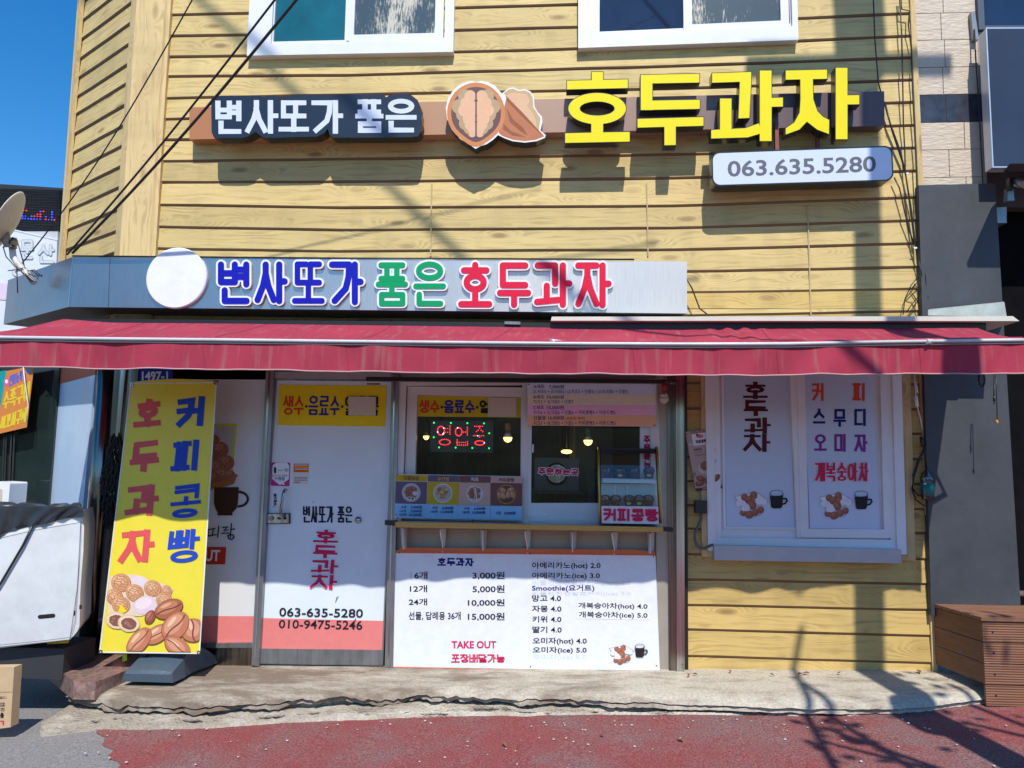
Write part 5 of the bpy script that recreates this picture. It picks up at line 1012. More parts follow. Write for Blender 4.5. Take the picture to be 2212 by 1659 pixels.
for s_, q in (('6개', (106, 1354, 154, 1382)), ('3,000원', (200, 1354, 312, 1386)), ('12개', (90, 1394, 152, 1420)), ('5,000원', (200, 1394, 312, 1424)), ('24개', (82, 1430, 152, 1458)), ('10,000원', (184, 1430, 308, 1462)), ('9개', (418, 1361, 466, 1390)), ('6,000원', (516, 1361, 626, 1394)), ('18개', (402, 1400, 466, 1428)), ('12,000원', (500, 1400, 626, 1432)), ('9개', (736, 1368, 786, 1396)), ('6,000원', (834, 1368, 946, 1400)), ('18개', (720, 1406, 786, 1434)), ('12,000원', (818, 1406, 946, 1440)), ('1컵', (1058, 1412, 1102, 1442)), ('3,000원', (1136, 1412, 1250, 1446))):
    tx.text(s_, bx(T, *q), NAVY, .0712, .02)
part('panel_print', mb, fb)
for i in range(len(tx.v)): tx.v[i] = tx.v[i]+Vector((0, -.0105, 0))
part('lettering', tx, fb); screws(fb, [T(60, 1044), T(52, 1446), T(68, 1476), T(816, 1497), T(1286, 1482)], .072)
# two yellow drinks posters with a blank slip over part of the words
def drinks(q, pq, T, d, lab, plab, wq, k):
    o = board('drinks_poster', q, d, YEL if k else ink('dull_yellow', (.58, .45, .015)), lab, 'poster', .003); mb = MB()
    mb.hangul('생수', lerpq(wq, 0, .26), 4.6, REDO, d+.0006, rnd=True, gap=.04); mb.hangul('음료수', lerpq(wq, .31, .70), 4.4, ink('ink_blue', (.03, .03, .27)), d+.0006, rnd=True, gap=.04); mb.hangul('얼음물', lerpq(wq, .76, 1.18), 4.2, BLK, d+.0006, rnd=True, gap=.04)
    for u in (.285, .73): x, y = lerp2(wq, u, .55); mb.oval(x, y, 2.4, 3, BLK, d+.0006)
    part('lettering', mb, o)
    board('paper_slip', pq, d+.014, ink('slip', (.60, .53, .44)), plab, 'paper slip', .002)
def lerpq(q, u0, u1): return [lerp2(q, u0, 0), lerp2(q, u1, 0), lerp2(q, u1, 1), lerp2(q, u0, 1)]
drinks([B3(126, 76), B3(708, 82), B3(700, 304), B3(114, 296)], [B3(500, 140), B3(650, 142), B3(648, 244), B3(500, 242)], B3, .004, 'bright yellow poster of bottled drinks at the top of the door', 'blank beige slip taped on the yellow poster on the door', [B3(146, 134), B3(588, 138), B3(584, 244), B3(142, 240)], 1)
drinks([B1(266, 252), B1(1305, 266), B1(1303, 470), B1(260, 458)], [B1(974, 268), B1(1260, 272), B1(1258, 462), B1(972, 458)], B1, -.016, 'dull yellow drinks poster inside the takeaway window above the glowing sign', 'blank beige slip on the poster inside the takeaway window', [B1(282, 292), B1(1080, 296), B1(1080, 428), B1(282, 424)], 0)
# stickers on the door
T = B3
st = board('voucher_sticker', rrect([T(82, 498), T(184, 500), T(180, 628), T(78, 626)], 3), .002, ink('magenta', (.50, .03, .20)), 'pink and white voucher sticker on the door above the handle', 'sticker', .001)
mb = MB(); mb.flat([T(88, 515), T(105, 500), T(165, 500), T(178, 516), T(176, 590), T(128, 622), T(84, 588)], PAPER, .0025); mb.text('남원사랑 상품권', bx(T, 86, 564, 168, 576), CRIM, .003, .01); mb.text('가맹점', bx(T, 98, 578, 152, 597), NAVY, .003, .02); mb.capsule(T(101, 530), T(101, 552), 5, .003, 0, BLK); mb.capsule(T(120, 541), T(140, 541), 1.2, .003, 0, BLK); mb.oval(*T(162, 540), 5, 4, ink('lgrey', (.4, .42, .45)), .003); mb.oval(*T(146, 615), 3, 2, WHITE, .003); part('print', mb, st)
st = board('notice_sticker', [T(200, 503), T(286, 503), T(282, 616), T(196, 616)], .002, ink('off_white', (.66, .64, .58)), 'orange topped notice sticker beside the pink sticker on the door', 'sticker', .001)
mb = MB(); mb.flat([T(203, 506), T(284, 506), T(282, 552), T(201, 552)], ink('st_orange', (.62, .13, .03)), .0025)
for k, (y, c) in enumerate(((513, WHITE), (524, YEL), (535, WHITE))): mb.capsule(T(210, y), T(276, y), 1.6, .003, 0, c)
for y in (580, 588, 596): mb.capsule(T(206, y), T(274, y), .9, .003, 0, BLK)
mb.text('전화예약', bx(T, 204, 603, 240, 613), RED, .003, .01); part('print', mb, st)
# tilted bread poster
T = B6
po = board('bread_poster', [T(120, 540), T(330, 510), T(424, 1000), T(207, 1024)], .03, ink('poster_pink', (.46, .34, .31)), 'tilted beige poster of coffee bean bread pinned between the window and the steel post', 'poster', .004)
uv = lambda u, v: lerp2([T(120, 540), T(330, 510), T(424, 1000), T(207, 1024)], u, v); uq = lambda a, b, c, e: [uv(a, b), uv(c, b), uv(c, e), uv(a, e)]
mb = MB(); d = .0305
for i in range(9): mb.flat(uq(.22+i*.06, .0, .22+i*.06+.03, .06), CAKE[i % 3], d)
mb.flat(uq(.22, .055, .80, .25), PAPER, d); mb.flat(uq(0, .955, 1, 1), ink('plum', (.09, .035, .045)), d)
x, y = uv(.52, .105); mb.oval(x, y, 8, 4, ink('salmon', (.62, .16, .15)), d, jit=.1); mb.oval(x-5.5, y-3, 3, 2, BLK, d); mb.hangul('커피콩빵', uq(.32, .165, .74, .22), 1.3, BLK, d+.001)
mb.text('하루의 멋!', uq(.2, .30, .5, .335), BLK, d, .03); mb.text('갓 볶은 커피콩으로', uq(.2, .35, .5, .37), BLK, d); mb.text('커피콩빵과 함께 만나는 시간', uq(.2, .40, .8, .425), BLK, d); mb.text('www', uq(.25, .968, .40, .988), PAPER, d); mb.capsule(uv(.42, .978), uv(.72, .978), 1.2, d, 0, PAPER)
x, y = uv(.50, .62); mb.oval(x, y, 14, 15, ink('poster_light', (.58, .48, .46)), d)
for k in range(7): walnut(mb, x+6*math.cos(k*.9), y-3+6*math.sin(k*.9), 5, d+.001, ang=k*50)
for u, v, an in ((.26, .80, 20), (.2, .88, -15), (.5, .86, 35), (.7, .78, -70), (.86, .82, -50)): bx0, by0 = uv(u, v); bean(mb, bx0, by0, 9.5, 6, an, d+.002, (CAKE[0], CAKE[1], CAKE[2], CAKE[3]))
for u0, v0, s_ in ((.75, .50, 1), (.12, .72, -1)):
    for k in range(6): a_, b_ = uv(u0+k*.03*s_, v0+k*.015); mb.capsule((a_, b_), (a_+4*s_, b_-5), .9, d+.001, 0, ink('leaf_print', (.06, .10, .06)))
for u, v in ((.1, .22), (.93, .36)): x, y = uv(u, v); mb.oval(x, y, 5, 2.4, ink('poster_light', (.58, .48, .46)), d); mb.oval(x+2, y-1.6, 2.8, 2.2, ink('poster_light', (.58, .48, .46)), d)
part('print', mb, po); screws(po, [T(126, 555), T(322, 526), T(405, 985)], .034)
# address plate
T = B5
ap = board('address_plate', [T(205, 8), T(377, 8), T(374, 84), T(203, 84)], .02, ink('plate_blue', (.01, .04, .30)), 'blue house number plate reading 1497-1 above the yellow banner', 'number plate', .01)
mb = MB(); mb.text('1497-1', bx(T, 224, 28, 354, 74), PAPER, .021, .035); part('lettering', mb, ap)
# neon style LED sign behind the glass
T = B1
ls = board('led_open_sign', [T(400, 500), T(1030, 505), T(1022, 826), T(392, 812)], -.10, mat('led_board', (.012, .02, .02), .3, coat=.3), 'black LED sign glowing with red Korean letters behind the takeaway window', 'led sign', .02)
def led(name, col, e): return mat(name, col, .3, .0, 1, emit=e)
LR, LG, LV = led('led_red', (1, .02, .04), 2.2), led('led_green', (.02, 1, .15), 1.6), led('led_white', (1, .5, .6), 4)
mb = MB()
for c, q in (('영', (462, 548, 602, 750)), ('업', (642, 562, 776, 752)), ('중', (826, 552, 952, 752))):
    for pl, cl_ in syllable(c, .03, .03):
        n = len(pl)
        for i in range(n if cl_ else n-1):
            a, b = lerp2(bx(T, *q), *pl[i]), lerp2(bx(T, *q), *pl[(i+1) % n]); l = math.hypot(b[0]-a[0], b[1]-a[1]); k = max(1, round(l/4.1))
            for j in range(k): t = j/k; mb.oval(a[0]+(b[0]-a[0])*t, a[1]+(b[1]-a[1])*t, 1.15, 1.15, LR if random.random() > .06 else LV, -.099, n=7)
part('red_lights', mb, ls)
mb = MB()
for x, y in ((430, 522), (600, 524), (766, 526), (932, 529), (428, 668), (986, 628), (482, 770), (648, 772), (816, 775), (984, 778)): mb.oval(*T(x, y), 1.7, 1.8, LG, -.099, n=7)
part('green_lights', mb, ls)
# light bulbs
def bulb(T, cx, top, sock, neck, bot, r, col, lit, lab, cord, d):
    P = lambda y: W(*T(cx, y), d); k = (P(top)-P(bot)).z/(bot-top); rr = r*k
    t = thing('light_bulb', lab, 'light bulb', P(bot), 'bulbs hanging at the takeaway window'); mb = MB()
    mb.lathe(P(sock), [(rr*.62, 0), (rr*.66, (sock-top)*k*.7), (rr*.5, (sock-top)*k*.95), (.004, (sock-top)*k)], mat('socket_'+col[0], col[1], .45), 14); part('socket', mb, t)
    mb = MB(); mb.lathe(P(neck), [(rr*1.0, 0), (rr*.55, (neck-sock)*k)], mat('bulb_fins', (.45, .43, .38), .35, .2, 40, metal=.6), 14); part('fins', mb, t)
    mb = MB(); h = (bot-neck)*k; mb.lathe(P(bot), [(0, 0), (rr*.5, h*.12), (rr*.85, h*.4), (rr*1.0, h*.75), (rr*1., h)], led('bulb_lit', (1., .66, .18), 2.6) if lit else mat('bulb_off', (.55, .50, .44), .35), 16); part('globe', mb, t)
    mb = MB(); mb.tube([P(top), P(cord)], .003, BLACK, 5); part('cord', mb, t)
bulb(B1, 352, 525, 592, 655, 695, 29, ('blue', (.01, .05, .2)), True, 'glowing bulb on a blue socket left of the LED sign', 250, -.25)
bulb(B1, 1172, 522, 600, 668, 720, 43, ('orange', (.36, .17, .02)), True, 'glowing bulb on an orange socket right of the LED sign', 250, -.07)
bulb(B2, 652, 560, 640, 697, 752, 43, ('green', (.03, .17, .05)), True, 'glowing bulb on a green socket above the white and red order lettering', 200, -.07)
bulb(B2, 1416, 125, 205, 270, 333, 46, ('red', (.32, .01, .02)), False, 'unlit bulb on a red socket hanging by the steel post', 60, .15)
mb = MB(); Pd = W(*B2(436, 836), -.9); mb.lathe(Pd, [(0, .0), (.038, .008), (.048, .022), (.03, .034)], led('bulb_lit', (1., .66, .18), 2.6), 16); mb.tube([Pd+Vector((0, 0, .05)), Pd+Vector((0, 0, .9))], .004, BLACK, 5); solo('pendant_lamp', mb, 'small warm ceiling lamp deep inside the shop behind the order window', 'lamp')
mb = MB(); P = W(*B2(310, 1200), -.7); mb.box(P.x-.16, P.x+.2, .7, 1.0, P.z, P.z+.26, mat('machine_grey', (.13, .13, .14), .35, metal=.3)); mb.box(P.x-.2, P.x+.24, .66, 1.05, P.z-.03, P.z, mat('machine_dark', (.05, .05, .05), .4)); mb.lathe(Vector((P.x+.02, .695, P.z+.13)), [(.09, 0), (.09, .01), (.07, .012)], STEEL, 20, (0, -1, 0)); solo('waffle_machine', mb, 'grey baking machine on a worktop inside the shop', 'machine')
mb = MB(); P = W(*B2(640, 1310), -1.1); mb.box(P.x-.15, P.x+.22, 1.1, 1.5, .2, P.z+.95, mat('fridge_dark', (.045, .05, .055), .3)); mb.box(P.x-.12, P.x-.10, 1.07, 1.1, .5, P.z+.8, mat('fridge_seal', (.12, .16, .13), .4)); mb.box(P.x+.0, P.x+.2, 1.08, 1.1, .5, P.z+.25, mat('fridge_glow', (.14, .15, .16), .4)); solo('fridge', mb, 'tall dark fridge standing deep inside the shop', 'fridge')
# ------------------------------------------------------------------ yellow banner on its stand
bs = thing('banner_stand', 'tall yellow banner with red and blue Korean words on a dark plastic foot', 'banner stand', gz(330, 1450, .17))
class Tilt(Plane):
    pass
b0 = W(330, 1412, .42); t0 = W(372, 826, .30); n_ = Vector((0, -(t0.z-b0.z), (t0.y-b0.y))).normalized()
BNP = Plane(b0, n_ if n_.y < 0 else -n_)
T = B5; bq = [T(168, 82), T(596, 77), T(512, 1428), T(12, 1422)]
def flatten(v): t = max(0., 1-v/.68); return t*t*(3-2*t)
def bnr(u, v): x, y = lerp2(bq, u, v); s_ = math.sin(u*math.pi); return BNP.at(x, y-6*s_*(1-v) if v < .02 else y, flatten(v)*(.012*math.sin(u*5+v*7)*(.3+v)+.014*s_))
def vinyl():
    return mat('banner_vinyl', (.72, .60, .045), .4, .05, 4, bump=.12, bscale=7)
mb = MB(); VN = vinyl(); HEM = mat('banner_hem', (.68, .68, .66), .4)
N1, N2 = 24, 60
idx = [[None]*(N1+1) for _ in range(N2+1)]
for j in range(N2+1):
    for i in range(N1+1): idx[j][i] = mb.add([bnr(i/N1, j/N2)])[0]
for j in range(N2):
    for i in range(N1): mb.face((idx[j][i], idx[j][i+1], idx[j+1][i+1], idx[j+1][i]), HEM if i in (0, N1-1) and True else VN, sm=True)
# thin white hem only
mb.mi = [mb.m(VN)]*len(mb.f)
ban = part('banner', mb, bs)
class OnBanner:
    """print lies on the wavy cloth"""
    n = BNP.n; mg = 0.
    def at(s, x, y, d=0.):
        (ax, ay), (bx_, by), (cx, cy), (dx, dy) = bq; u, v = .5, .5
        for _ in range(6):
            X, Y = lerp2(bq, u, v); ex = lerp2(bq, u+.01, v); ey = lerp2(bq, u, v+.01); a, b, c, e = (ex[0]-X)/.01, (ey[0]-X)/.01, (ex[1]-Y)/.01, (ey[1]-Y)/.01; D = a*e-b*c
            rx, ry = x-X, y-Y; u += (e*rx-b*ry)/D; v += (a*ry-c*rx)/D
        m_ = s.mg; u, v = max(m_, min(1-m_, u)), max(m_, min(1-m_*.6, v)); x, y = lerp2(bq, u, v); s_ = math.sin(u*math.pi); return BNP.at(x, y, d+flatten(v)*(.012*math.sin(u*5+v*7)*(.3+v)+.014*s_))
OB = OnBanner()
mb = MB(OB); a = [(i/30) for i in range(31)]
for u in (.006, .994): mb.ribbon([lerp2(bq, u, v) for v in a], False, 3., .002, 0, HEM)
for v in (.004, .997): mb.ribbon([lerp2(bq, u, v) for u in [i/12 for i in range(13)]], False, 2.6, .002, 0, HEM)
part('hem', mb, ban)
BRED, BBLU = ink('banner_red', (.64, .09, .095)), ink('banner_blue', (.02, .06, .42))
mb = MB(OB)
def sub_(pl, k=4):
    o = []
    for p, q in zip(pl, pl[1:]):
        for i in range(k): o.append((p[0]+(q[0]-p[0])*i/k, p[1]+(q[1]-p[1])*i/k))
    return o+[pl[-1]]
for c, q, m_, wd in (('호', (182, 165, 324, 300), BRED, 14), ('두', (160, 372, 312, 522), BRED, 14), ('과', (138, 592, 310, 742), BRED, 14), ('자', (110, 815, 290, 972), BRED, 14), ('커', (388, 158, 538, 300), BBLU, 14), ('피', (366, 372, 512, 520), BBLU, 13), ('콩', (360, 588, 518, 752), BBLU, 9.5), ('빵', (346, 812, 512, 974), BBLU, 10.5)):
    x0, y0, x1, y1 = q; sk = (y1-y0)*.10; qq = [T(x0+sk, y0+10), T(x1+sk*.3, y0-8), T(x1-sk*.4, y1-4), T(x0-sk*.3, y1+8)]
    ww, hh = (x1-x0)*.4364, (y1-y0)*.4364
    for pl, cl_ in syllable(c, wd/2/ww, wd/2/hh*.9): pp = [lerp2(qq, *p) for p in pl]; mb.ribbon(pp if cl_ else sub_(pp, 2), cl_, wd, .003, 0, m_, None, wd*.86)
part('lettering', mb, ban)
OB.mg = .014; mb = MB(OB); mb.k = 30; d = .004
for pts in ([(70, 1045), (110, 1030), (190, 1035), (250, 1060), (330, 1080), (380, 1105), (360, 1160), (330, 1200), (220, 1240), (60, 1230), (52, 1150)],): mb.flat([T(*p) for p in pts], ink('photo_haze', (.66, .54, .42)), d)
mb.oval(*T(215, 1065), 18, 11, ink('wrap3', (.66, .56, .62)), d, 15, jit=.06)
for x, y, r in ((345, 1115, 30), (122, 1075, 50), (278, 1103, 44), (90, 1145, 44), (190, 1126, 46), (122, 1185, 46)): X, Y = T(x, y); walnut(mb, X, Y, r*.44, d, light=True, ang=x % 50)
mb.oval(*T(240, 1185), 26, 19, ink('wrap4', (.64, .50, .55)), d, -15, jit=.05); mb.oval(*T(232, 1175), 18, 12, ink('wrap5', (.72, .60, .64)), d, -15, jit=.08)
for x, y in ((100, 1260), (160, 1275)): X, Y = T(x, y); mb.oval(X, Y, 24, 19, ink('crust', (.62, .44, .26)), d, 10, jit=.03); mb.oval(X, Y, 21.5, 16.5, ink('crumb', (.68, .55, .38)), d, 10, jit=.04); mb.oval(X, Y+1, 17, 12.5, ink('redbean', (.20, .085, .065)), d, 10, jit=.05); [mb.oval(X+jit(12), Y+jit(8), 3, 2.2, ink('redbean2', (.32, .15, .12)), d, n=8) for _ in range(7)]
X, Y = T(265, 1245); bean(mb, X, Y, 16, 11, 115, d, (CAKE[0], CAKE[1], CAKE[2], CAKE[3])); mb.flat([T(120, 1180), T(150, 1215), T(128, 1225), T(108, 1215)], YEL, d)
X, Y = T(335, 1160); walnut(mb, X, Y, 18, d, light=True, ang=20); X, Y = T(358, 1205); bean(mb, X, Y, 33, 20, -25, d)
for x, y, a_, b_, an in ((300, 1330, 30, 18, -35), (478, 1310, 26, 28, 80), (390, 1290, 36, 26, -50), (210, 1365, 36, 20, -50), (400, 1392, 32, 20, 35)): X, Y = T(x, y); bean(mb, X, Y, a_, b_, an, d, (ink('bz1', (.46, .17, .095)), ink('bz2', (.58, .27, .16)), ink('bz3', (.20, .06, .04)), ink('bz4', (.72, .46, .3))))
part('picture', mb, ban); OB.mg = 0.
mb = MB(OB)
for u, v in ((.015, .008), (.985, .006), (.015, .995), (.985, .993)):
    x, y = lerp2(bq, u, v); an = [i*math.pi/8 for i in range(16)]; mb.ring([(x+4.2*math.cos(a), y+4*math.sin(a)) for a in an], [(x+2*math.cos(a), y+1.9*math.sin(a)) for a in an], .006, .004, STEEL)
part('eyelet', mb, ban)
mb = MB(); top = BNP.at(*T(385, 80), -.03); bot = Vector((top.x-.02, b0.y+.04, .25)); mb.tube([bot, top], .012, BLACK, 8); tl, tr = BNP.at(*T(170, 90), -.015), BNP.at(*T(603, 78), -.015); mb.tube([tl, top, tr], .007, BLACK, 6); bl_, br_ = BNP.at(*T(12, 1420), -.015), BNP.at(*T(500, 1418), -.015); mb.tube([bl_, Vector((bot.x, bot.y, bl_.z)), br_], .006, STEELG, 6); part('pole', mb, bs)
FT = mat('plastic_foot', (.055, .085, .115), .38, .15, 60, bump=.15, bscale=220)
def foot_pts(rows): return rows
P = lambda x, y, z: gz(*T(x, y), z)
fz = .172
fr = [P(110, 1562, fz), P(408, 1562, fz)]; xl, xr = fr[0].x, fr[1].x; yf = fr[0].y; mb = MB()
prof = [(0, 0), (0, .05), (.015, .062), (.14, .12), (.2, .16), (.32, .16), (.40, .12), (.5, .06), (.52, .05), (.52, 0)]
cut = [0, 0, 0, .02, .12, .12, .02, 0, 0, 0]; rows = []
for (dy, h), c in zip(prof, cut):
    w_ = xr-xl; sh = dy*.12; a = .02 if h <= .045 else .035; n = 8
    rows.append(mb.add([(xl+sh+a+c*.35*w_+(w_-2*a-c*.7*w_)*i/n, yf+dy, fz+h+(.012*math.sin(i/n*math.pi) if h > .05 else 0)) for i in range(n+1)]))
for a, b in zip(rows, rows[1:]):
    for i in range(8): mb.face((a[i], a[i+1], b[i+1], b[i]), FT)
for side in (0, 8):
    lo = [mb.v[r[side]].copy() for r in rows]
    for i in range(1, len(rows)-2):
        p, q = lo[i], lo[i+1]; ids_ = mb.add([p, q, (q.x+(-.015 if side == 0 else .015), q.y, fz), (p.x+(-.015 if side == 0 else .015), p.y, fz)]); mb.face(ids_, FT)
part('foot', mb, bs)
mb = MB(); c0_ = W(*T(140, 1435), .3); mb.prism([W(*p, .3) for p in (T(128, 1428), T(152, 1428), T(150, 1460), T(128, 1466))], [W(*p, .27) for p in (T(128, 1428), T(152, 1428), T(150, 1460), T(128, 1466))], mat('fluorescent_plastic', (.62, .72, .01), .5)); solo('marker_tag', mb, 'bright fluorescent yellow tag poking out below the banner left corner', 'tag')
# mop head hanging on the post
r7 = random.Random(5); mb = MB(); MP = mat('mop_strands', (.035, .03, .028), .95, .4, 50); c = W(*T(85, 560), .12)
for _ in range(330):
    a = r7.uniform(0, 6.28); h = r7.uniform(-.33, .30); R_ = .075*(1-.55*abs(h)/.35); p0 = c+Vector((R_*.5*math.cos(a), R_*.5*math.sin(a), h+.04)); q = c+Vector((R_*math.cos(a)*r7.uniform(.8, 1.35), R_*math.sin(a), h-r7.uniform(.02, .06)))
    mb.tube([p0, (p0+q)/2+Vector((r7.uniform(-.02, .02), r7.uniform(-.02, .0), r7.uniform(-.01, .02))), q], .006, MP, 4, cap=False)
solo('mop', mb, 'dark shaggy mop hanging behind the yellow banner', 'mop')
# ------------------------------------------------------------------ left edge: cabinet, box, dish, neighbour
cab = thing('white_cabinet', 'white metal cabinet with a black slot under a dark tarpaulin at the left edge', 'cabinet', gz(80, 1395, .3))
T = A02; D = .62
CW = mat('cabinet_white', (.62, .635, .65), .35, .06, 3, dirt=.3)
pts = [(-500, -120), (-300, 30), (0, 150), (215, 90), (530, -10), (545, 100), (540, 250), (520, 520), (515, 740), (500, 775), (470, 810), (440, 828), (0, 882), (-500, 930)]
mb = MB(); fr_ = [W(*T(*p), D) for p in pts]; mb.prism(fr_, [p+Vector((-.2, .45, 0)) for p in fr_], CW); part('body', mb, cab)
mb = MB(); mb.poly([T(*p) for p in [(-500, -100), (-300, 40), (0, 165), (215, 105), (520, 65), (500, 480), (450, 826), (-500, 925)]], D+.012, .02, CW); dr = part('door', mb, cab)
SEAM = mat('seam_grey', (.12, .12, .13), .6); mb = MB(); mb.ribbon([T(522, 68), T(520, 200), T(500, 480), T(486, 700), T(452, 824)], False, 1.1, D+.013, 0, SEAM); mb.ribbon([T(-300, 240), T(215, 120), T(522, 66)], False, .9, D+.013, 0, SEAM); mb.ribbon([T(-300, 890), T(0, 862), T(300, 832), T(455, 812)], False, .8, D+.013, 0, SEAM); part('panel_seam', mb, dr)
mb = MB(); mb.capsule(T(258, 680), T(345, 672), 9, D+.013, 0, BLACK); part('slot', mb, dr)
mb = MB(); mb.poly([T(476, 640), T(487, 640), T(486, 668), T(475, 668)], D+.004, .02, BLACK); mb.poly([T(514, 604), T(520, 604), T(519, 630), T(513, 630)], D+.002, .02, BLACK); part('latch', mb, cab)
TP = mat('black_tarpaulin', (.025, .027, .032), .35, .3, 8, bump=.5, bscale=14)
up = [(-500, 1560), (0, 1602), (130, 1605), (300, 1618), (430, 1610), (520, 1608), (545, 1655)]; lo = [(-500, 1900), (0, 1812), (130, 1740), (215, 1750), (300, 1735), (420, 1700), (548, 1690)]
def tarp(u, v):
    k = u*(len(up)-1); i = min(int(k), len(up)-2); f = k-i; a = A01(up[i][0]+(up[i+1][0]-up[i][0])*f, up[i][1]+(up[i+1][1]-up[i][1])*f); b = A01(lo[i][0]+(lo[i+1][0]-lo[i][0])*f, lo[i][1]+(lo[i+1][1]-lo[i][1])*f)
    if v < .35: P_ = W(a[0], a[1], D-.36+v); return P_+Vector((0, 0, .012*math.sin(u*31+v*9)))
    w_ = (v-.35)/.65; return W(a[0]+(b[0]-a[0])*w_, a[1]+(b[1]-a[1])*w_, D+.02+.012*math.sin(u*37+w_*3)*w_+.01*math.sin(u*14))
mb = MB(); mb.grid(60, 16, tarp, TP); part('tarpaulin', mb, cab)
mb = MB(); mb.tube([W(*T(210, 92), D+.03), W(*T(150, 215), D+.03), W(*T(0, 470), D+.03), W(*T(-120, 640), D+.03)], .008, BLACK, 6); part('strap', mb, cab)
mb = MB(); mb.box(W(-60, 1390, .5).x, W(150, 1390, .5).x, -.55, -.2, .18, W(40, 1395, .5).z, mat('stand_dark', (.03, .03, .035), .6)); mb.tube([W(*T(310, 845), .55), W(*T(440, 838), .55)], .012, mat('yellow_paint', (.5, .35, .02), .5), 6); part('stand', mb, cab)
KR = mat('cardboard', (.50, .35, .20), .8, .08, 20)
kb = MB(); fq = [A02(-160, 1010), A02(92, 1005), A02(68, 1395), A02(-160, 1425)]; kb.poly(fq, .98, .07, KR); kbx = solo('cardboard_box', kb, 'brown cardboard box with printed words standing at the left kerb', 'cardboard box')
mb = MB(); mb.text('12병', bx(A02, 0, 1195, 40, 1213)[2:]+bx(A02, 0, 1195, 40, 1213)[:2], BLK, .981, .01); mb.flat(bx(A02, 0, 1236, 30, 1260), BLK, .981); mb.text('160', bx(A02, 2, 1240, 28, 1256)[2:]+bx(A02, 2, 1240, 28, 1256)[:2], KR, .9825, .02); mb.text('오', bx(A02, 0, 1270, 32, 1292)[2:]+bx(A02, 0, 1270, 32, 1292)[:2], BLK, .981, .02); mb.text('좋', bx(A02, 0, 1300, 26, 1335)[2:]+bx(A02, 0, 1300, 26, 1335)[:2], BLK, .981, .03); mb.text('L', bx(A02, 0, 1352, 26, 1382)[2:]+bx(A02, 0, 1352, 26, 1382)[:2], CRIM, .981, .05); part('print', mb, kbx)
mb = MB(); mb.flat([A02(-160, 1173), A02(84, 1162), A02(84, 1168), A02(-160, 1179)], mat('cardboard_fold', (.33, .22, .12), .8), .981); part('flap_seam', mb, kbx)
# neighbour on the left
nb = thing('neighbour_shop', 'dark glazed neighbouring shop beyond the left corner', 'shop', W(-60, 1400, -.55))
mb = MB(); mb.poly([(-420, 780), (130, 780), (70, 1500), (-420, 1500)], -.55, .05, mat('neighbour_glass', (.012, .022, .022), .06, .3, 2, coat=.5)); part('shopfront', mb, nb)
mb = MB()
for x in (18, 28, 52, 66): mb.poly([B4(x*2, 660), B4(x*2+14, 660), B4(x*2-20, 1500), B4(x*2-40, 1500)], -.53, .02, STEELD)
part('frame', mb, nb)
mb = MB(); mb.poly([(-420, 500), (125, 500), (120, 790), (-420, 790)], -.95, .3, mat('neighbour_wall', (.45, .46, .48), .7)); part('wall', mb, nb)
T = B4
nban = board('sale_banner', [T(-260, 160), T(326, 50), T(256, 640), T(-260, 760)], -.42, ink('banner_orange', (.55, .19, .05)), 'orange and teal banner hanging in the neighbouring shopfront on the left', 'banner', .004)
mb = MB(); d = -.4195; mb.flat([T(-260, 150), T(60, 92), T(30, 300), T(-40, 690), T(-260, 760)], ink('teal', (.01, .26, .27)), d)
mb.hangul('신비농원', [T(84, 150), T(222, 92), T(218, 190), T(84, 252)], 3, ink('b_blue', (.12, .12, .40)), d, gap=.02); mb.oval(*T(62, 205), 6, 9, ink('b_pink', (.62, .12, .25)), d); mb.oval(*T(62, 200), 3, 4, WHITE, d); mb.oval(*T(272, 95), 7, 8, ink('b_slate', (.25, .25, .32)), d, jit=.2)
OL = ink('b_yellow', (.62, .47, .03)); mb.hangul('수족구이', [T(34, 310), T(296, 190), T(280, 385), T(22, 470)], 4.2, OL, d, gap=.02); mb.hangul('세꼬시구이', [T(8, 545), T(266, 440), T(248, 590), T(-4, 660)], 4.2, OL, d, gap=.02); part('print', mb, nban)
mb = MB(); mb.tube([W(*T(222, 55), -.38), W(*T(240, 210), -.38), W(*T(270, 420), -.38), W(*T(255, 600), -.38)], .004, PAPER, 5); part('cord', mb, nban)
mb = MB(); mb.poly(rrect([B4(-60, 1160), B4(96, 1168), B4(76, 1440), B4(-60, 1440)], 4), -.2, .2, UPVC); mb.poly(rrect([B4(-60, 1230), B4(20, 1232), B4(10, 1440), B4(-60, 1440)], 3), -.196, .01, CREAM); solo('white_bin', mb, 'small white plastic box behind the tarpaulin at the left edge', 'box')
# white signboard and LED board high on the neighbour
T = B7
ws = board('white_signboard', [T(-400, 430), T(100, 553), T(565, 655), T(540, 1600), T(-400, 1600)], -.9, ink('sign_pale', (.62, .66, .74)), 'pale signboard with faint grey outlined lettering behind the satellite dish', 'signboard', .1)
mb = MB(); d = -.895; mb.flat([T(-400, 1080), T(140, 1100), T(300, 1115), T(300, 1160), T(60, 1260), T(-400, 1230)], ink('pale_pink2', (.66, .52, .66)), d)
GO, GI = ink('outline_grey', (.36, .39, .43)), ink('outline_in', (.55, .59, .64))
for c, q in (('문', (200, 660, 340, 860)), ('산', (370, 705, 545, 900)), ('오', (100, 930, 300, 1110)), ('리', (70, 1150, 220, 1330))): mb.hangul(c, bx(T, *q), 7.5, GO, d, rnd=True); mb.hangul(c, bx(T, *q), 7.5, GI, d+.002, rnd=True, grow=-2.4)
mb.ribbon([T(100, 555), T(330, 607), T(565, 660)], False, 1.5, d, 0, WHITE); part('lettering', mb, ws)
lb = board('led_display_board', [T(-500, 90), T(0, 112), T(620, 152), T(590, 640), T(0, 590), T(-500, 560)], -1.3, mat('led_panel_black', (.02, .021, .024), .55), 'black LED display board with a few red and blue dots lit behind the dish', 'led display', .2)
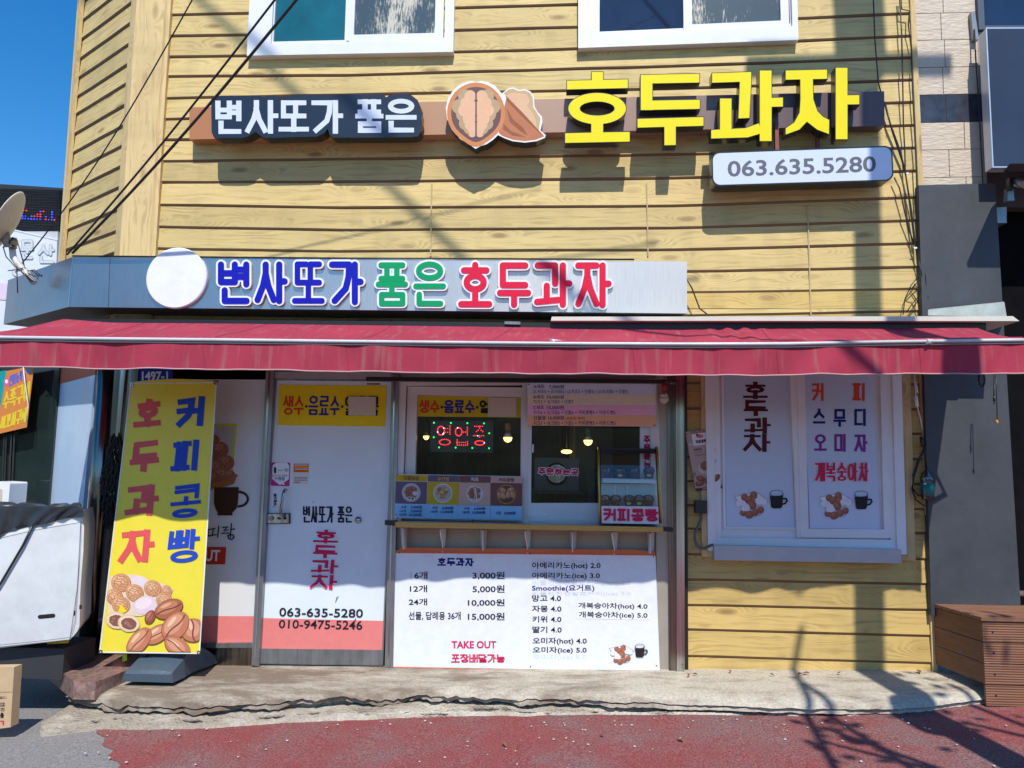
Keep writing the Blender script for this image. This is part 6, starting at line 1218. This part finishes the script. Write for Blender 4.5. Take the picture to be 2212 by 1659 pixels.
mb = MB()
for j in range(18):
    y = 150+j*25.5; mb.poly([T(-400, y+2-10), T(595, y+32-10), T(595, y+36-10), T(-400, y+7-10)], -1.27, .03, BLACK)
part('louvre', mb, lb)
mb = MB(); DOT = mat('led_off', (.10, .105, .115), .3)
for j in range(17):
    for i in range(26): x = 0+i*23; mb.oval(*T(x+jit(1), 168+j*25.5+x*.032), .9, 1.1, DOT, -1.262, n=6)
part('unlit_dots', mb, lb)
mb = MB(); LRD, LBL = led('dot_red', (1, .02, .03), 1.), led('dot_blue', (.04, .06, 1.), 1.6)
for x, y, c in [(200, 370, 0), (232, 372, 0), (262, 374, 0), (430, 383, 0), (400, 384, 1), (340, 430, 0), (370, 432, 0), (400, 434, 0), (222, 428, 1), (252, 430, 1), (312, 430, 1), (222, 452, 1), (250, 454, 1), (280, 456, 1), (308, 457, 1), (338, 459, 1), (366, 460, 1), (395, 461, 1), (452, 462, 0), (482, 465, 1), (510, 465, 1), (538, 467, 0), (456, 436, 1), (512, 440, 1), (515, 412, 1), (370, 410, 0), (400, 412, 0), (30, 362, 1), (515, 388, 1)]: mb.oval(*T(x, y), 1.5, 1.5, (LRD, LBL)[c], -1.255, n=7)
part('lit_dots', mb, lb)
# satellite dish
cpt = W(*T(70, 480), .12); vd = (cpt-CAM).normalized(); pv = (RT*-.9+UP*.44); pv = (pv-vd*pv.dot(vd)).normalized(); ax = (vd*.28 + pv*.96).normalized()
sd = thing('satellite_dish', 'cream satellite dish on a bent pole at the left edge above the steel fascia', 'satellite dish', W(*T(330, 1090), .1)); R_ = .245
mb = MB(); CD = mat('dish_cream', (.60, .54, .44), .5, .06, 6, dirt=.15); mb.lathe(cpt, [(0, -.055), (R_*.4, -.045), (R_*.75, -.022), (R_, 0), (R_*1.02, .006), (R_*.98, .008), (R_*.7, -.015), (0, -.045)], CD, 40, ax); part('dish', mb, sd)
mb = MB(); m0 = W(*T(75, 640), .1); mb.prism([W(*p, .14) for p in (T(55, 580), T(90, 585), T(110, 650), T(105, 735), T(40, 740), T(20, 690))], [W(*p, .08) for p in (T(55, 580), T(90, 585), T(110, 650), T(105, 735), T(40, 740), T(20, 690))], mat('rusty_bracket', (.38, .30, .24), .6, .3, 40, dirt=.4)); mb.tube([W(*T(120, 650), .12), W(*T(160, 660), .12)], .012, STEELD, 6); mb.tube([W(*T(115, 745), .12), W(*T(160, 740), .12)], .012, STEELD, 6)
mb.tube([W(*T(110, 690), .12), W(*T(158, 695), .12)], .028, STEELD, 8); part('clamp', mb, sd)
mb = MB(); mb.tube([W(*T(120, 740), .1), W(*T(130, 830), .1), W(*T(175, 900), .1), W(*T(240, 970), .1), W(*T(340, 1090), .1)], .024, mat('pole_white', (.58, .56, .53), .5, .2, 40, dirt=.3), 10); part('pole', mb, sd)
mb = MB()
for pl in ([(120, 655), (170, 670), (200, 780), (240, 920)], [(30, 730), (60, 830), (150, 930), (240, 1000), (310, 1085)], [(165, 930), (175, 1190)], [(80, 970), (180, 958), (230, 940)], [(280, 975), (340, 960), (415, 1030)], [(270, 970), (330, 975), (380, 1020), (370, 1055)], [(275, 990), (330, 1025), (420, 1015)], [(250, 1000), (300, 1050), (340, 1080)]): mb.tube([W(*T(*p), .13) for p in pl], .0042, BLACK, 5)
part('cable', mb, sd)
# ------------------------------------------------------------------ right side
nr = thing('neighbour_building', 'neighbouring building with beige relief tiles and a grey pilaster at the right edge', 'building', W(2070, 1310, 0))
TL_ = mat('relief_tile', (.54, .45, .35), .55, .08, 14)
def tile_mat():
    m = TL_; n = m.node_tree; b = n.nodes['Principled BSDF']; L = n.links; N = n.nodes.new; tc = N('ShaderNodeTexCoord'); mp = N('ShaderNodeMapping'); mp.inputs['Scale'].default_value = (14, 1, 42); L.new(tc.outputs['Object'], mp.inputs[0])
    v = N('ShaderNodeTexVoronoi'); v.inputs['Scale'].default_value = 1.; v.distance = 'CHEBYCHEV'; L.new(mp.outputs[0], v.inputs['Vector']); z = N('ShaderNodeTexNoise'); z.inputs['Scale'].default_value = 2.; z.inputs['Detail'].default_value = 3; L.new(mp.outputs[0], z.inputs['Vector'])
    a = N('ShaderNodeMath'); a.operation = 'ADD'; L.new(v.outputs['Distance'], a.inputs[0]); L.new(z.outputs[0], a.inputs[1]); bp = N('ShaderNodeBump'); bp.inputs['Strength'].default_value = .45; bp.inputs['Distance'].default_value = .008; L.new(a.outputs[0], bp.inputs['Height']); L.new(bp.outputs[0], b.inputs['Normal'])
tile_mat(); DT = mat('dark_tile', (.035, .04, .055), .25, .5, 12); GR = mat('grout', (.34, .28, .23), .9)
mb = MB(); mb.poly([(1966, -400), (2112, -400), (2132, 403), (1984, 403)], -.02, .3, GR); part('wall', mb, nr)
mb = MB(); dk = MB()
ys_ = [-205, -146, -88, -30, 28, 86, 145, 204]; e = .8
def tile(mb, y0, y1, x0, x1, mt): f = lambda x, y: (x+ (y-200)*.036, y-(x-2040)*.02); mb.poly([f(x0+e, y0+e), f(x1-e, y0+e), f(x1-e, y1-e), f(x0+e, y1-e)], -.012, .02, mt)
for k, (a, b) in enumerate(zip(ys_, ys_[1:])):
    j = 2038 if k % 2 == 0 else 2044
    tile(mb, a, b, 1976, j, TL_); tile(mb, a, b, j, 2116, TL_)
tile(dk, 204, 264, 1976, 2042, DT); tile(dk, 204, 264, 2042, 2122, DT)
part('tile_cladding', mb, nr); mb = MB()
for k, (a, b) in enumerate(((264, 323), (323, 383), (383, 402))): j = 2080 if k % 2 == 0 else 2045; tile(mb, a, b, 1976, j, TL_); tile(mb, a, b, j, 2120, TL_)
part('tile_cladding', mb, nr); part('tile_band', dk, nr)
PIL = mat('pilaster_grey', (.042, .048, .058), .55, .25, 4, dirt=.3)
mb = MB(); mb.poly([(1984, 400), (2150, 396), (2206, 1330), (2012, 1330)], .05, .4, PIL); part('pilaster', mb, nr)
mb = MB(); mb.poly([(2100, -400), (2600, -400), (2600, 1700), (2190, 1700), (2140, 400)], -.35, .1, mat('recess_shade_black', (.006, .006, .007), .9, .3, 5, spec=.05)); part('recess', mb, nr)  # black sheet stands in for the shade inside the opening
mb = MB(); mb.poly([A20(1895, -400), A20(1930, -400), A20(1960, 190), A20(1920, 190)], .02, .1, mat('frame_blue', (.05, .07, .10), .5)); mb.poly([A20(1960, 165), A20(2800, 160), A20(2800, 185), A20(1960, 185)], .02, .1, mat('frame_blue', (.05, .07, .10), .5)); mb.poly([A20(1870, 78), A20(1895, 78), A20(1920, 255), A20(1885, 255)], .03, .05, STEELG); wn = part('window', mb, nr)
mb = MB(); mb.poly([A20(1925, -400), A20(2800, -400), A20(2800, 168), A20(1960, 168)], -.03, .03, DGLASS); part('pane', mb, wn)
mb = MB(); mb.poly([A20(1960, 1105), A20(2800, 1100), A20(2800, 1340), A20(2030, 1345)], -.2, .1, mat('brown_soffit', (.07, .045, .04), .7)); mb.poly([A20(2030, 1345), A20(2100, 1340), A20(2100, 1445), A20(2042, 1445)], .0, .1, STEELG); part('lintel', mb, nr)
mb = MB(); mb.prism([W(*A21(1590, 385), .16), W(*A21(1590, 350), .16), W(*A21(2085, 300), .2), W(*A21(2100, 395), .2)], [W(*A21(1600, 380), .1), W(*A21(1600, 345), .1), W(*A21(2080, 296), .1), W(*A21(2100, 390), .1)], mat('flashing', (.36, .40, .38), .4, .2, 10, dirt=.25)); part('flashing', mb, nr)
mb = MB(); mb.poly([(2195, 1275), (2260, 1280), (2260, 1292), (2200, 1288)], -.2, .05, STEEL); part('door_sill', mb, nr)
T = A20
bsn = thing('dark_signbox', 'dark navy sign box with bright metal edges at the top right corner', 'sign', W(2180, 360, .4))
mb = MB(); q = [T(1968, 182), T(3000, 176), T(3000, 1082), T(2012, 1082)]; mb.poly(q, .2, .10, mat('navy_panel', (.022, .03, .052), .3, .2, 3, coat=.3), mat('sign_return', (.50, .53, .58), .35, .05, 4, metal=.4)); fc_ = part('case', mb, bsn)
mb = MB(); 
for a, b in zip(q[:1]+q[3:], [q[1], q[2]]): pass
mb.ribbon([T(2800, 179), T(1968, 182), T(2012, 1082), T(2800, 1082)], False, 2.6, .2005, 0, mat('bright_edge', (.62, .64, .68), .3, metal=.6)); part('edge', mb, bsn)
fl = thing('floodlight', 'small black floodlight under the dark sign box at the right edge', 'floodlight', W(2190, 420, .2))
mb = MB(); mb.prism([W(*T(2080, 1110), .45), W(*T(2120, 1060), .5), W(*T(2400, 1060), .5), W(*T(2400, 1110), .45)], [W(*T(2090, 1125), .2), W(*T(2130, 1080), .2), W(*T(2400, 1080), .2), W(*T(2400, 1130), .2)], BLACK); part('hood', mb, fl)
mb = MB(); mb.lathe(W(*T(2160, 1170), .25), [(.0, 0), (.035, .005), (.04, .05), (.03, .08)], STEELG, 14, (.3, -.6, -.5)); mb.poly([T(2110, 1215), T(2145, 1215), T(2150, 1300), T(2105, 1300)], .25, .05, STEELG); mb.poly([T(2118, 1150), T(2150, 1150), T(2142, 1230), T(2118, 1230)], .27, .04, BLACK); part('lamp_head', mb, fl)
# timber planter bench
DK = mat('brown_decking', (.19, .085, .045), .6, .25, 5, stretch=(.6, .6, 9), bump=.0); DKT = mat('brown_decking_top', (.22, .10, .055), .6, .25, 6, stretch=(.7, 6, 1))
def ribs(m):
    n = m.node_tree; b = n.nodes['Principled BSDF']; L = n.links; N = n.nodes.new; tc = N('ShaderNodeTexCoord'); sx = N('ShaderNodeSeparateXYZ'); L.new(tc.outputs['Object'], sx.inputs[0]); k = N('ShaderNodeMath'); k.operation = 'MULTIPLY'; k.inputs[1].default_value = 420; L.new(sx.outputs[2], k.inputs[0]); s_ = N('ShaderNodeMath'); s_.operation = 'SINE'; L.new(k.outputs[0], s_.inputs[0]); bp = N('ShaderNodeBump'); bp.inputs['Strength'].default_value = .5; bp.inputs['Distance'].default_value = .0025; L.new(s_.outputs[0], bp.inputs['Height']); L.new(bp.outputs[0], b.inputs['Normal'])
ribs(DK); DKS = mat('brown_decking_side', (.17, .075, .042), .6, .25, 6, stretch=(1, 1, 9))
g0 = gz(2131, 1526, .165); yf = g0.y; xl0 = g0.x; zt0 = at_z = None
hgt = W(2127, 1341, -yf).z; xb = W(2014, 1330, .0).x
bench = thing('timber_bench', 'brown ribbed timber bench box at the right edge of the step', 'bench', Vector((xl0+.5, yf/2, .165)))
zb0 = .17; hb = (hgt-zb0)/4
for k in range(4):
    z0, z1 = zb0+hb*k, zb0+hb*(k+1)-.006
    mb = MB(); mb.prism([(xl0, yf, z0), (3.9, yf, z0), (3.9, yf, z1), (xl0, yf, z1)], [(xl0, yf+.02, z0), (3.9, yf+.02, z0), (3.9, yf+.02, z1), (xl0, yf+.02, z1)], DK); [mb.lathe((xl0+.06+.48*q_, yf-.0005, (z0+z1)/2), [(.007, 0), (.006, .002)], BLACK, 8, (0, -1, 0)) for q_ in range(3)]; part('front_board', mb, bench)
    if k > 0: mb = MB(); mb.prism([(xl0, yf+.02, z0), (xl0, yf+.02, z1), (xb, -.02, z1), (xb, -.02, z0)], [(xl0+.02, yf+.02, z0), (xl0+.02, yf+.02, z1), (xb+.02, -.02, z1), (xb+.02, -.02, z0)], DKS); part('side_board', mb, bench)
mb = MB()
for k in range(5): a, b = k/5, (k+1)/5-.012; mb.prism([(xl0-.01+(xb-xl0)*a, yf-.01+(-.01-yf)*a, hgt), (3.9, yf-.01+(-.01-yf)*a, hgt), (3.9, yf-.01+(-.01-yf)*b, hgt), (xl0-.01+(xb-xl0)*b, yf-.01+(-.01-yf)*b, hgt)], [(xl0-.01+(xb-xl0)*a, yf-.01+(-.01-yf)*a, hgt+.022), (3.9, yf-.01+(-.01-yf)*a, hgt+.022), (3.9, yf-.01+(-.01-yf)*b, hgt+.022), (xl0-.01+(xb-xl0)*b, yf-.01+(-.01-yf)*b, hgt+.022)], DKT)
part('seat', mb, bench)
# switch box and conduit
T = B6
eb = thing('switch_box', 'small black electrical box with grey conduit beside the printed window', 'electrical box', W(*T(250, 1205), .03))
mb = MB(); mb.poly([T(205, 1100), T(299, 1102), T(299, 1207), T(205, 1205)], .09, .07, mat('box_black', (.02, .02, .022), .45)); part('box', mb, eb)
mb = MB(); cpts = [T(255, 1205), T(252, 1250), T(225, 1310), T(200, 1370), T(198, 1420), T(215, 1465), T(245, 1492), T(285, 1488), T(325, 1468), T(352, 1460)]; fine = []
for i in range(len(cpts)-1):
    for k in range(6): t = k/6; fine.append((cpts[i][0]+(cpts[i+1][0]-cpts[i][0])*t, cpts[i][1]+(cpts[i+1][1]-cpts[i][1])*t))
mb.tube([W(x, y, .05) for x, y in fine], [.0105 if i % 2 else .0085 for i in range(len(fine))], mat('grey_conduit', (.10, .105, .12), .5), 8); part('conduit', mb, eb)
# bottle, leads and cables at the right wall edge
T = B8
bo = thing('plastic_bottle', 'clear drinks bottle with a teal label hanging on cables by the right window', 'bottle', W(*T(135, 1070), .05))
P = lambda y: W(*T(127, y), .06); k = (P(905)-P(1070)).z/165
mb = MB(); mb.lathe(P(1070), [(28*k, 0), (32*k, 5*k), (32*k, 95*k), (34*k, 110*k), (26*k, 140*k), (10*k, 155*k), (9*k, 160*k)], glass('bottle_plastic', (.72, .82, .80), .12), 18); part('body', mb, bo)
mb = MB(); mb.lathe(P(1050), [(32.5*k, 0), (33*k, 68*k)], mat('bottle_label', (.005, .16, .17), .4, .3, 30), 18); lbp = part('label', mb, bo)
mb = MB(); c = T(125, 1005); mb.oval(c[0]+10, c[1], 5, 5, ink('star_green', (.03, .38, .25)), .06+34*k, n=5); mb.flat([T(106, 984), T(120, 982), T(120, 988), T(106, 990)], PAPER, .06+34*k); part('print', mb, lbp)
mb = MB(); mb.lathe(P(912), [(11*k, 0), (11*k, 12*k)], mat('cap_green', (.005, .10, .07), .4), 12); part('cap', mb, bo)
wc = thing('wall_cables', 'bundle of thin black cables running down the right edge of the cladding', 'cables', W(1975, 690, .02))
for pl in ([(1235, -20), (1245, 250), (1268, 540), (1310, 680), (1360, 860), (1420, 1040), (1445, 1130), (1470, 1300), (1500, 1560), (1525, 1680)], [(1405, -20), (1418, 200), (1425, 500), (1430, 800), (1440, 1000), (1442, 1120), (1462, 1250), (1480, 1400), (1505, 1570), (1530, 1690)], [(1310, 660), (1345, 800), (1400, 950), (1430, 1060), (1448, 1150), (1480, 1350), (1510, 1590)], [(1370, 1150), (1405, 1220), (1440, 1380), (1470, 1500), (1500, 1580)], [(1415, -20), (1420, 60), (1470, 70), (1462, 160), (1480, 300), (1490, 600), (1510, 1000), (1520, 1300), (1522, 1640)], [(1890, 190), (1900, 400), (1918, 650), (1930, 900), (1945, 1180), (1960, 1400), (1975, 1640), (1985, 1940)]):
    mb = MB(); mb.tube([W(*A20(*p), .035+.01*math.sin(i)) for i, p in enumerate(pl)], .0052, BLACK, 5); part('cable', mb, wc)
for pl in ([(1530, 130), (1480, 190), (1440, 280), (1428, 380)], [(1545, 150), (1470, 220), (1500, 260), (1540, 330)], [(1530, 260), (1480, 320), (1450, 365)], [(1525, 0), (1550, 120), (1545, 220), (1590, 245), (1590, 270)], [(1500, 180), (1540, 230), (1520, 300), (1490, 330)], [(1560, 0), (1575, 150), (1585, 370)]): mb = MB(); mb.tube([W(*A21(*p), .04+.012*math.sin(i*2)) for i, p in enumerate(pl)], .0038, BLACK, 5); part('cable', mb, wc)
mb = MB(); mb.oval(*A20(1457, 1122), 3, 2, PAPER, .05, jit=.2); mb.oval(*A20(1508, 1606), 4, 2, PAPER, .05, jit=.2); part('cable_tie', mb, wc)
wl_ = thing('power_lead', 'white connector and black lead hanging beside the right window under the awning', 'power lead', W(*B8(70, 700), .03))
mb = MB(); mb.tube([W(*T(*p), .04) for p in [(55, 395), (58, 450), (62, 510), (70, 570), (88, 640), (98, 700), (96, 740)]], .0042, PAPER, 5); mb.tube([W(*T(*p), .05) for p in [(62, 440), (72, 500)]], .005, PAPER, 5); mb.tube([W(*T(*p), .045) for p in [(62, 515), (70, 572)]], .0115, PAPER, 8); part('connector', mb, wl_)
mb = MB()
for pl in ([(96, 740), (105, 800), (70, 870), (48, 940), (45, 1010), (75, 1048), (112, 1050)], [(98, 745), (110, 790), (78, 870), (55, 940), (42, 1010), (60, 1070), (110, 1105), (150, 1100), (155, 1080)], [(100, 750), (112, 800), (118, 860), (122, 905)]): mb.tube([W(*T(*p), .045) for p in pl], .0058, BLACK, 6)
mb.tube([W(*T(92, 735), .05), W(*T(100, 790), .05)], .012, BLACK, 8); part('lead', mb, wl_)
hl = thing('hanging_lead', 'thin black lead with a small amber tip in front of the grey pilaster', 'cable', W(2160, 905, .3))
mb = MB(); mb.tube([W(*T(483, 395), .3), W(*T(481, 520), .3), W(*T(482, 560), .3)], .004, BLACK, 5); mb.tube([W(*T(492, 395), .3), W(*T(495, 500), .3), W(*T(498, 640), .3)], .003, BLACK, 5); mb.tube([W(*T(481, 515), .3), W(*T(482, 545), .3)], .007, BLACK, 6); part('lead', mb, hl)
mb = MB(); mb.lathe(W(*T(498, 668), .3), [(.0, 0), (.007, .004), (.009, .02), (.003, .03)], mat('amber', (.55, .25, .01), .3), 8); part('tip', mb, hl)
fcb = MB(); fcb.tube([W(*A21(20, 140), .1), W(*A21(60, 210), .09), W(*A21(110, 340), .08), W(*A21(160, 378), .12)], .0055, BLACK, 5); solo('fascia_cable', fcb, 'black cable drooping from the steel fascia right end down to the awning', 'cable')
# overhead wires
def wire(pl, r, lab):
    mb = MB(); mb.tube([W(x, y, d_) for x, y, d_ in pl], r, BLACK, 6); solo('overhead_wire', mb, lab, 'wire', 'overhead wires crossing the front of the shop')
def wline(a, b, da, db, sag, ext):
    n = 26; A_, B_ = W(*a, da), W(*b, db); dr_ = (A_-B_); pts = []
    for i in range(n+1): t = i/n*ext; p = B_+dr_*t; p = p+Vector((0, 0, -sag*math.sin(min(1, t)*math.pi))); pts.append(p)
    return pts
for a, b, da, db, r, lab, sg_ in ((A00(1245, 0), B7(220, 895), 1.1, .25, .005, 'thin overhead wire drooping to the satellite dish', .12), (A00(1780, 0), A00(435, 1650), 1.2, .33, .0075, 'upper of the two thick overhead wires crossing the pale cladding', .04), (A00(1920, 0), A00(470, 1640), 1.25, .34, .0098, 'lower and thickest overhead wire crossing the pale cladding', .05)):
    mb = MB(); mb.tube(wline(a, b, da, db, sg_, 2.6), r, BLACK, 6); solo('overhead_wire', mb, lab, 'wire', 'overhead wires crossing the front of the shop')
# ------------------------------------------------------------------ street pole and tree that cast the shadows (behind the camera's right shoulder)
def shadow_src(P, t): return Vector(P)+Vector((.15, -1, 1.3))*t
pl_ = thing('utility_pole', 'concrete street pole with crossarm and transformer standing at the kerb right of the shop', 'utility pole', Vector((2.5, -3.2, .15)))
CP = mat('pole_concrete', (.36, .34, .31), .85, .1, 12); mb = MB(); mb.lathe((2.50, -3.2, .1), [(.115, 0), (.105, 4), (.09, 10.5)], CP, 18, (.031, 0, 1)); part('pole', mb, pl_)
mb = MB(); mb.box(1.6, 3.7, -3.34, -3.26, 9.6, 9.7, STEELG); mb.box(1.9, 3.4, -3.34, -3.26, 8.85, 8.93, STEELG); part('crossarm', mb, pl_)
mb = MB(); mb.lathe((2.76, -3.42, 9.05), [(.0, 0), (.19, .0), (.19, .55), (.05, .6)], STEELG, 16); part('transformer', mb, pl_)
mb = MB(); mb.lathe((2.56, -3.36, 3.35), [(.0, 0), (.13, 0), (.13, .42), (.02, .45)], STEELG, 12); part('meter_box', mb, pl_)
for dx, zz in ((-.9, 9.9), (.9, 9.9), (.0, 10.6)): mb = MB(); mb.lathe((2.62+dx, -3.3, 9.7 if dx else 10.5), [(.03, 0), (.05, .06), (.03, .12), (.04, .2)], mat('insulator', (.25, .1, .06), .3), 10); part('insulator', mb, pl_)
for P1, P2, t1, t2 in (((435, 0), (997, 553), 6, 5.2), ((250, 470), (330, 530), 5, 5)):
    a, b = shadow_src(W(*P1), t1), shadow_src(W(*P2), t2); dd = b-a; mb = MB(); mb.tube([a-dd*2.2, b+dd*1.15], .026, BLACK, 6)
    if P1[0] == 435: solo('stay_cable', mb, 'thick overhead cable slanting across the street high in front of the shop', 'cable', 'stay cables over the street')
for (a0, za, ta), (b0, zb_, tb), r_, ext in ((((1710, 1431), .25, 4.0), ((1802, 1648), .13, 2.9), .024, 1.5), (((1724, 1470), .22, 4.4), ((1969, 1659), .13, 3.3), .026, 1.8)):
    A_, B_ = shadow_src(gz(*a0, za), ta), shadow_src(gz(*b0, zb_), tb); mb = MB(); mb.tube([A_+(A_-B_)*.05, B_+(B_-A_)*(ext-1)], r_, STEELD, 8); part('stay', mb, pl_)
# shrubby street tree: bare limbs with sparse leaves
tr = thing('street_tree', 'slender street tree with sparse leaves beside the street pole', 'tree', Vector((3.7, -5.2, .15))); rt_ = random.Random(21)
BARK = mat('bark', (.16, .12, .09), .9, .3, 20); LEAF = mat('leaf_green', (.07, .11, .03), .6, .4, 10); tw = MB(); cr_ = MB()
def limb(p, dr_, l, r, depth):
    q = p+dr_*l; m_ = (p+q)/2+Vector((rt_.uniform(-.06, .06), rt_.uniform(-.06, .06), 0)); tw.tube([p, m_, q], [r, r*.85, r*.7], BARK, 6, cap=False)
    if depth == 0:
        for _ in range(14):
            c = q+Vector((rt_.gauss(0, .16), rt_.gauss(0, .16), rt_.gauss(0, .1))); a = Vector((rt_.uniform(-1, 1), rt_.uniform(-1, 1), rt_.uniform(-.5, .5))).normalized()*.06; b = a.cross(Vector((rt_.uniform(-1, 1), rt_.uniform(-1, 1), 1))).normalized()*.035
            cr_.face(cr_.add([c-a, c+b, c+a, c-b]), LEAF)
        return
    for _ in range(3): limb(q, (dr_+Vector((rt_.uniform(-.8, .6), rt_.uniform(-.7, .7), rt_.uniform(-.1, .5)))).normalized(), l*rt_.uniform(.6, .8), r*.62, depth-1)
limb(Vector((3.7, -5.2, .1)), Vector((-.05, .02, 1)).normalized(), 3.0, .07, 0); tw_l = len(tw.f)
cr_.v, cr_.f, cr_.mi = [], [], []
for dr_ in (Vector((-.9, .25, .9)), Vector((-.2, .5, 1)), Vector((.3, -.3, 1))): limb(Vector((3.55, -5.14, 3.05)), dr_.normalized(), 1.35, .05, 1)
part('trunk', tw, tr); part('crown', cr_, tr)
# dry leaves on the step
LF = mat('dry_leaf', (.20, .10, .05), .8, .4, 60); rl = random.Random(4)
base = None
for i, (x, y) in enumerate(((1577, 1452), (1668, 1459), (1728, 1458), (1741, 1456), (1812, 1455), (1502, 1458), (1488, 1460), (1985, 1452), (1470, 1600), (1300, 1590), (1090, 1610), (1585, 1500))):
    z = .25 if y < 1470 else (.21 if y < 1520 else .12)
    P = gz(x, y, z); zz = max(zt(P.x) if P.y > -.45 else zr(P.x), 0)+.006; P = gz(x, y, zz)
    mb = MB(); a = rl.uniform(0, 6.28); L1 = rl.uniform(.018, .035); u = Vector((math.cos(a), math.sin(a), 0)); v = Vector((-math.sin(a), math.cos(a), 0))
    mb.face(mb.add([P-u*L1, P-v*L1*.5+Vector((0, 0, .012)), P+u*L1+Vector((0, 0, .01))]), LF); mb.face(mb.add([P-u*L1, P+u*L1+Vector((0, 0, .01)), P+v*L1*.5+Vector((0, 0, .016))]), LF)
    solo('dry_leaf', mb, 'small dry brown leaf lying on the ground in front of the shop', 'leaf', 'dry leaves on the step and pavement')

mb = MB(); PB = mat('pale_pebble', (.42, .39, .35), .8, .3, 40); rg = random.Random(12)
for _ in range(110):
    x, y = rg.uniform(150, 2180), rg.choice((rg.uniform(1560, 1655), rg.uniform(1545, 1580)))
    P_ = gz(x, y, .1); P_ = gz(x, y, zr(P_.x)+.004)
    if P_.y > interp(BE, P_.x)-.01: continue
    r_ = rg.uniform(.003, .009); mb.lathe(P_-Vector((0, 0, r_*.4)), [(0, 0), (r_*1.1, r_*.4), (r_*.9, r_*.9), (0, r_*1.2)], PB, 6)
struct('gravel', mb, 'stuff')
